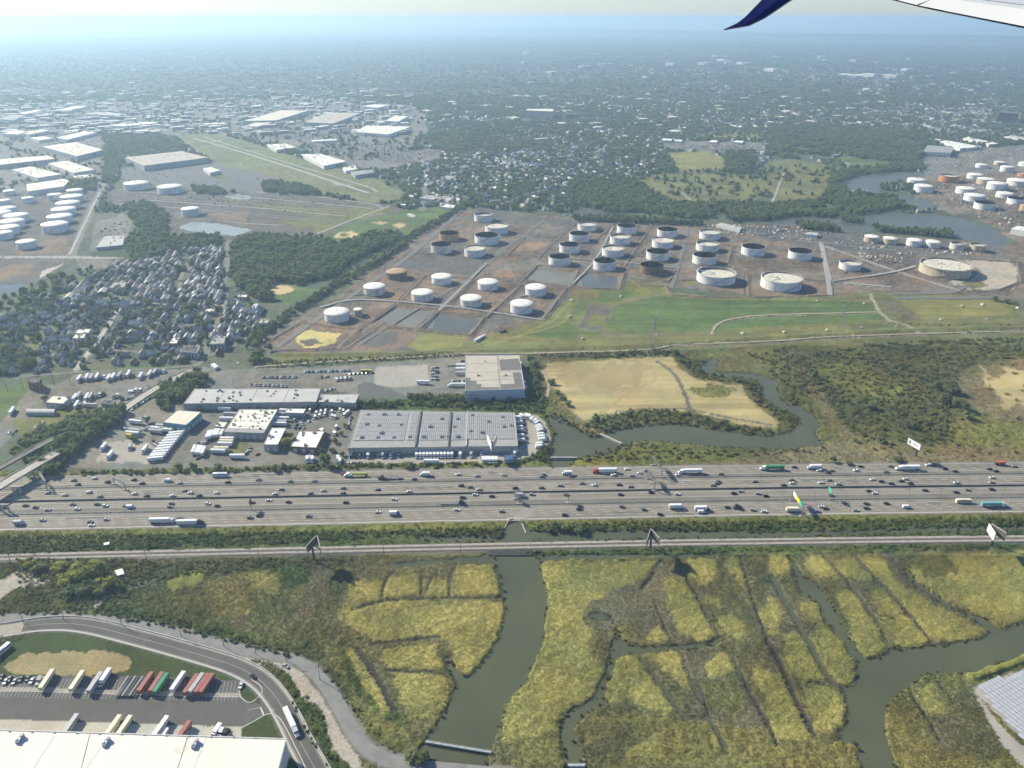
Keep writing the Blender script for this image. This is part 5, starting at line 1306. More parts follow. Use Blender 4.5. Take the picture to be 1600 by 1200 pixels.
# (x left, x right, near rim row, foot row, colour, top: '' fixed roof / 'd' open dark / 'l' open with pale floating roof) in 4x views
def Z4(ox, oy, rows): return [(ox + a / 4, ox + b / 4, oy + c / 4, oy + d / 4, k, t) for a, b, c, d, k, t in rows]
TANKS = {
 'main farm': Z4(400, 300, [(1365,1480,150,190,'w','l'),(1433,1577,226,270,'w','l'),(1367,1520,287,335,'w','d'),(1303,1435,366,412,'w','l'),(1147,1271,270,310,'t','d'),(1095,1227,342,390,'s','d'),
   (818,945,512,553,'r',''),(678,811,606,652,'s',''),(1100,1225,543,586,'w',''),(975,1108,645,690,'s',''),(1387,1513,578,620,'w',''),(1279,1413,681,726,'s',''),(435,587,770,820,'w',''),(613,667,740,780,'b','')])
  + Z4(800, 300, [(83,212,612,658,'w',''),(-10,130,716,768,'w',''),(410,527,211,248,'w','l'),(357,482,274,318,'w','d'),(295,424,343,388,'w','d'),(228,364,420,467,'w','d'),(654,776,224,267,'w','d'),(610,738,290,335,'w','l'),(561,696,366,412,'w','l'),(507,647,447,497,'w','d'),
   (905,1032,246,288,'w','d'),(872,1006,316,356,'w','l'),(836,978,388,434,'w','d'),(797,942,474,522,'r','d'),(1168,1298,262,303,'w','l'),(1147,1286,336,378,'w','l'),(1125,1273,411,460,'w','d'),(1430,1574,357,404,'w','d'),(1150,1387,534,588,'w','l')])
  + Z4(1200, 300, [(-50,195,567,626,'w','l'),(123,268,384,430,'w','d'),(441,572,456,494,'w','l'),(945,1239,486,540,'b','l')]),
 'row by the river': Z4(1200, 300, [(598,686,286,318,'b',''),(714,797,296,330,'b',''),(862,953,308,343,'w',''),(980,1067,318,352,'w',''),(1133,1223,328,365,'s','l'),(1257,1348,338,376,'b','l')]),
 'farm beyond the river': Z4(1200, 0, [(868,975,1128,1160,'w',''),(910,1020,1168,1206,'w',''),(1068,1180,1104,1142,'o','l'),(1297,1367,1032,1052,'w',''),(1412,1478,1016,1034,'b',''),(1450,1528,1046,1078,'w',''),(1567,1660,1024,1044,'w',''),(1243,1335,1095,1122,'w',''),(1303,1405,1124,1156,'b',''),(1366,1480,1152,1192,'w',''),(1493,1620,1134,1166,'w',''),(1172,1285,1184,1216,'w',''),(1560,1650,1088,1108,'o','l')])
  + Z4(1200, 300, [(1224,1345,28,62,'w',''),(1285,1408,76,115,'w','d'),(1425,1525,14,40,'w',''),(1493,1610,48,84,'w','d'),(1573,1660,92,124,'t','')]),
 'farm at far left': Z4(0, 300, [(280,430,212,260,'w',''),(313,455,162,205,'w',''),(340,476,116,155,'w',''),(367,500,76,113,'w',''),(393,522,36,70,'w',''),(120,229,318,360,'w',''),(-10,85,260,298,'w',''),(-5,125,230,270,'w',''),(15,155,192,232,'w',''),(43,180,155,195,'w',''),(-60,75,138,178,'w',''),(0,105,106,138,'w',''),(148,217,40,70,'w',''),(0,72,56,86,'w',''),(310,392,20,55,'w',''),(425,520,-6,18,'w',''),(30,100,-4,22,'w','')]),
 'airfield edge': Z4(0, 300, [(1143,1249,112,155,'w','')]) + Z4(0, 0, [(788,932,1154,1192,'w',''),(997,1140,1176,1215,'w',''),(432,515,1192,1206,'b','')]),
}
KN = {'w': 'white', 's': 'rust-streaked white', 'b': 'beige', 't': 'tan', 'r': 'rusty brown', 'o': 'orange'}
TN = {'': 'closed storage tank', 'd': 'open storage tank, dark inside,', 'l': 'open storage tank, pale floating roof,'}
todo = {}
for zone, rows in TANKS.items():
    for a, b, yr, yb, k, tp in rows: todo.setdefault((zone, k, tp), []).append((a, b, yr, yb))
TANK_DISCS = []
for (zone, k, tp), L in todo.items():
    L.sort()
    for i, (a, b, yr, yb) in enumerate(L):
        cx = (a + b) / 2; N = Q(cx, yb); u = Vector((N.x, N.y, 0)).normalized(); r = 15.0
        for it in range(4): c = N + u * r; r = (b - a) / 2 * depth(c) / FPX
        lo, hi = 3.0, 26.0
        for it in range(30):
            h = (lo + hi) / 2
            if pix(N.x, N.y, h)[1] > yr: lo = h
            else: hi = h
        TANK_DISCS.append((c.x, c.y, r))
        base = '%s %s in the %s' % (KN[k], TN[tp], zone)
        lab = base if len(L) == 1 else base + ', %s from left' % nth(i + 1)
        t = thing('storage_tank', lab, 'storage tank', 'tanks of the ' + zone, (c.x, c.y, 0), rnd.uniform(-.5, .5))
        sh, gir, stm, roof, lad = tank_parts(k, tp)
        S = (r, r, h)
        add('shell', sh, t, (0, 0, 0), 0, S); add('wind_girder', gir, t, (0, 0, 0), 0, S); add('stairway', stm, t, (0, 0, 0), 0, S)
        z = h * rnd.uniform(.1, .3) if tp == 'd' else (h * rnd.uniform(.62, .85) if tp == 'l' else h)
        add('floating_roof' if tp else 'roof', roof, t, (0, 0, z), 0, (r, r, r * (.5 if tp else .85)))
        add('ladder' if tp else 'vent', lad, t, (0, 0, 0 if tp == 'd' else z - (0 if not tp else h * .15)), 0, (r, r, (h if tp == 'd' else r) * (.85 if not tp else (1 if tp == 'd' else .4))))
        m = MB(); pa = rnd.uniform(0, 6.28)
        for s_ in (-.8, .8): m.bar((r * cos(pa) - s_ * sin(pa), r * sin(pa) + s_ * cos(pa), .8), (r * 1.75 * cos(pa) - s_ * sin(pa), r * 1.75 * sin(pa) + s_ * cos(pa), .8), .6)
        m.box((r * 1.75 * cos(pa), r * 1.75 * sin(pa), .9), (2.6, 2.6, 1.8), 0, pa)
        add('inlet_pipe', m.mesh('inlet_pipe', [M_STEEL]), t)
        m = MB(); m.ring([(1.0, .06), (1.1, .06), (1.16, 0)], 32, 0)
        add('foundation', m.mesh('foundation', [mat('tank_pad', (.15, .135, .12), .95, .2, .2)]), t, (0, 0, 0), 0, (r, r, 2))

# pipe racks and small kit of the tank farm
M_PIPE = mat('pipe_paint', (.5, .47, .42), .6, .15, .4)
for lab, pts, n in (('pale pipe rack beside the tank farm lane, running down to the landfill', [(1283,380),(1290,412),(1298,462)], 6), ('pale pipe run along the dike of the closed white tanks', [(500,481),(560,469),(700,479),(850,501)], 4), ('pipe run between the two columns of open tanks', [(889,449),(930,406),(958,354)], 3), ('pipe run branching right towards the big beige tank', [(1300,440),(1390,427),(1430,417)], 3), ('pipe run along the boundary beside the ponds', [(655,513),(684,487),(760,412)], 3), ('pipe run leading across towards the rusty open tank', [(890,404),(960,409),(1055,419)], 3)):
    l = smooth_line([Q(*p) for p in pts], 12); t = thing('pipe_rack', lab, 'pipes', 'tank farm pipe runs', l[0]); o = l[0]; S = sides(l)
    for k in range(n):
        m = MB()
        for i in range(len(l) - 1):
            s = (k - n / 2) * 1.1; m.bar(l[i] - o + S[i] * s + Vector((0, 0, 1)), l[i + 1] - o + S[i + 1] * s + Vector((0, 0, 1)), .55)
        add('pipe', m.mesh('pipe', [M_PIPE]), t)
    m = MB()
    for i in range(0, len(l)): m.box((l[i].x - o.x, l[i].y - o.y, .4), (n * 1.1 + .5, .6, .8), 0, math.atan2(S[i].y, S[i].x))
    add('sleeper_supports', m.mesh('sleeper_supports', [M_CONC]), t)
clut = []
CLUT_P = [([(1100,352),(1240,352),(1300,365),(1270,378),(1160,368),(1100,360)], 8), ([(1300,372),(1500,392),(1560,400),(1400,398),(1310,385)], 10), ([(1440,290),(1600,280),(1700,280),(1700,330),(1530,335),(1470,318)], 14), ([(1500,325),(1700,335),(1700,372),(1600,372),(1540,345)], 12), ([(640,318),(740,310),(760,325),(700,330)], 14), ([(1100,232),(1190,232),(1195,224),(1100,222)], 14), ([(1240,240),(1320,240),(1320,232),(1230,232)], 12), ([(1440,245),(1600,232),(1700,240),(1700,262),(1450,262)], 16), ([(880,340),(960,350),(1090,356),(1080,350),(950,345),(880,336)], 12), ([(1340,396),(1420,402),(1410,412),(1350,408)], 6)]

# ------------------------------------------------------------------ larger buildings
ROOFS = {'cream': M_CREAM, 'white': mat('white_roof', (.80, .77, .70), .75, .07, .12), 'grey': mat('grey_roof', (.33, .32, .30), .85, .1, .1), 'lgrey': mat('light_grey_roof', (.46, .45, .42), .85, .08, .08), 'beige': mat('beige_roof', (.46, .41, .34), .85, .08, .1), 'brown': mat('brown_roof', (.17, .13, .11), .85, .15, .1), 'dark': mat('dark_roof', (.085, .085, .085), .85, .2, .1), 'yellow': mat('straw_roof', (.72, .67, .53), .8, .06, .15), 'tan': mat('tan_roof', (.68, .61, .49), .8, .08, .1), 'spot': mat('patched_roof', (.74, .70, .60), .8, .12, .25)}
WALLS = {'white': mat('white_wall', (.62, .61, .58), .8, .06, .2), 'grey': mat('grey_wall', (.34, .34, .34), .8, .1, .2), 'blue': mat('pale_blue_wall', (.38, .44, .48), .7, .06, .2), 'teal': mat('teal_wall', (.13, .27, .30), .7, .08, .2), 'brick': mat('brick_wall', (.22, .13, .10), .9, .15, .5), 'beige': mat('beige_wall', (.46, .42, .35), .85, .08, .2), 'dark': mat('dark_wall', (.09, .085, .08), .8, .1, .3)}
STAIN = {'cream': mat('ponding_stain', (.68, .63, .52), .8, .08, .2), 'white': mat('ponding_stain_white', (.66, .63, .56), .8, .08, .2), 'tan': mat('ponding_stain_tan', (.58, .52, .42), .8, .08, .2), 'beige': mat('ponding_stain_beige', (.40, .36, .30), .8, .08, .2), 'grey': mat('ponding_stain_grey', (.30, .29, .27), .85, .1, .2), 'lgrey': mat('ponding_stain_light', (.40, .39, .365), .85, .1, .2)}
STAIN['yellow'] = STAIN['tan']; STAIN['spot'] = STAIN['white']
M_WIN = mat('window_glass', (.05, .06, .07), .2, .1, .5, spec=.6)
def building(name, label, roof_px, h, roofc='cream', wallc='white', units=0, parapet=True, doors=0, windows=0, group=None, kind='warehouse', vents=None):
    P = [Q(x, y, h) for x, y in roof_px]
    c = sum((Vector((p.x, p.y, 0)) for p in P), Vector()) / len(P)
    t = thing(name, label, kind, group, c)
    L = [(p.x - c.x, p.y - c.y) for p in P]
    a = sum(L[k][0] * L[(k + 1) % len(L)][1] - L[(k + 1) % len(L)][0] * L[k][1] for k in range(len(L)))
    if a < 0: L = L[::-1]
    m = MB(); m.extrude(L, 0, h); wob = add('walls', m.mesh('walls', [WALLS[wallc]]), t)
    m = MB(); m.extrude([(x * .995, y * .995) for x, y in L], h - .2, h + .12); rob = add('roof', m.mesh('roof', [ROOFS[roofc]]), t)
    if parapet:
        m = MB()
        for (x0, y0), (x1, y1) in zip(L, L[1:] + L[:1]): m.bar((x0, y0, h + .2), (x1, y1, h + .2), .5)
        add('parapet', m.mesh('parapet', [WALLS[wallc]]), t)
    def inside(u, v):
        q = [Vector((*p, 0)) for p in L[:4]]
        return q[0].lerp(q[1], u).lerp(q[3].lerp(q[2], u), v)
    ang = math.atan2(L[1][1] - L[0][1], L[1][0] - L[0][0])
    W_ = math.hypot(L[1][0] - L[0][0], L[1][1] - L[0][1]); D_ = math.hypot(L[2][0] - L[1][0], L[2][1] - L[1][1])
    if max(W_, D_) > 45 and len(L) == 4:
        rs = random.Random(int(abs(c.x * 7 + c.y)))
        for k in range(1, 4):
            sm = MB()
            if W_ > D_: a_, b_ = inside(k / 4 + rs.uniform(-.04, .04), .02), inside(k / 4, .98)
            else: a_, b_ = inside(.02, k / 4), inside(.98, k / 4)
            sm.bar(a_ + Vector((0, 0, h + .13)), b_ + Vector((0, 0, h + .13)), .3); add('roof_seam', sm.mesh('roof_seam', [mat('roof_seam', (.34, .32, .28), .8, .15, .3)]), rob)
        for k in range(5):
            p_ = inside(rs.uniform(.1, .9), rs.uniform(.12, .88)); n_ = 9; ra = rs.uniform(1.5, 5); sm = MB()
            sm.face([(p_.x + ra * rs.uniform(.6, 1.3) * cos(q_ * 2 * pi / n_), p_.y + ra * .6 * rs.uniform(.6, 1.3) * sin(q_ * 2 * pi / n_), h + .13 + .004 * k) for q_ in range(n_)])
            add('roof_stain', sm.mesh('roof_stain', [STAIN.get(roofc, STAIN['grey'])]), rob)
    if units:
        um = MB(); um.box((0, 0, .6), (2.6, 1.6, 1.2)); um.box((.3, 0, 1.3), (1.2, 1.2, .3)); um = um.mesh('roof_unit', [M_STEEL])
        for k in range(units):
            p = inside(rnd.uniform(.06, .94), rnd.uniform(.1, .9)); add('roof_unit', um, rob, (p.x, p.y, h + .12), ang, rnd.uniform(.6, 1.2))
    # walls facing the camera carry doors and windows
    for (x0, y0), (x1, y1) in zip(L, L[1:] + L[:1]):
        d = Vector((x1 - x0, y1 - y0, 0)); Ln = d.length; d.normalize(); n = Vector((d.y, -d.x, 0))
        mid = Vector(((x0 + x1) / 2 + c.x, (y0 + y1) / 2 + c.y, 0))
        if n.dot(-mid.normalized()) < .35: continue
        if doors:
            dm = MB(); dm.box((0, 0, 1.9), (3.0, .3, 3.8)); dm = dm.mesh('dock_door', [mat('door_paint', (.5, .5, .49), .6, .1, .3) if wallc != 'white' else WALLS['dark']])
            kN = min(doors, int(Ln / 5))
            for k in range(kN):
                p = Vector((x0, y0, 0)) + d * (Ln * (k + .5) / kN) + n * .1; add('dock_door', dm, wob, (p.x, p.y, 0), math.atan2(d.y, d.x))
        if windows:
            rows = max(1, int(h / 4)); kN = min(windows, int(Ln / 3.5)); wm = MB(); wm.box((0, 0, 0), (2.0, .25, 1.7)); wm = wm.mesh('window', [M_WIN])
            for rr in range(rows):
                for k in range(kN):
                    p = Vector((x0, y0, 0)) + d * (Ln * (k + .5) / kN) + n * .08; add('window', wm, wob, (p.x, p.y, 2.4 + rr * (h - 2.5) / rows), math.atan2(d.y, d.x))
    t['_h'] = h
    return t, c, L, inside, ang
# near warehouse, bottom left
t, c, L, ins, ang = building('distribution_warehouse', 'huge cream-roofed distribution warehouse in the bottom left corner', [(-160,1136),(447,1155),(419,1262),(-200,1262)], 13, 'cream', 'white', 0)
def roof_pt(px, py, z): return Q(px, py, z) - c
for px, py in ((30,1158),(165,1163),(304,1166)):
    p = roof_pt(px, py, 13.1); m = MB(); m.box((0, 0, .9), (2.0, 3.2, 1.6)); m.box((.6, 2.2, 1.2), (1.3, 1.6, 2.2)); m.box((-.4, -.6, 1.9), (.9, .9, .5)); add('roof_unit', m.mesh('roof_unit', [mat('unit_metal', (.42, .42, .44), .5, .1, .5)]), t, (p.x, p.y, 13.1), ang)
for p0, p1 in (((0,1142),(-20,1260)), ((85,1150),(50,1205)), ((170,1150),(125,1215)), ((323,1152),(296,1215))):
    a, b = roof_pt(*p0, 13.13), roof_pt(*p1, 13.13); m = MB(); m.bar(a, b, .16); add('roof_seam', m.mesh('roof_seam', [mat('seam', (.55, .50, .41), .8, .1, .3)]), t)
for k in range(14):
    px = -20 + k * 35; a = roof_pt(px, 1142 + k * .9, 13.4); m = MB(); m.box((0, 0, 0), (.9, .5, .5)); add('scupper', m.mesh('scupper', [WALLS['grey']]), t, (a.x, a.y, 13.3), ang)
for k in range(26):
    a = roof_pt(-150 + k * 22.6, 1136.6 + k * .72, 13); m = MB()
# solar warehouse
t, c, L, ins, ang = building('solar_warehouse', 'long low warehouse with a roof full of grey solar panels', [(544,700),(563,641),(804,645),(809,697)], 6.5, 'grey', 'beige', 0, True, 46)
SOLAR = mat('solar_panel', (.54, .53, .50), .6, .06, .5, spec=.2)
def solar(t, c, h, quad, per, blocks, name='solar_array'):
    """rows of tilted panels in the pixel quad (tl, tr, br, bl)"""
    for u0, u1, v0, v1 in blocks:
        m = MB(); q = [Q(x, y, h) - c for x, y in quad]
        W = (q[1] - q[0]).length * (u1 - u0); Hh = (q[3] - q[0]).length * (v1 - v0); nrw = int(W / per); nsg = max(1, int(Hh / 7.5))
        def at(u, v): return q[0].lerp(q[1], u).lerp(q[3].lerp(q[2], u), v)
        for k in range(nrw):
            ua = u0 + (u1 - u0) * (k + .08) / nrw; ub = u0 + (u1 - u0) * (k + .84) / nrw
            for s in range(nsg):
                if rnd.random() < .012: continue
                va = v0 + (v1 - v0) * (s + .02) / nsg; vb = v0 + (v1 - v0) * (s + .96) / nsg
                A_, B_, C_, D_ = at(ua, va), at(ub, va), at(ub, vb), at(ua, vb)
                for p in (A_, D_): p.z = h + .75
                for p in (B_, C_): p.z = h + .35
                m.face([D_, C_, B_, A_])
                m.face([A_ + Vector((0, 0, -.5)), D_ + Vector((0, 0, -.5)), D_, A_])
        tag(add(name, m.mesh(name, [SOLAR]), t), kind='stuff')
RQ = [(563,641.5),(804,645.5),(809,696),(545,699)]
solar(t, c, 6.6, RQ, 1.75, [(.015, .32, .03, .84), (.335, .385, .03, .84), (.41, .58, .03, .84), (.605, .69, .03, .84), (.70, .985, .03, .82)])
for u in (.395, .59, .695):
    m = MB(); a = Q(*[RQ[0][i] + (RQ[1][i] - RQ[0][i]) * u for i in (0, 1)], 7.0) - c; b = Q(*[RQ[3][i] + (RQ[2][i] - RQ[3][i]) * u for i in (0, 1)], 7.0) - c
    m.bar(a, b, 1.3); add('fire_wall', m.mesh('fire_wall', [ROOFS['dark'] if u < .6 else ROOFS['lgrey']]), t)
um = MB(); um.box((0, 0, 1.1), (4, 3, 1.6)); um.box((0, 0, 2.0), (2.5, 2, .3)); um = um.mesh('roof_unit', [M_STEEL])
for px, py in ((573,663),(592,665),(627,664),(596,677),(565,684),(590,684),(615,684),(575,648),(600,648),(622,648),(672,667),(690,655),(690,683),(662,683),(710,667),(715,655),(715,683),(738,649),(735,674),(753,676),(763,659),(785,652),(787,667),(798,665),(640,683),(700,682)):
    p = Q(px, py, 6.7) - c; add('roof_unit', um, t, (p.x, p.y, 6.62), ang, rnd.uniform(.7, 1.1))
# beige roofed tall warehouse
t, c, L, ins, ang = building('beige_warehouse', 'tall warehouse with beige roof and pale blue wall above the hedgerow', [(727,611),(727,556),(811,555),(820,608)], 11.5, 'beige', 'blue', 3)
def rpatch(t, c, pts, h, mt, name='roof_patch'):
    m = MB(); m.face([Q(x, y, h) - c for x, y in pts][::-1]); add(name, m.mesh(name, [mt]), t)
dk = mat('dark_felt', (.16, .15, .14), .9, .12, .15); pg = mat('pale_felt', (.50, .45, .38), .85, .08, .15)
rpatch(t, c, [(780,562),(811,560),(815,579),(782,579)], 11.66, dk); rpatch(t, c, [(728,590),(735,590),(736,595),(744,595),(745,600),(752,600),(752,605),(782,605),(782,600),(804,600),(801,582),(814,582),(819,607),(727.5,610)], 11.66, dk)
rpatch(t, c, [(727.5,581),(780,579.5),(815,578.5),(815,580),(780,581),(727.5,582.5)], 11.7, pg); rpatch(t, c, [(776,556),(779,556),(783,609),(780,609)], 11.72, mat('ridge_felt', (.33, .28, .23), .9, .1, .2)); rpatch(t, c, [(784,587),(803,587),(803,588),(784,588)], 11.7, dk)
wm = MB(); wm.box((0, 0, 0), (1.1, .25, 1.1)); wm = wm.mesh('window', [M_WIN])
for r_ in range(2):
    for k in range(4): p = Q(732 + k * 4.2, 617.5 + r_ * 4, 4) - c; q = Q(727, 611, 11.5) - c; add('window', wm, t, (p.x, q.y - .05, 6.5 - r_ * 3), 0)
building('long_grey_warehouse', 'long pale grey warehouse behind the hedgerow, left of the van yard', [(287,631),(304,608),(501,607),(494,628)], 7, 'lgrey', 'grey', 26)
building('grey_annex', 'small grey annex at the right end of the long grey warehouse', [(496,628),(501,616.5),(561,616),(555,630)], 6, 'lgrey', 'grey', 4)
building('teal_building', 'straw-roofed building with teal walls among parked trailers', [(254,660),(277,641),(314.5,644),(291,664.5)], 7.5, 'tan', 'teal', 0, True, 4)
t, c, L, ins, ang = building('patched_roof_factory', 'factory with white roof speckled by dark patches', [(350,675),(374,640),(434,640),(412,677)], 6.5, 'spot', 'grey', 10, True, 6)
for k in range(34):
    p = ins(rnd.uniform(.04, .96), rnd.uniform(.06, .94)); m = MB(); n = 6; rr = rnd.uniform(.5, 1.5)
    m.face([(p.x + rr * cos(a * 2 * pi / n) * rnd.uniform(.6, 1.2), p.y + rr * 1.3 * sin(a * 2 * pi / n) * rnd.uniform(.6, 1.2), 6.65 + .003 * k) for a in range(n)]); add('roof_stain', m.mesh('roof_stain', [mat('tar_stain', (.10, .10, .10), .9, .2, .5)]), t)
rpatch(t, c, [(351,674),(355,668.5),(414,670),(411.5,676.5)], 6.8, ROOFS['grey'])
building('white_roof_office', 'narrow white-roofed building beside the yellowing tree', [(412,695),(424.5,669),(447,669),(434,695)], 6.5, 'white', 'grey', 4, True, 2)
building('white_roof_depot', 'low white-roofed depot right of the yellowing tree', [(454,698),(467,674),(507,674),(494,700)], 5.5, 'white', 'brick', 5, True, 3)
building('shed_annex', 'small white annex behind the low depot', [(497,671),(501,668),(507,668.5),(503,674)], 4.5, 'white', 'beige', 0)
building('cream_shed', 'small straw-roofed shed in the upper truck lot', [(71,629),(82,619),(110,620),(99,631)], 6, 'yellow', 'grey', 2, True, 3)
building('brick_tower', 'small dark brick block beside the green strip', [(43,597),(50,589.5),(64,590),(60,599)], 9, 'dark', 'brick', 1, True, 0, 3, None, 'building')
t, c, L, ins, ang = building('long_hut', 'long grey half-round metal hut in the left truck lot', [(40,645.5),(44,640),(87,640),(85,646)], 3, 'lgrey', 'grey', 0, False)
m = MB(); A_ = Vector((*L[0], 0)); B_ = Vector((*L[1], 0)); D_ = Vector((*L[3], 0))
pr = [(cos(a), sin(a)) for a in [pi * k / 8 for k in range(9)]]
for k in range(8):
    f = lambda u, q: ((A_.lerp(D_, .5 - .5 * q[0]) if (B_ - A_).length > (D_ - A_).length else A_.lerp(B_, .5 - .5 * q[0])) + ((B_ - A_) if (B_ - A_).length > (D_ - A_).length else (D_ - A_)) * u + Vector((0, 0, 3 + 1.8 * q[1])))
    m.face([f(0, pr[k]), f(1, pr[k]), f(1, pr[k + 1]), f(0, pr[k + 1])])
add('vault', m.mesh('vault', [ROOFS['lgrey']]), t)
building('purple_shed', 'small dark shed among the parked trucks of the upper lot', [(158,630),(163,625),(180,626),(176,632)], 4.5, 'dark', 'grey', 1)
building('green_roof_shed', 'small shed with pale green roof beside the patched factory', [(335,666),(341,659),(356,660),(350,668)], 5, 'yellow', 'grey', 2)
building('white_canopy', 'white canopy building behind the patched roof factory', [(444,645),(450,639),(478,639),(474,646)], 5, 'white', 'grey', 1)
building('roadside_slab', 'pale roofless slab building on the bank beside the lane', [(170,649),(178,642),(192,640),(184,649)], 2, 'yellow', 'beige', 0)
building('solar_roof_store', 'low store with striped roof in the yard below the left tank farm', [(150,387),(163,369),(195,368.5),(192,383)], 5, 'lgrey', 'grey', 6)
t, c, L, ins, ang = building('river_shed', 'grey shed with ribbed white front below the far river woods', [(1443,237),(1450,227),(1491,230.5),(1485,239)], 11, 'grey', 'white', 0, True, 8)
t, c, L, ins, ang = building('brown_slab_block', 'broad brown slab block standing above the far right suburb', [(1561,176),(1564,173.5),(1592,175),(1590,177.5)], 38, 'brown', 'brick', 3, True, 0, 10, None, 'building')
building('hospital_block', 'long cream hospital-like block rising from the far suburb', [(821,172.5),(825,170),(865,170.5),(864,174)], 28, 'cream', 'beige', 5, True, 0, 16, None, 'building')
building('dark_slab_block', 'dark low slab block right of the cream block', [(886,178),(889,176),(906,176.5),(904,179)], 20, 'dark', 'brick', 2, True, 0, 8, None, 'building')
FARW = [('beside the tree belt left of the airfield', [(65,229),(118,222),(161,234),(120,244)], 13, 'tan', 18), ('beside the airfield apron', [(195,246),(283,236),(326,246),(225,259)], 13, 'beige', 30), ('cut by the left edge behind the tank farm', [(-60,264),(-50,253),(74,243),(86,248)], 11, 'tan', 10),
 ('just behind the left tanks', [(19,265),(48,260),(96,272),(58,278)], 10, 'yellow', 14), ('right of the left tanks', [(75,255),(105,251),(148,265),(115,270)], 10, 'yellow', 14), ('with curved end above the left tanks', [(41,288),(102,279),(108,283),(100,291),(43,299)], 10, 'yellow', 6), ('tucked beside the trees above the left tanks', [(114,275),(145,272),(151,275),(120,280)], 8, 'cream', 3),
 ('third row back at the left edge', [(4,209),(22,203),(42,205),(28,210)], 10, 'yellow', 2), ('fourth row back at the left', [(37,208),(65,202),(76,204),(45,210)], 10, 'cream', 3), ('small one in the left industrial rows', [(47,215),(68,213),(83,216),(60,219)], 8, 'white', 2), ('diagonal one in the left industrial rows', [(88,215),(132,205),(151,207),(105,218)], 9, 'cream', 8), ('by the car lot behind the left rows', [(28,177),(55,172),(68,172),(40,178)], 10, 'white', 0), ('long one far behind the left rows', [(82,173),(115,166),(140,165),(108,172)], 10, 'white', 2), ('white one at the far left skyline', [(0,186),(18,179),(40,180),(20,188)], 12, 'grey', 2), ('long low one below the far left blocks', [(140,178),(150,175),(190,177),(186,181)], 10, 'lgrey', 2), ('curved strip beyond the far left car park', [(166,196),(195,192),(248,190),(240,193),(195,197)], 6, 'white', 0),
 ('broad one beyond the airfield, speckled', [(380,189),(440,172),(481,173),(432,188)], 14, 'tan', 60), ('broad one beyond the airfield, clean', [(475,191),(512,176),(564,176.5),(520,193)], 14, 'beige', 40), ('long one beyond the airfield shops', [(555,206),(572,196),(642,198),(607,210)], 11, 'cream', 10), ('small one left of the suburb road', [(601,189),(617,181),(638,181.5),(622,190)], 11, 'cream', 2), ('tan one at the left of the broad pair', [(385,196),(405,189),(426,191),(402,198)], 8, 'tan', 3), ('shop block on the airfield edge', [(470,241),(500,240),(541,252),(506,259)], 9, 'white', 14), ('small shop left of the airfield edge block', [(416,226),(445,224),(463,230),(432,234)], 8, 'white', 8), ('grey shop by the airfield corner', [(548,268),(580,265),(586,269),(555,274)], 8, 'grey', 3), ('twin office blocks beyond the railway', [(566,166),(585,163),(609,164),(590,168)], 12, 'white', 2), ('white strip in the airfield car park', [(487,219),(525,217),(527,219),(489,221)], 5, 'white', 0), ('airport hangar on the apron', [(317,263),(330,261),(344,266),(328,270)], 8, 'cream', 2), ('white pair beside the suburb road', [(535,262),(555,258),(560,264),(540,267)], 7, 'white', 4),
 ('white store in the right suburb', [(1033,219),(1036,216.5),(1050,217),(1050,219.5)], 7, 'white', 0), ('second white store in the right suburb', [(1053,220),(1056,218),(1066,218.5),(1065,221)], 6, 'white', 0), ('white store by the cemetery', [(1107,222),(1112,219),(1122,219.5),(1120,222.5)], 6, 'white', 0), ('low store right of the cemetery', [(1145,222),(1150,219.5),(1162,220),(1160,223)], 6, 'white', 0), ('long terminal building right of the woods', [(1470,221),(1478,219),(1534,229),(1500,232)], 8, 'white', 6), ('long white roof above the far tank farm', [(1505,216),(1512,214),(1560,224),(1545,226)], 7, 'white', 3), ('grey roof at the right edge above the tanks', [(1570,213),(1580,211.5),(1630,217),(1610,220)], 9, 'lgrey', 3), ('blue fronted shed at the right edge by the river', [(1580,357),(1590,353),(1640,360),(1630,366)], 10, 'white', 0), ('long roof strip below the far hill towns', [(1310,116),(1315,114.5),(1365,117),(1362,118.5)], 9, 'white', 0), ('white roof by the right suburb high street', [(1380,201),(1384,199.5),(1418,201),(1416,203)], 6, 'white', 0),
 ('industrial roof north of the tank farm corner', [(655,309),(668,305),(710,308),(700,315)], 6, 'lgrey', 8), ('white store by the tank farm corner', [(617,318),(628,314),(640,316),(632,321)], 5, 'white', 2), ('white store north of the tanks', [(690,323),(697,319),(712,321),(708,325)], 5, 'white', 1), ('tank farm office with pale roof', [(1119,351),(1126,348),(1160,355),(1156,360)], 5, 'lgrey', 2), ('river side office with blue grey roof', [(1259,366),(1262,362.5),(1278,364),(1277,368)], 5, 'lgrey', 1), ('pale store in the wooded suburb', [(689,278),(698,274),(712,276),(704,281)], 5, 'grey', 2)]
for place, pts, h, rc, un in FARW:
    building('warehouse', ('pale flat-roofed building, ' if rc in ('white', 'cream', 'lgrey') else 'tan flat-roofed building, ') + place, pts, h, rc, 'grey' if rc in ('tan', 'beige', 'grey') else 'white', min(un, 16), False, 0, 0, 'far flat-roofed buildings')

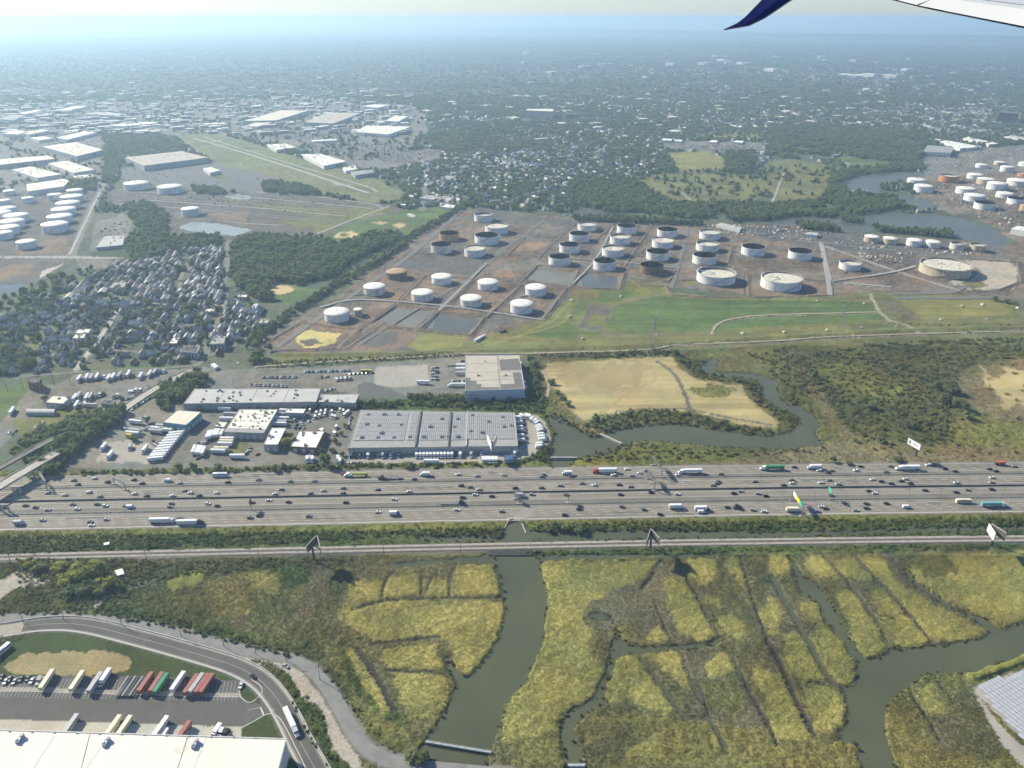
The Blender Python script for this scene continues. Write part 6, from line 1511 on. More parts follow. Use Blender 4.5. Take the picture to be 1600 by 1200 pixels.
# ------------------------------------------------------------------ houses
HW = {'white': mat('house_white', (.5, .49, .46), .8, .08, .4), 'cream': mat('house_cream', (.45, .41, .33), .8, .06, .4), 'grey': WALLS['grey'], 'tan': mat('house_tan', (.36, .29, .22), .85, .08, .4), 'blue': mat('house_blue', (.28, .34, .40), .8, .06, .4), 'brick': WALLS['brick']}
HR = {'grey': mat('shingle_grey', (.22, .225, .225), .9, .15, .6), 'dark': mat('shingle_dark', (.085, .088, .095), .9, .2, .6), 'brown': mat('shingle_brown', (.16, .125, .10), .9, .18, .6), 'pale': mat('shingle_pale', (.42, .42, .41), .9, .12, .6)}
def house_meshes(w, l, h, rise):
    a = MB(); a.box((0, 0, h / 2), (l, w, h))
    for s in (-1, 1): a.face([(s * l / 2, -w / 2, h), (s * l / 2, w / 2, h), (s * l / 2, 0, h + rise)] if s > 0 else [(s * l / 2, w / 2, h), (s * l / 2, -w / 2, h), (s * l / 2, 0, h + rise)])
    r = MB(); o = .5; k = rise / (w / 2)
    for s in (-1, 1):
        e = (s * (w / 2 + o), h - o * k); t = .25
        r.face([(-l / 2 - o, e[0], e[1]), (l / 2 + o, e[0], e[1]), (l / 2 + o, 0, h + rise + .15), (-l / 2 - o, 0, h + rise + .15)][::s])
        r.face([(-l / 2 - o, e[0], e[1] - t), (l / 2 + o, e[0], e[1] - t), (l / 2 + o, 0, h + rise - .1), (-l / 2 - o, 0, h + rise - .1)][::-s])
        r.face([(-l / 2 - o, e[0], e[1]), (-l / 2 - o, e[0], e[1] - t), (l / 2 + o, e[0], e[1] - t), (l / 2 + o, e[0], e[1])])
    ch = MB(); ch.box((l * .2, w * .12, h + rise), (.8, .8, 1.6))
    p = MB(); p.box((l / 2 + 1.1, 0, 1.4), (2.2, w * .8, 2.8)); p.face([(l / 2, -w * .45, 3.3), (l / 2 + 2.4, -w * .45, 2.8), (l / 2 + 2.4, w * .45, 2.8), (l / 2, w * .45, 3.3)])
    win = MB()
    for s in (-1, 1):
        for k_ in range(3):
            for z in (1.9, 4.6): win.box((-l / 2 + l * (k_ + .5) / 3, s * (w / 2 + .03), z), (1.0, .1, 1.2))
    for z in (1.9, 4.6):
        for y in (-w / 4, w / 4): win.box((-l / 2 - .03, y, z), (.1, 1.0, 1.2))
    return a, r, p, win, ch
HTYPES = [house_meshes(w, l, h, ri) for w, l, h, ri in ((8, 13, 5.6, 3.2), (7, 12, 5.4, 3.4), (9, 15, 6, 3.4), (8.5, 10, 5.8, 2.8))]
_hm = {}
def hmesh(ty, wc, rc):
    k = (ty, wc, rc)
    if k not in _hm:
        a, r, p, w, ch = HTYPES[ty]; _hm[k] = (a.mesh('walls', [HW[wc]]), r.mesh('roof', [HR[rc]]), p.mesh('porch', [HR[rc]]), w.mesh('windows', [M_WIN]), ch.mesh('chimney', [WALLS['brick']]))
    return _hm[k]
diag = (Q(152, 534) - Q(187, 482)); DANG = math.atan2(diag.y, diag.x)
streets = [smooth_line([Q(*p) for p in l], 15) for c_, l, w_, h_ in LINES if c_ in ('lot', 'pale') and w_ <= 9 and all(370 < p[1] < 595 and p[0] < 420 for p in l)]
def street_d(x, y):
    b = 1e9
    for l in streets:
        for p in l:
            d = (p.x - x) ** 2 + (p.y - y) ** 2
            if d < b: b = d
    return math.sqrt(b)
ux, uy = cos(DANG), sin(DANG); vx, vy = 1.0, 0.06
hs = []; c0 = Q(200, 490)
for i in range(-34, 35):
    for j in range(-56, 57):
        X = c0.x + ux * i * 16.5 + vx * j * 9.8 + rnd.uniform(-2.8, 2.8); Y = c0.y + uy * i * 16.5 + vy * j * 9.8 + rnd.uniform(-4, 4)
        a, b = pix(X, Y)
        if not pip1(a, b, NEIGH) or rnd.random() < .2: continue
        if in_any(a, b, [p for c_, p, w_ in PAINT if c_ in ('ylawn', 'lawn', 'olive') and max(q[1] for q in p) < 560 and max(q[0] for q in p) < 300]): continue
        if street_d(X, Y) < 7.5: continue
        hs.append((b, a, X, Y))
hs.sort(reverse=True)
hlist = []
for k, (b, a, X, Y) in enumerate(hs):
    wc = rnd.choice(['white', 'white', 'white', 'cream', 'grey', 'tan', 'blue', 'brick']); rc = rnd.choice(['grey', 'grey', 'dark', 'dark', 'brown', 'pale', 'pale']); ty = rnd.randrange(4)
    ang = DANG + rnd.choice([0, 0, 0, pi, pi / 2]) + rnd.uniform(-.05, .05)
    if k < 300: hlist.append((a, b, X, Y, wc, rc, ty, ang))
far_h = [(X, Y, 0, .8, .8, DANG) for b, a, X, Y in hs[300:]]
grp = {}
for e in hlist:
    area = 'near the truck lots' if e[1] > 535 else ('below the cross street' if e[1] > 478 else 'beside the pond wood')
    grp.setdefault((e[4], e[5], area), []).append(e)
for (wc, rc, area), L in grp.items():
    L.sort()
    for k, (a, b, X, Y, wc, rc, ty, ang) in enumerate(L):
        lab = '%s-walled house with %s gable roof %s' % (wc, rc, area)
        if len(L) > 1: lab += ', %s from the left' % nth(k + 1)
        t = thing('house', lab, 'house', 'houses of the left neighbourhood', (X, Y, 0), ang, rnd.uniform(.52, .86))
        wm, rm, pm, wi, chm = hmesh(ty, wc, rc)
        add('walls', wm, t); add('chimney', chm, add('roof', rm, t)); add('porch', pm, t)
        if b > 520: tag(add('windows', wi, t), kind='stuff')
for lab, pts, h, rc, wc in (('cream flat-roofed apartment block in the neighbourhood, rear of the pair', [(117,521),(122,515),(142,514),(139,520)], 9, 'cream', 'beige'), ('cream flat-roofed apartment block in the neighbourhood, front of the pair', [(113,529),(118,523),(134,522),(131,528)], 9, 'cream', 'beige'), ('brown brick block with white flat roof near the wide street', [(264,537),(270,528),(281,528),(276,537)], 10, 'white', 'brick'), ('dark flat-roofed hall beside the small car park', [(113,461),(116,452),(133,450),(132,460)], 6, 'dark', 'grey'), ('long grey hall above the neighbourhood lawn', [(170,450),(178,442),(197,441),(194,449)], 7, 'grey', 'beige'), ('white flat-roofed shop by the cross street', [(320,487),(323,483),(336,483),(334,487)], 5, 'white', 'beige'), ('white tall narrow block near the tank farm hedge', [(393,480),(397,475),(403,474.5),(400,482)], 9, 'white', 'white'), ('small white-roofed hall beside the ball field car park', [(370,463.5),(372,461.5),(386,461),(385,464.5)], 5, 'white', 'beige'), ('olive-roofed school-like hall at the bottom of the neighbourhood', [(327,538),(335,526),(352,525),(350,537)], 8, 'grey', 'grey'), ('broad dark-roofed hall above the green strip', [(282,549),(288,541),(312,541),(308,551)], 8, 'dark', 'white'), ('tan flat block beside the tank farm hedge', [(404,505),(408,499),(421,498),(418,505)], 8, 'beige', 'beige')):
    building('town_block', lab, pts, h, rc, wc, 3, True, 0, 5, None, 'building')
# far suburb houses as one mass
far_roof = mat_random('far_roofs', [(.20, .20, .20), (.11, .11, .12), (.30, .29, .28), (.16, .13, .11), (.08, .08, .09), (.48, .47, .45), (.17, .17, .18)])
far_wall = mat_random('far_walls', [(.44, .43, .40), (.30, .28, .24), (.56, .55, .52), (.20, .18, .17), (.36, .35, .33)])
FH = []
for w, l, h, ri in ((9, 13, 5.6, 3), (8, 16, 5.4, 3.2), (11, 14, 6, 3.6), (10, 24, 6, 2.4)):
    a, r, p, wi, ch = house_meshes(w, l, h, ri); m = MB(); m.v = list(a.v); m.f = list(a.f); m.m = [0] * len(a.f); n0 = len(m.v)
    m.v += r.v; m.f += [tuple(i + n0 for i in f_) for f_ in r.f]; m.m += [1] * len(r.f); FH.append(m.mesh('far_house', [far_wall, far_roof]))
m = MB(); m.box((0, 0, 4), (34, 20, 8), 0); m.box((0, 0, 8.2), (34.2, 20.2, .5), 1); FB = m.mesh('far_block', [far_wall, mat_random('far_flat_roofs', [(.75, .72, .66), (.6, .57, .5), (.8, .78, .74), (.4, .39, .37), (.7, .66, .56)])])
def far_houses(n, y0, y1, thr, sc, meshes, zone=None, base=None, ang0=.5):
    d0 = Q(800, y1).y; d1 = Q(800, y0).y; u = r2.rand(n); D = np.sqrt(d0 * d0 + u * (d1 * d1 - d0 * d0)); X = (r2.rand(n) - .5) * 1.75 * D
    a, b = pix(X, D); nz = fbm(X + 4000, D, 420, 2); keep = nz > thr
    for p in OPEN_FAR + PARKISH + [q for q, s in DENSE]: keep &= ~pip(a, b, p)
    if zone: keep &= pip(a, b, zone)
    out = list(base or [])
    for i in np.where(keep)[0]:
        k = sc * r2.uniform(.8, 1.25); out.append((X[i], D[i], 0, k, k * .95, ang0 + r2.choice([0, pi / 2]) + .25 * (nz[i] - .5)))
    return out
L = far_houses(9500, 150, 345, .38, .8, FH, None, far_h)
L += far_houses(8000, 212, 335, .1, .75, FH, [(640,238),(900,225),(990,268),(890,298),(880,322),(860,330),(640,325)])
L += far_houses(4500, 150, 215, .2, 1.0, FH, [(1100,190),(1260,175),(1600,165),(1700,160),(1700,230),(1450,215),(1250,200),(1100,205)])
L += far_houses(3000, 105, 152, .45, .9, FH)
scatter('suburb_houses', 'countless small houses through the far suburbs', 'houses', L, FH)
L = far_houses(70, 85, 150, .3, 1.0, [FB]) + far_houses(90, 85, 125, .3, 2.2, [FB], [(800,85),(1300,80),(1420,95),(1420,125),(1150,125),(800,115)]) + far_houses(160, 150, 230, .2, 1.0, [FB])
# smaller flat roofs of the far left industrial belt
for k in range(560):
    px = rnd.uniform(-40, 640); py = rnd.uniform(138, 212); p = Q(px, py)
    if pip1(px, py, PAINT[0][1]) or py < 160: L.append((p.x, p.y, 0, rnd.uniform(.4, 1.2), rnd.uniform(.7, 1.3), .5 + rnd.uniform(-.1, .1)))
scatter('distant_buildings', 'scattered pale flat roofs in the hazy distance', 'buildings', L, [FB])
# yard clutter of the tank farms and works: crates, skids, pipes piles
m = MB(); m.box((0, 0, .5), (1, .6, 1)); CB = m.mesh('skid', [mat_random('clutter_paint', [(.32, .30, .27), (.2, .19, .17), (.45, .43, .40), (.12, .11, .10), (.28, .21, .15), (.6, .58, .54)])])
for poly, sp in CLUT_P:
    fill(poly, sp, lambda X, Y, a, b: rnd.random() < .7 and clut.append((X, Y, 0, rnd.uniform(1.2, 4.5), rnd.uniform(.8, 2.4), rnd.choice([.3, 1.87]))))
scatter('yard_clutter', 'sheds, skids and stored gear strewn over the works yards', 'clutter', clut, [CB])

# ------------------------------------------------------------------ vehicles (x forward)
PAINTS = {'white': (.74, .74, .72), 'silver': (.42, .42, .42), 'grey': (.19, .19, .19), 'black': (.022, .022, .024), 'red': (.42, .04, .03), 'blue': (.05, .09, .22), 'green': (.055, .25, .12), 'lime': (.52, .55, .10), 'yellow': (.62, .48, .06), 'cream': (.70, .63, .46), 'rust': (.33, .125, .095), 'teal': (.16, .36, .36), 'orange': (.6, .14, .05)}
def vp(c): return mat('vehicle_' + c, PAINTS[c], .35, .04, .5, spec=.5)
_vm = {}
def car_mesh(c, suv):
    k = ('car', c, suv)
    if k in _vm: return _vm[k]
    m = MB(); h = .25 if suv else 0
    m.profile([(-2.3, .35), (2.3, .35), (2.35, .7), (2.1, .92 + h * .5), (1.0, 1.0 + h * .5), (-1.9 - h, 1.0 + h * .5), (-2.35, .9 + h * .4)], 1.85, 0)
    m.profile([(1.0, .98 + h * .5), (.25, 1.42 + h), (-1.3 - h * 1.5, 1.45 + h), (-2.0 - h * .8, .98 + h * .5)], 1.62, 1)
    m.profile([(.2, 1.44 + h), (-1.25 - h * 1.5, 1.47 + h), (-1.2 - h * 1.5, 1.5 + h), (.1, 1.49 + h)], 1.5, 0)
    for x in (-1.4, 1.45):
        for y in (-.85, .85): m.wheel((x, y, .34), .34, .24, 2)
    _vm[k] = m.mesh('car', [vp(c), M_GLASS, M_RUBBER]); return _vm[k]
def van_mesh(c):
    k = ('van', c)
    if k in _vm: return _vm[k]
    m = MB()
    m.profile([(-3, .4), (3, .4), (3.05, 1.1), (2.3, 1.35), (1.6, 2.45), (-3, 2.5)], 2.0, 0)
    m.profile([(2.32, 1.38), (1.66, 2.4), (1.3, 2.4), (1.3, 1.38)], 2.03, 1)
    for x in (-1.9, 1.9):
        for y in (-.9, .9): m.wheel((x, y, .38), .38, .26, 2)
    _vm[k] = m.mesh('van', [vp(c), M_GLASS, M_RUBBER]); return _vm[k]
def part(kind, c):
    k = (kind, c)
    if k in _vm: return _vm[k]
    m = MB(); mats = [vp(c), M_RUBBER, M_GLASS]
    if kind == 'trailer_box':
        m.box((0, 0, 2.65), (15.2, 2.6, 2.8), 0)
        for x in range(-7, 8, 2): m.box((x, 0, 4.06), (.12, 2.5, .04), 0)
    elif kind == 'short_box': m.box((-.9, 0, 2.2), (6.0, 2.5, 2.5), 0); m.box((-.9, 0, .85), (6.2, 1.2, .3), 1)
    elif kind == 'long_box': m.box((-1.2, 0, 2.4), (9.5, 2.6, 2.8), 0); m.box((-1.2, 0, .85), (9.7, 1.2, .3), 1)
    elif kind == 'truck_cab':      # cab of a box truck, front of the box at x = 2.1
        m.profile([(2.2, .6), (4.2, .6), (4.25, 1.4), (3.5, 1.65), (3.1, 2.5), (2.2, 2.6)], 2.2, 0); m.profile([(3.5, 1.68), (3.14, 2.42), (2.8, 2.42), (2.8, 1.68)], 2.23, 2)
    elif kind == 'tractor':        # conventional tractor, fifth wheel at x = 0
        m.profile([(-1.0, .7), (5.6, .7), (5.7, 1.6), (4.0, 1.95), (3.6, 3.0), (1.2, 3.7), (.7, 3.6), (.6, 1.2), (-1.0, 1.1)], 2.3, 0); m.profile([(4.02, 2.0), (3.66, 2.9), (3.2, 2.95), (3.2, 2.0)], 2.34, 2)
    elif kind == 'tank_box':
        m.ring([(0, -6.5), (1.1, -6.3), (1.1, 6.3), (0, 6.5)], 12, 0); m.v = [(z, x, y + 2.3) for x, y, z in m.v]
    elif kind == 'bus_body':
        m.profile([(-6, .5), (6, .5), (6.05, 2.2), (5.7, 3.3), (-6, 3.3)], 2.55, 0); m.box((-.2, 0, 2.25), (11.2, 2.58, .9), 2); m.box((-1, 0, 3.4), (5, 1.6, .25), 0)
    elif kind == 'flat_deck': m.box((0, 0, 1.25), (14.5, 2.5, .3), 0); m.box((0, 0, .95), (14, .9, .4), 1)
    _vm[k] = m.mesh(kind, mats); return _vm[k]
def wheels(xs, y=1.05, r=.5):
    k = ('wheels',) + tuple(xs)
    if k in _vm: return _vm[k]
    m = MB()
    for x in xs:
        m.wheel((x, y, r), r, .4, 0); m.wheel((x, -y, r), r, .4, 0)
    m.box(((xs[0] + xs[-1]) / 2, 0, .95), (abs(xs[-1] - xs[0]), .9, .25), 0)
    _vm[k] = m.mesh('axles', [M_RUBBER]); return _vm[k]
VEH = {}
def veh(kind, p, ang, c, place, c2='white'):
    """collected first, built and labelled after sorting"""
    VEH.setdefault((kind, c, place), []).append((pix(p.x, p.y)[0], p, ang, c2))
# short words keep the labels within reach
KNAME = {'car': 'car', 'suv': 'tall car', 'van': 'van', 'box': 'box truck', 'bigbox': 'long box truck', 'semi': 'semi truck', 'tanker': 'tanker truck', 'bus': 'bus', 'trailer': 'box trailer', 'container': 'container trailer', 'flat': 'flatbed trailer', 'flatsemi': 'flatbed truck', 'tractor': 'tractor unit'}
GRP = {}
def build_vehicles():
    for (kind, c, place), L in VEH.items():
        L.sort(key=lambda e: e[0])
        for k, (x, p, ang, c2) in enumerate(L):
            lab = '%s %s %s' % (c, KNAME[kind], place)
            if kind == 'semi' and c2 != c: lab = '%s %s with %s cab %s' % (c, KNAME[kind], c2, place)
            if len(L) > 1: lab += ', %s from left' % nth(k + 1)
            nm = {'car': 'car', 'suv': 'car', 'box': 'box_truck', 'bigbox': 'box_truck', 'semi': 'articulated_truck', 'tanker': 'tanker_truck', 'trailer': 'box_trailer', 'container': 'container_trailer', 'flat': 'flatbed_trailer', 'flatsemi': 'flatbed_truck', 'tractor': 'tractor_unit'}.get(kind, kind)
            cat = {'car': 'car', 'suv': 'car', 'van': 'van', 'bus': 'bus', 'trailer': 'trailer', 'container': 'trailer', 'flat': 'trailer'}.get(kind, 'truck')
            g = 'vehicles ' + place
            loc = (p.x, p.y, p.z)
            if kind in ('car', 'suv', 'van'):
                tag(add(nm, car_mesh(c, kind == 'suv') if kind != 'van' else van_mesh(c), None, loc, ang), lab, cat, g); continue
            t = thing(nm, lab, cat, g, loc, ang)
            if kind in ('box', 'bigbox'):
                s = 0 if kind == 'box' else 1.5
                add('cargo_box', part('short_box' if kind == 'box' else 'long_box', c), t); add('cab', part('truck_cab', c2), t, (s, 0, 0)); add('axles', wheels((-2.6, 3.2) if kind == 'box' else (-4.5, -3.2, 4.7)), t)
            elif kind in ('semi', 'tanker', 'flatsemi'):
                add('trailer', part({'semi': 'trailer_box', 'tanker': 'tank_box', 'flatsemi': 'flat_deck'}[kind], c), t, (-3, 0, 0)); add('cab', part('tractor', c2), t, (4.2, 0, 0)); add('axles', wheels((-9.2, -7.9)), t); add('axles', wheels((3.6, 4.9, 8.6)), t)
            elif kind == 'bus': add('body', part('bus_body', c), t); add('axles', wheels((-3.6, 4.0)), t)
            elif kind in ('trailer', 'container'):
                t.scale = (.85, 1, 1) if 'distribution' not in place else (.92, .95, .95)
                add('cargo_box', part('trailer_box', c), t); add('axles', wheels((-6.4, -5.1)), t); add('landing_gear', landing(), t)
            elif kind == 'flat': t.scale = (1, .55, 1); add('deck', part('flat_deck', c), t); add('axles', wheels((-6.2, -4.9)), t)
            elif kind == 'tractor': add('cab', part('tractor', c), t, (-2.3, 0, 0)); add('axles', wheels((-2.6, -1.4, 2.4)), t)
def landing():
    if 'lg' not in _vm:
        m = MB()
        for y in (-.9, .9): m.box((4.2, y, .65), (.25, .25, 1.3))
        m.box((0, 0, 1.1), (14, 1.0, .25)); _vm['lg'] = m.mesh('landing_gear', [M_DARK])
    return _vm['lg']
# --- traffic, read from the 4x views: (x, y, colour) ; w white, d dark, g grey, v van, s tall car
def col_of(k): return {'w': rnd.choice(['white', 'white', 'silver']), 'd': rnd.choice(['black', 'black', 'grey']), 'g': rnd.choice(['grey', 'silver']), 'v': 'white', 's': 'white', 'r': 'red', 'b': 'blue'}[k]
TRAF = [(0, 550, '200,785w 250,818w 283,803d 460,802d 487,827d 592,787w 672,811d 837,797d 888,820d 1045,803v 1123,818g 1423,813d 297,879w 405,892g 555,875s 625,902d 838,885w 917,898d 1077,896w 1155,866g 1190,880w 1245,896d 1353,879w 28,970d 159,958d 221,970d 297,985g 455,950d 482,980w 608,950g 657,960s 785,960d 815,968v 1070,948d 1063,965w 1298,946w 1358,960d 1575,940d 267,1050g 563,1060d 572,1082w 665,1045g 1120,1037d 1563,1034g'),
 (400, 550, '15,797d 213,807d 365,806d 990,795d 1263,763w 1380,772w 1547,768w 545,760r 1095,778d 157,858g 118,885w 340,882d 421,866g 543,849d 543,880g 760,858d 958,870w 1282,834d 1337,843d 1395,857g 1370,890w 80,925w 203,937d 562,939d 863,918w 1292,909d 1475,901d 20,1022d 330,1024g 762,998w 1256,985w 1537,995g'),
 (800, 550, '195,765d 185,778g 370,775d 635,768w 718,731w 748,770w 798,755w 840,742d 1037,767w 1303,761d 20,850d 185,848d 297,832w 437,819d 515,830w 670,828d 741,840d 1285,808d 1255,832d 1278,820g 1517,808d 330,740w 125,888w 680,890d 870,876d 1035,886w 1387,882d 1430,868w 1537,883g 1587,898d 340,890d 330,1018d 420,980d 687,965g 825,982d 926,1014d 1185,1000v 1348,970d 1505,985g 1577,995w'),
 (1200, 550, '165,718d 320,740w 398,740d 375,752d 578,714d 550,738w 763,712d 735,748g 60,712w 1000,705s 1030,708d 1105,728d 1170,744d 1385,730d 1425,743d 1540,714g 150,803d 152,817w 98,832d 330,815w 383,800d 438,824w 653,795w 708,808d 770,820d 833,805d 860,791w 890,820d 1177,816w 1400,783w 1398,812w 395,893d 633,868d 668,880w 983,863d 1178,875d 1250,860d 1400,857d 310,997b 335,965w 362,977d 550,988w 617,947d 617,975d 742,945d')]
ROADWAY = ['on the roadway farthest from the marsh', 'on the second roadway from the far verge', 'on the third roadway from the far verge', 'on the roadway beside the marsh verge']
def hway_pos(px, py):
    yt = lerp_tab(YT, px); yb = lerp_tab(YB, px); f = (py - yt) / (yb - yt)
    k = 0 if f < .21 else (1 if f < .468 else (2 if f < .70 else 3))
    p = Q(px, py, .9); p.z = .14
    e = .5; q0, q1 = hw(px - 15, .5), hw(px + 15, .5); a = math.atan2(q1.y - q0.y, q1.x - q0.x)
    return p, a + (pi if k < 2 else 0), ROADWAY[k]
for ox, oy, s in TRAF:
    for w in s.split():
        kind = w[-1]; x, y = w[:-1].split(','); p, a, pl = hway_pos(ox + int(x) / 4, oy + int(y) / 4)
        veh({'v': 'van', 's': 'suv'}.get(kind, rnd.choice(['car', 'car', 'suv'])), p, a, col_of(kind), pl)
for kind, px, py, c, c2 in (('bus', 343.5, 743, 'white', 0), ('tanker', 556, 743, 'lime', 'white'), ('flatsemi', 609, 747, 'grey', 'black'), ('box', 664, 742, 'white', 'white'), ('semi', 944, 737, 'white', 'red'), ('semi', 1077, 738, 'white', 'white'), ('box', 886, 740, 'white', 'white'), ('semi', 1205, 732.5, 'green', 'white'), ('bigbox', 1272, 731, 'white', 'white'), ('semi', 1417, 732.5, 'white', 'white'), ('box', 1562, 725, 'orange', 'black'), ('box', 813, 775, 'silver', 'white'),
                            ('semi', 256, 815, 'white', 'white'), ('semi', 299, 818, 'white', 'black'), ('box', 30, 818, 'silver', 'white'), ('box', 616, 803, 'white', 'blue'), ('flatsemi', 708, 787, 'grey', 'black'), ('bigbox', 1057, 793, 'white', 'white'), ('bigbox', 1097, 796, 'white', 'black'), ('tractor', 1152, 793, 'black', 0), ('bus', 1505, 784, 'cream', 0), ('semi', 1554, 790, 'teal', 'white'), ('van', 1416, 792, 'white', 0), ('bigbox', 1240, 798, 'cream', 'white')):
    p, a, pl = hway_pos(px, py); p = p.copy(); veh(kind, p, a, c, pl, c2 or 'white')
# --- parked: (kind, colours, list of pixels, heading as pixel vector, place)
def park(kind, cols, pts, hv, place, c2='white'):
    for k, (x, y) in enumerate(pts):
        a = Q(x - hv[0], y - hv[1]); b = Q(x + hv[0], y + hv[1]); ang = math.atan2(b.y - a.y, b.x - a.x) + rnd.uniform(-.02, .02)
        p = Q(x, y, 1.5); p.z = .05; veh(kind, p, ang, cols[k % len(cols)], place, c2)
def run(p, q, n): return [(p[0] + (q[0] - p[0]) * k / max(1, n - 1), p[1] + (q[1] - p[1]) * k / max(1, n - 1)) for k in range(n)]
D1 = (-6, 10)
park('trailer', ['white', 'white', 'silver', 'white'], [(124,592),(136,590),(143,590),(152,589),(170,591),(177,589),(187,587),(201,585),(220,588),(234,585),(242,582)], D1, 'parked along the green strip in the upper truck lot')
park('tractor', ['black', 'blue', 'white', 'grey'], [(129,593),(158,590),(163,589),(194,588),(208,587),(250,581),(256,580)], D1, 'parked along the green strip in the upper truck lot')
park('trailer', ['white', 'silver'], [(117,622),(123,619),(136,621),(142,620),(120,633)], D1, 'parked behind the straw-roofed shed')
park('tractor', ['grey', 'white', 'black'], [(150,619),(156,617),(161,615),(124,634),(133,631),(140,630),(178,620),(184,618),(190,622)], D1, 'parked behind the straw-roofed shed')
park('trailer', ['silver'], [(142,634)], (10, 0), 'parked crosswise below the straw-roofed shed')
park('van', ['white'], [(202,612),(206,612),(212,609),(219,609)], (-4, 6), 'parked beside the pale lane')
park('car', ['black', 'silver', 'white', 'grey', 'red'], run((200,622), (232,604), 9), (-4, 6), 'parked in front of the pale lane')
park('car', ['white', 'black', 'silver', 'black', 'grey'], run((206,638), (240,617), 11), (-4, 6), 'parked behind the pale lane')
park('car', ['white', 'grey', 'black'], [(14,674),(18,677),(24,672),(55,666),(59,664),(63,660),(66,659)], (-5, 6), 'parked on the left yard by the overpass')
park('trailer', ['white'], [(19,643)], (-5, 8), 'standing alone in the left yard')
park('trailer', ['white'], run((276,678), (248,712), 9), (10, -1), 'stacked side by side below the teal building')
park('trailer', ['white'], [(243,718),(247,714)], (10, -1), 'at the foot of the trailer stack')
park('trailer', ['white', 'silver'], [(212,660),(211,674),(207,678),(244,675),(246,671),(254,667),(259,673)], (10, 1), 'parked in the cluttered yard left of the teal building')
park('box', ['yellow'], [(203,681)], (10, 1), 'parked in the cluttered yard left of the teal building', 'yellow')
park('bigbox', ['white'], [(162,699),(172,712),(226,703)], (-6, 8), 'standing apart on the bare yard')
park('box', ['silver'], [(203,699)], (-3, 8), 'standing apart on the bare yard')
park('car', ['white', 'black', 'silver', 'white', 'grey'], [(195,668),(199,670),(205,669),(210,670),(216,671),(222,669),(227,671),(231,668),(219,653),(224,652),(228,651),(240,688),(246,690),(242,693)], (7, 3), 'crowded in the yard left of the teal building')
park('trailer', ['white', 'silver'], [(351,640),(360,648),(354,655.5)], (10, .3), 'parked behind the patched roof factory')
park('trailer', ['white'], [(325,681),(330,680),(336,678),(341,677.5),(347,677)], (-5, 10), 'backed in at the left of the patched roof factory')
park('trailer', ['white', 'cream'], [(355,687),(354,691),(352,695),(346,702),(341,706)], (10, .2), 'lined up in front of the patched roof factory')
park('trailer', ['white'], [(303,704),(308.5,704.5),(313,705),(318,706)], (-4, 9), 'in the row of four beside the dirt ring')
park('trailer', ['white'], [(371,714)], (10, 0), 'standing alone by the highway fence')
park('trailer', ['white', 'silver'], [(447,643),(446,649),(441,655),(437,660),(437,663.5)], (10, .3), 'behind the narrow white-roofed building')
park('car', ['grey', 'white', 'black', 'red'], [(390,699),(388,703),(384,708),(402,708),(311,690),(317,690),(322,691),(340,695),(309,714)], (7, -3), 'parked in front of the patched roof factory')
park('car', ['white', 'black', 'silver', 'grey', 'blue'], [(460,654),(463,656),(466,651),(468,658),(463,662),(470,660),(462,667),(472,663),(467,667),(474,655)], (6, -4), 'crowded left of the van yard')
park('van', ['white'], [(484,641),(492,651),(494,645),(499,649),(501,643),(507,647),(508,642),(518,643),(519,650),(523,651),(531,640),(536,642),(538,648),(541,645),(544,643),(525,667),(521,676),(523,677)], (-2, 6), 'in the van yard behind the low depot')
park('car', ['black', 'silver', 'white'], [(549,651),(546,655),(545,660),(544,665),(474,667),(482,657)], (-2, 6), 'along the lane left of the solar warehouse')
park('box', ['white'], run((651,711), (706,710.5), 11), (0, 8), 'backed up to the solar warehouse docks')
park('box', ['white', 'silver', 'blue'], [(575,711.5),(598,711),(611,711),(719,710.5),(736,710),(752,709.5),(804,708.5)], (0, 8), 'spaced out along the solar warehouse docks')
park('van', ['blue', 'black', 'grey'], [(548,712),(555,712),(562,711.5),(569,711.5),(585,711),(592,711),(624,711),(712,710)], (0, 8), 'backed up to the left docks of the solar warehouse')
park('box', ['white'], run((755,719), (775,719), 5), (0, 8), 'in the row of five above the highway verge')
park('box', ['white'], [(790,718),(794,718),(799,717),(528,717),(531,721)], (0, 8), 'parked above the highway verge')
park('trailer', ['white'], [(674,722)], (10, 0), 'parked along the highway verge hedge')
park('box', ['white', 'silver'], [(480,718),(484,717),(488,718)], (0, 8), 'in the group of three below the low depot')
park('car', ['white', 'silver', 'black'], [(545,722),(554,721),(563,722),(692,722),(701,722),(708,722),(797,706),(1,1)][:7], (6, 0), 'parked by the highway verge hedge')
park('box', ['white', 'silver', 'white'], [(810,653),(811,656.5),(812,660),(813,668),(814,672.5),(815,681),(816,688)], (9, .3), 'backed up to the right end of the solar warehouse')
park('van', ['white'], [(812,651),(808,704)], (9, .3), 'at the right end of the solar warehouse')
for pts, hv in (([(823,651),(827,651.5)], (3, 9)), ([(831,655),(836,657.5),(839,660.5)], (7, -6)), ([(842,666),(844,669),(845,672.5)], (9, -3)), ([(846,679),(847,683),(848,687)], (10, -1)), ([(844,694),(843,698)], (10, -1.5)), ([(816,650.5)], (8, 5))):
    park('box', ['white'], pts, hv, 'in the curve around the oval turning yard')
park('trailer', ['white', 'white', 'silver'], [(722,572),(721.5,578),(721,584)], (-9, .2), 'docked at the left side of the beige warehouse')
park('semi', ['white'], [(714,602)], (-9, .2), 'backed to the beige warehouse')
park('trailer', ['white'], [(661,598)], (9, .3), 'standing alone on the concrete lot')
park('car', ['white', 'black', 'grey', 'black'], run((706,595), (726,594), 6), (-1, 5), 'in the row of dark cars beside the beige warehouse')
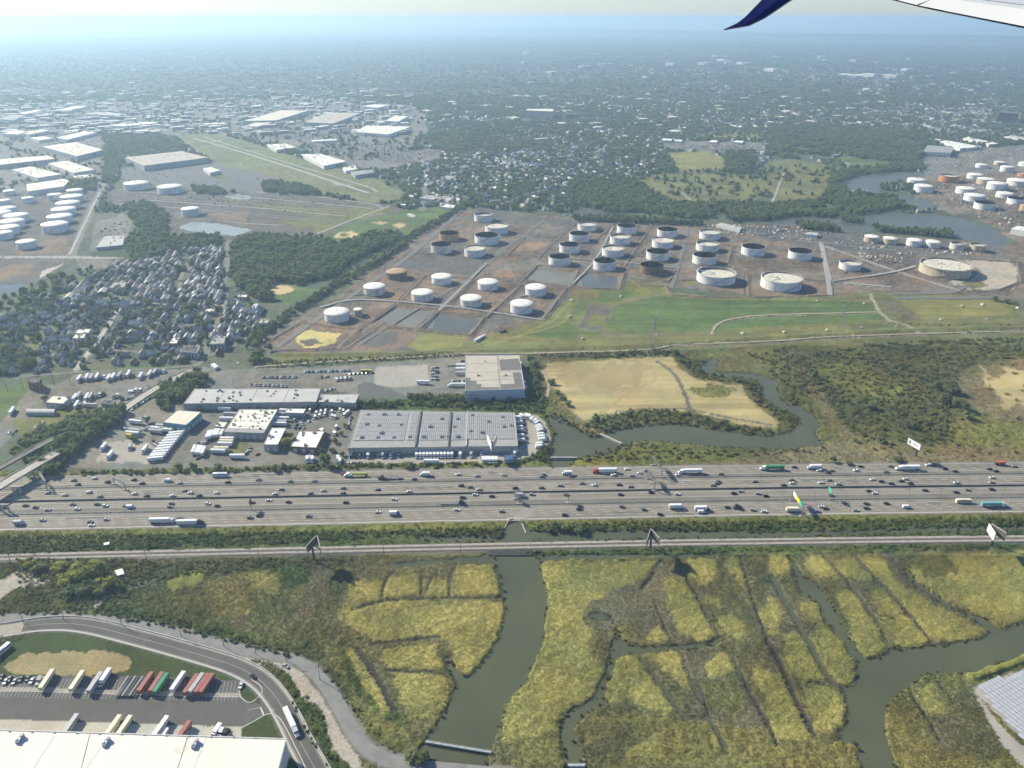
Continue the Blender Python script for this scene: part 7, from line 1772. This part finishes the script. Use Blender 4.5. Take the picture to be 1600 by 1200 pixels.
park('car', ['white', 'black', 'silver', 'grey'], [(677,573),(683,573),(676,577),(682,578),(676,582),(684,581),(677,586),(682,587),(676,591),(683,592),(702,570),(708,570),(714,568),(723,563)], (6, -1), 'in the cluster left of the beige warehouse')
park('van', ['white'], [(820,598),(822,606),(823,613),(820,622),(813,568)], (-1, 8), 'along the shaded right side of the beige warehouse')
park('car', ['silver', 'black', 'white', 'grey', 'black'], run((410,588.5), (461,588), 14), (-4, 6), 'in the back row of the asphalt lot')
park('car', ['black', 'white', 'grey', 'silver'], run((394,600), (446,602), 16), (-3, 6), 'in the front row of the asphalt lot')
park('car', ['white', 'black', 'blue'], run((476,580), (545,578), 12), (-4, 6), 'at the far edge of the asphalt lot')
park('car', ['black', 'white', 'grey', 'white'], run((503,588), (512,587), 3) + run((524,590), (546,588), 7), (-4, 6), 'in the middle of the asphalt lot')
park('van', ['white', 'silver'], run((526,593), (546,591), 4), (-3, 6), 'in the middle of the asphalt lot')
park('car', ['black', 'white', 'silver'], run((505,610), (522,606), 8), (-3, 6), 'behind the grey annex')
park('bus', ['yellow'], [(572,580)], (9, 0), 'by the concrete lot'); park('car', ['black', 'blue', 'grey'], run((548,583), (580,581), 6), (6, -2), 'beside the yellow bus')
# distribution yard
HV = (-7.5, 11)
park('trailer', ['cream'], [(74,1064),(121,1066)], HV, 'in the distribution yard stalls')
park('trailer', ['silver'], [(149,1068.5)], HV, 'in the distribution yard stalls beside a white box truck')
park('bigbox', ['white'], [(164,1060)], HV, 'in the distribution yard stalls')
park('container', ['rust'], [(228,1068.5),(245,1068.5),(299,1071.5),(316,1070.5),(323.5,1070.5)], HV, 'in the distribution yard stalls')
park('container', ['green'], [(252,1070)], HV, 'in the distribution yard stalls'); park('container', ['silver'], [(307.5,1070)], HV, 'between red containers in the distribution yard stalls')
park('trailer', ['white'], [(278.5,1067)], HV, 'in the distribution yard stalls, between the containers')
park('flat', ['grey', 'black'], run((190,1071), (218,1071), 6), HV, 'empty in the distribution yard stalls')
park('tractor', ['silver'], [(62,1063)], HV, 'in the distribution yard stalls')
park('car', ['black', 'white', 'grey', 'silver', 'black'], [(2,1056),(8,1063),(14,1059),(22,1063),(32,1059),(43,1058.5),(49,1062),(-6,1060),(-14,1058)], HV, 'at the left end of the distribution yard stalls')
park('trailer', ['silver'], [(110,1136)], HV, 'docked at the distribution warehouse'); park('trailer', ['cream'], [(177,1137.5),(194,1138.5)], HV, 'docked at the distribution warehouse')
park('trailer', ['white'], [(251,1139)], HV, 'docked at the distribution warehouse'); park('container', ['rust'], [(286,1147)], HV, 'docked at the distribution warehouse')
park('box', ['white'], [(338.5,1142)], HV, 'docked at the distribution warehouse'); park('tractor', ['white', 'black'], [(346,1144),(352,1145)], HV, 'docked at the distribution warehouse'); park('van', ['white'], [(257,1146)], HV, 'docked at the distribution warehouse')
park('car', ['white'], [(376,1069.5)], (-4, 9), 'parked at the right end of the distribution yard stalls'); park('car', ['black'], [(395,1055)], (6, 5), 'driving on the access road')
park('semi', ['white'], [(455.5,1130)], (11, 22), 'driving down the access road'); park('suv', ['silver'], [(446,1039)], (8, 4), 'parked on the sandy strip by the gravel road')
park('bus', ['white'], [(3,1017)], (8, -7), 'below the access bridge'); park('car', ['white', 'red'], [(372,566),(5,400)], (6, 5), 'in the side street by the corner of the tank farm')
park('bus', ['white'], [(334,574),(337,572.5)], (6, 5), 'parked at the corner by the asphalt lot')
build_vehicles()
# parked cars too far to tell apart
far_cars = []
for poly, sp, pr in (([(186,262),(330,256),(478,296),(430,303),(330,294),(190,283)], 26, .25), ([(470,222),(560,222),(690,235),(640,256),(560,250),(480,232)], 7, .5), ([(400,205),(470,196),(560,210),(520,222),(420,215)], 8, .5), ([(195,300),(440,305),(560,325),(480,335),(250,318)], 13, .2), ([(300,450),(420,475),(400,540),(100,575),(60,540),(120,450)], 11, .3), ([(1060,226),(1190,228),(1190,236),(1060,236)], 8, .6), ([(165,350),(200,345),(203,385),(150,366)], 8, .35), ([(60,205),(200,212),(160,230),(60,225)], 10, .5), ([(360,457),(405,450),(410,470),(375,475)], 5, .3)):
    fill(poly, sp, lambda X, Y, a, b: rnd.random() < pr and not any((X - x) ** 2 + (Y - y) ** 2 < (r + 3) ** 2 for x, y, r in TANK_DISCS) and far_cars.append((X, Y, 0, 1, 1, rnd.choice([.4, .4, 1.97]))))
scatter('distant_cars', 'parked cars strewn over the far lots', 'cars', far_cars, [car_mesh(c, False) for c in ('white', 'silver', 'grey', 'black', 'white', 'red')])

# ------------------------------------------------------------------ gantries, signs, billboards, poles
def gantry(lab, f0, f1, h, signs=()):
    a, b = Q(*f0), Q(*f1); t = thing('sign_gantry', lab, 'sign gantry', 'overhead sign gantries', (a + b) / 2); o = (a + b) / 2
    for p in (a, b):
        m = MB(); q = p - o
        for s in (-.5, .5): m.bar((q.x + s, q.y, 0), (q.x + s, q.y, h), .35)
        for k in range(5): m.bar((q.x - .5, q.y, h * k / 5), (q.x + .5, q.y, h * (k + 1) / 5), .16)
        add('post', m.mesh('post', [M_STEEL]), t)
        m = MB(); m.box((q.x, q.y, .4), (4, 1.6, .8)); add('footing', m.mesh('footing', [M_PALECONC]), t)
    m = MB(); A_, B_ = a - o, b - o; up = Vector((0, 0, h)); n = int((B_ - A_).length / 2.5)
    for s in (-.6, .6):
        for z in (0, 1.3): m.bar(A_ + up + Vector((s, 0, z)), B_ + up + Vector((s, 0, z)), .22)
        for k in range(n): m.bar(A_.lerp(B_, k / n) + up + Vector((s, 0, 0)), A_.lerp(B_, (k + 1) / n) + up + Vector((s, 0, 1.3)), .14)
    add('truss', m.mesh('truss', [M_STEEL]), t)
    for u0, u1, mt, side in signs:
        m = MB(); p, q = A_.lerp(B_, u0), A_.lerp(B_, u1); d = Vector((side * .9, 0, 0)); mid = (p + q) / 2
        m.bar(p + d + Vector((0, 0, h - .9)), q + d + Vector((0, 0, h - .9)), .15)
        f_ = [p + d + Vector((0, 0, h - 1)), q + d + Vector((0, 0, h - 1)), q + d + Vector((0, 0, h + 2.6)), p + d + Vector((0, 0, h + 2.6))]
        e = Vector((-side * .15, 0, 0)); m.face(f_); m.face([v + e for v in reversed(f_)])
        for k in range(4): m.face([f_[k], f_[k] + e, f_[(k + 1) % 4] + e, f_[(k + 1) % 4]])
        add('sign_panel', m.mesh('sign_panel', [mt]), t)
S_GREEN = mat('sign_green', (.05, .42, .27), .5, .05, .5); S_YEL = mat('sign_yellow', (.75, .62, .03), .5, .05, .5); S_WH = mat('sign_white', (.75, .74, .70), .5, .05, .5); S_BACK = mat('sign_back', (.13, .115, .10), .6, .1, .5)
gantry('truss gantry over the farthest roadway, shadow lying across the lanes', (1020,727), (1033,746.5), 8, [(.1, .45, S_BACK, -1), (.5, .9, S_BACK, -1)])
gantry('truss gantry over the second roadway, beside the taller one', (1012,748), (1022,767), 8, [(.2, .8, S_BACK, -1)])
gantry('gantry with white, yellow and green sign panels over the near roadway', (1237,782), (1253,807), 8, [(.12, .38, S_WH, -1), (.38, .68, S_YEL, -1), (.68, .92, S_GREEN, -1)])
gantry('slim truss gantry near the overpass at the left of the highway', (66,752), (74,766), 7.5, [])
gantry('short truss gantry over the far roadways left of centre', (179,757), (197,766), 6, [])
gantry('low toll sensor frame on the guard rail strip near the creek bridge', (805,780), (812,788), 5, [(.2, .8, S_BACK, -1)])
def cantilever(lab, foot, w, h, mt):
    p = Q(*foot); t = thing('road_sign', lab, 'road sign', 'cantilever road signs', p)
    m = MB(); m.bar((0, 0, 0), (0, 0, h + 1), .45); m.bar((0, 0, h), (0, 2.5, h), .3); add('post', m.mesh('post', [M_STEEL]), t)
    m = MB(); m.box((-.4, 1.2, h + .4), (.2, w, 3.4)); add('sign_panel', m.mesh('sign_panel', [mt]), t); m = MB(); m.box((0, 0, .35), (4, 1.4, .7)); add('footing', m.mesh('footing', [M_PALECONC]), t)
cantilever('green cantilever sign on the guard rail strip', (1296,781), 6, 8, S_GREEN)
cantilever('dark cantilever sign seen from behind, left of centre', (393,797), 5, 7, S_BACK)
cantilever('dark cantilever sign near the work zone by the creek bridge', (888,786), 4.5, 7, S_BACK)
M_AD = None
def billboard(lab, foot, z, hp, panels, face_mats):
    p = Q(*foot); t = thing('billboard', lab, 'billboard', 'monopole billboards', p)
    m = MB(); m.ring([(.75, 0), (.65, z - hp)], 10, 0); add('pole', m.mesh('pole', [M_DARK]), t)
    cs = []
    for ((x0, y0), (x1, y1)), mt in zip(panels, face_mats):
        a = Q(x0, y0, z) - p; b = Q(x1, y1, z) - p; d = (b - a); d.z = 0; d.normalize(); n = Vector((-d.y, d.x, 0)) * .35
        A0, B0 = a.copy(), b.copy(); dn = Vector((0, 0, -hp)); cs.append(((a + b) / 2))
        m = MB(); F8 = [a - n, b - n, b + n, a + n]
        m.extrude([(v.x, v.y) for v in F8], z - hp, z, 0); add('panel', m.mesh('panel', [mt]), t)
        m = MB()
        for k in range(5):
            q = a.lerp(b, k / 4); m.bar(q + dn, q, .2)
        m.bar(a + dn * .98 - Vector((0, 0, .2)), b + dn * .98 - Vector((0, 0, .2)), .5); m.bar(a + Vector((0, 0, .1)), b + Vector((0, 0, .1)), .3)
        add('frame', m.mesh('frame', [mat('frame_white', (.55, .54, .52), .6, .1, .5)]), t)
    m = MB()
    for c_ in cs: m.bar((0, 0, z - hp - .1), (c_.x, c_.y, z - hp - .1), .5)
    add('catwalk', m.mesh('catwalk', [M_DARK]), t)
    return t
AD = mat('ad_panel', (.80, .79, .76), .5, .04, .3)
billboard('V-shaped billboard seen from behind on the railway bank, left', (491,876), 19, 5.5, [((479,853),(494,837.5)), ((496,837.5),(500.5,857))], [S_BACK, S_BACK])
billboard('V-shaped billboard seen from behind on the railway bank, centre', (1016,856), 19, 5.5, [((1011,844),(1016.5,826.5)), ((1018,826.5),(1030.5,841))], [S_BACK, S_BACK])
billboard('V-shaped billboard with white face on the railway bank, right', (1549,852), 20, 6, [((1546,818),(1556,834)), ((1549.5,818),(1573,833.5))], [AD, S_BACK])
bb = billboard('white billboard standing in the scrub above the highway', (1431,713), 17, 5, [((1420,684.5),(1439,695.5))], [AD])
# dark print on the white face
p = Q(1431, 713); a = Q(1420, 684.5, 17) - p; b = Q(1439, 695.5, 17) - p; d = (b - a).normalized(); n = Vector((d.y, -d.x, 0)) * .37
if n.y > 0: n = -n
m = MB()
for u0, u1, z0, z1 in ((.08, .28, 12.8, 15.8), (.12, .24, 15.9, 16.5), (.4, .9, 14.9, 15.5), (.4, .82, 13.8, 14.3)):
    q0 = a.lerp(b, u0) + n; q1 = a.lerp(b, u1) + n; m.face([(q0.x, q0.y, z0), (q1.x, q1.y, z0), (q1.x, q1.y, z1), (q0.x, q0.y, z1)])
add('print', m.mesh('print', [mat('ad_print', (.25, .24, .25), .6, .3, .6)]), bb)
billboard('tall V-shaped billboard in front of the solar warehouse', (769,707), 17, 6, [((762,679.5),(768,694)), ((771,691),(776,679.5))], [AD, mat('ad_grey', (.5, .5, .48), .5, .05, .4)])
def pole(lab, foot, h, arm=1.8, grp='light poles', name='light_pole', mt=None, k=0):
    p = Q(*foot); m = MB(); m.bar((0, 0, 0), (0, 0, h), .3, 0, .16); m.bar((-arm, 0, h), (arm, 0, h), .16)
    for s in (-1, 1): m.box((s * arm, 0, h), (.9, .4, .2))
    tag(add(name, m.mesh(name, [mt or M_STEEL]), None, p, .3 * k), lab, 'light pole' if name == 'light_pole' else 'utility pole', grp)
for k in range(8): pole('slim light pole between the two far roadways, %s from the left' % nth(k + 1), (1187 + k * 49, 758 - k * .75), 11, grp='light poles between the far roadways')
for k in range(8): pole('slim light pole between the two near roadways, %s from the left' % nth(k + 1), (1222 + k * 49, 787 - k * 1.1), 11, grp='light poles between the near roadways')
for k in range(5): pole('slim light pole on the asphalt lot, %s from the left' % nth(k + 1), (365 + k * 27, 604 - k * 4 + (k % 2) * 6), 10, grp='light poles on the asphalt lot')
WOODP = mat('pole_wood', (.10, .085, .07), .9, .2, 1)
for k in range(12): pole('wooden utility pole on the green strip, %s from the left' % nth(k + 1), (12 + k * 24.5, 612 - k * 3.1), 13, 1.2, 'utility poles on the green strip', 'utility_pole', WOODP)
for k, (x, y) in enumerate(((37,973),(100,968),(190,976),(283,993),(350,1010),(400,1022),(447,1032),(500,1062))): pole('wooden utility pole along the gravel road, %s from the left' % nth(k + 1), (x, y), 10, 1.2, 'utility poles along the gravel road', 'utility_pole', WOODP)
for k, (x, y) in enumerate(((18,882),(230,877),(405,872),(600,868),(720,866))): pole('wooden utility pole beside the railway, %s from the left' % nth(k + 1), (x, y), 10, 1.2, 'utility poles beside the railway', 'utility_pole', WOODP)
def pylon(lab, foot, h):
    p = Q(*foot); t = thing('transmission_tower', lab, 'pylon', 'lattice transmission towers', p); m = MB(); w = 4.2
    def lv(z): return w * (1 - .82 * min(1, z / (h * .75)))
    zs = [0, h * .18, h * .34, h * .48, h * .6, h * .72, h * .84, h]
    for z0, z1 in zip(zs[:-1], zs[1:]):
        a, b = lv(z0), lv(z1)
        for sx, sy in ((1, 1), (1, -1), (-1, -1), (-1, 1)):
            m.bar((a * sx, a * sy, z0), (b * sx, b * sy, z1), .32)
            m.bar((a * sx, a * sy, z0), (b * -sy, b * sx, z1), .2)
    add('lattice', m.mesh('lattice', [mat('galvanised', (.30, .29, .26), .5, .1, .5)]), t)
    for z, s in ((h * .72, 7), (h * .84, 6), (h * .96, 5)):
        m = MB(); m.bar((-s, 0, z), (s, 0, z), .3); m.bar((-s, 0, z), (0, 0, z + 2), .2); m.bar((s, 0, z), (0, 0, z + 2), .2); add('cross_arm', m.mesh('cross_arm', [mat('galvanised', (0, 0, 0))]), t)
pylon('lattice tower on the landfill slope, left of the three', (1019,548), 42); pylon('lattice tower on the landfill slope, middle of the three', (1311,528), 40); pylon('lattice tower on the landfill slope, right of the three', (1585,520), 40)
# bleachers by the ball fields
for k, (x, y) in enumerate(((640,337),(643,339))):
    t = thing('bleacher', 'white bleacher stand beside the far ball field, ' + ('rear one' if k == 0 else 'front one'), 'bleacher', None, Q(x, y), -.7); m = MB()
    for s in range(4): m.box((0, s * 1.2, .4 + s * .4), (16, 1.1, .8 + s * .8))
    add('steps', m.mesh('steps', [M_WHITE]), t)
# concrete slab in the left marsh and landfill vents
for lab, pts in (('pale broken concrete slab in the left marsh', [(180,894),(192,891),(195,899),(184,902)]), ('pale slab beside the railway at left', [(162,851),(172,849),(171,853),(163,854)])):
    m = MB(); P = [Q(*p) for p in pts]; c = P[0]; m.extrude([(p.x - c.x, p.y - c.y) for p in P], 0, 1.5); tag(add('concrete_slab', m.mesh('concrete_slab', [mat('bright_slab', (.8, .79, .74), .8, .05, .3)]), None, c), lab, 'slab')
vm = MB(); vm.box((0, 0, .7), (2.6, 1.6, 1.4)); vm.box((1.6, .4, .4), (1.2, 1.0, .8)); vm.bar((-.6, 0, 1.3), (-.6, 0, 3.2), .3); vm = vm.mesh('vent_skid', [mat('skid_white', (.6, .58, .52), .6, .15, .6)])
L = [(970,464),(893,470),(1070,463),(1225,520),(1292,517),(1345,513),(1400,511),(1470,500),(1542,499),(1455,505),(1503,479),(1535,477),(1325,475),(1350,475),(1276,471),(1025,524),(910,530),(1160,522),(1590,482),(890,496)]
L.sort()
for k, (x, y) in enumerate(L): tag(add('gas_vent', vm, None, Q(x, y), rnd.uniform(0, 3), rnd.uniform(.9, 1.6)), 'small white gas vent skid on the grassy landfill, %s from the left' % nth(k + 1), 'gas vent', 'gas vents on the landfill')
m = MB(); m.box((0, 0, 1), (9, 3, 2)); m.box((2, 0, 2.2), (3, 2.4, .8)); tag(add('mulch_pile', m.mesh('mulch_pile', [M_DARK]), None, Q(786, 519), .5), 'dark covered pile on the grass right of the ponds', 'pile')
for k, (x, y) in enumerate(((745,533),(748,531),(751,529),(755,527))): park_p = Q(x, y); mm = MB(); mm.box((0, 0, 1.3), (7, 2.6, 2.6)); mm.box((0, 0, 2.65), (6.6, 2.2, .15)); tag(add('site_cabin', mm.mesh('site_cabin', [M_WHITE]), None, park_p, .75), 'small white site cabin by the last pond, %s from the left' % nth(k + 1), 'cabin', 'site cabins')
# solar field at the right bottom edge
c = Q(1600, 1100); t = thing('solar_field', 'field of tilted grey solar panel rows cut by the right edge', 'solar panels', None, c)
SF = mat('field_panel', (.34, .35, .39), .3, .05, .5, spec=.5); POLY = [(1527,1074),(1602,1047),(1720,1008),(1860,1120),(1760,1220),(1650,1187),(1600,1160),(1560,1118)]
d = (Q(1600, 1128) - Q(1534, 1077)); d.z = 0; d.normalize(); n = Vector((-d.y, d.x, 0))
if n.x < 0: n = -n
o = Q(1527, 1074); nrow = 0
for k in range(-26, 70):
    m = MB(); base = o + n * (k * 2.7)
    for s in range(-20, 60):
        a = base + d * (s * 3.1); q = a + d * 1.5
        if not pip1(*pix(q.x, q.y), POLY): continue
        b = a + d * 2.95; up = Vector((0, 0, 1.5)); lo = Vector((0, 0, .7)); A_, B_, C_, D_ = a + lo - c, b + lo - c, b + n * 1.5 + up - c, a + n * 1.5 + up - c
        m.face([A_, B_, C_, D_]); m.bar((a + n * .7 - c), (a + n * .7 + Vector((0, 0, 1.0)) - c), .12)
    if m.f: add('panel_row', m.mesh('panel_row', [SF]), t); nrow += 1

# ------------------------------------------------------------------ wing tip of the aircraft the picture is taken from
M_WING = mat('wing_white', (.56, .56, .54), .3, .02, .4, spec=.5); M_FIN = mat('fin_blue', (.012, .018, .10), .3, .05, .5, spec=.5); M_SEAL = mat('wing_seal', (.05, .05, .05), .6, .1, 1)
def at_px(px, py, dist):
    r = ray(px, py).normalized(); return Vector((0, 0, CAM_H)) + r * dist
te0 = at_px(1820, 84, 11.0); te1 = at_px(1600, 42.5, 13.2); te2 = at_px(1434, 9.5, 16.2); te3 = at_px(1385, -3, 17.6); te4 = at_px(1330, -17, 19)
t = thing('airplane_wing', 'white airliner wing with dark blue tip fin at the top edge', 'airplane wing', None, te1)
o = te1; CH = [(3.4, .12), (3.0, .10), (2.5, .08), (2.3, .07), (2.0, .06)]
def wing_pt(te, u, chord, top):
    th = .26 * chord / 3 * math.sqrt(max(0, u)) * (1.15 - u) * 1.4 + .012
    return te - o + Vector((u * chord, 0, u * chord * .06 + (th if top else -th * .7)))
TE = [te0, te1, te2, te3, te4]; US = [0, .12, .3, .55, .8, 1.0]
def wing_strip(u0, u1, i0, i1, name, mt, gap=0):
    m = MB(); us = [u0] + [u for u in US if u0 < u < u1] + [u1]
    for i in range(i0, i1):
        for a, b in zip(us[:-1], us[1:]):
            for top in (True, False):
                q = [wing_pt(TE[i], a, CH[i][0], top), wing_pt(TE[i], b, CH[i][0], top), wing_pt(TE[i + 1], b, CH[i + 1][0], top), wing_pt(TE[i + 1], a, CH[i + 1][0], top)]
                m.face(q if top else q[::-1])
    for i in (i0, i1):
        m.face([wing_pt(TE[i], u, CH[i][0], True) for u in us] + [wing_pt(TE[i], u, CH[i][0], False) for u in reversed(us)])
    add(name, m.mesh(name, [mt]), t)
wing_strip(.19, 1, 0, 4, 'wing_panel', M_WING); wing_strip(0, .18, 0, 2, 'aileron', M_WING); wing_strip(0, .18, 2, 4, 'fixed_trailing_edge', M_WING)
m = MB(); 
for i in range(4): m.bar(wing_pt(TE[i], .185, CH[i][0], True) - Vector((0, 0, .012)), wing_pt(TE[i + 1], .185, CH[i + 1][0], True) - Vector((0, 0, .012)), .02)
m.bar(wing_pt(te2, .0, 2.5, True), wing_pt(te2, .18, 2.5, True), .03)
add('seal', m.mesh('seal', [M_SEAL]), t)
# drooping tip fin: outline swept with thickness
up_e = [(1300,-60),(1265,-32),(1190,0),(1165,26),(1152,36),(1131,45.8)]; lo_e = [(1345,-60),(1290,-30),(1237,-.5),(1195,28),(1170,40),(1131,46.6)]
m = MB(); D = [19.0, 18.9, 18.7, 18.5, 18.4, 18.2]; th = [.09, .08, .06, .04, .025, .006]
ringv = []
for (a, b, dd, h_) in zip(up_e, lo_e, D, th):
    p, q = at_px(*a, dd) - o, at_px(*b, dd) - o; c_ = (p + q) / 2; nrm = Vector((0, 1, .1)).normalized()
    ringv.append([p, c_ - nrm * h_, q, c_ + nrm * h_])
for r0, r1 in zip(ringv[:-1], ringv[1:]):
    for k in range(4): m.face([r0[k], r0[(k + 1) % 4], r1[(k + 1) % 4], r1[k]])
m.face(ringv[0]); add('tip_fin', m.mesh('tip_fin', [M_FIN]), t)
m = MB()
for r0, r1 in zip(ringv[1:-1], ringv[2:]): m.bar(r0[2], r1[2], .022)
add('fin_edge', m.mesh('fin_edge', [mat('fin_edge_metal', (.32, .27, .22), .4, .05, 1)]), t)
m = MB(); m.bar(at_px(1330, -17, 19) - o + Vector((.9, 0, .1)), ringv[0][1], .35); add('tip_fairing', m.mesh('tip_fairing', [M_WING]), t)

# ------------------------------------------------------------------ haze
m = MB(); X, Y0, Y1 = 62000, -3000, 62000
m.box((0, (Y0 + Y1) / 2, 187), (2 * X, Y1 - Y0, 380))
hz = bpy.data.materials.new('haze'); hz.use_nodes = True; n = hz.node_tree.nodes; n.remove(n['Principled BSDF'])
pv = n.new('ShaderNodeVolumePrincipled'); pv.inputs['Color'].default_value = (.56, .78, 1.0, 1); pv.inputs['Density'].default_value = HAZE_D; pv.inputs['Anisotropy'].default_value = HAZE_G
hz.node_tree.links.new(pv.outputs[0], n['Material Output'].inputs['Volume'])
tag(add('haze', m.mesh('haze', [hz])), 'pale blue summer haze over the whole plain', 'haze', None, 'stuff')
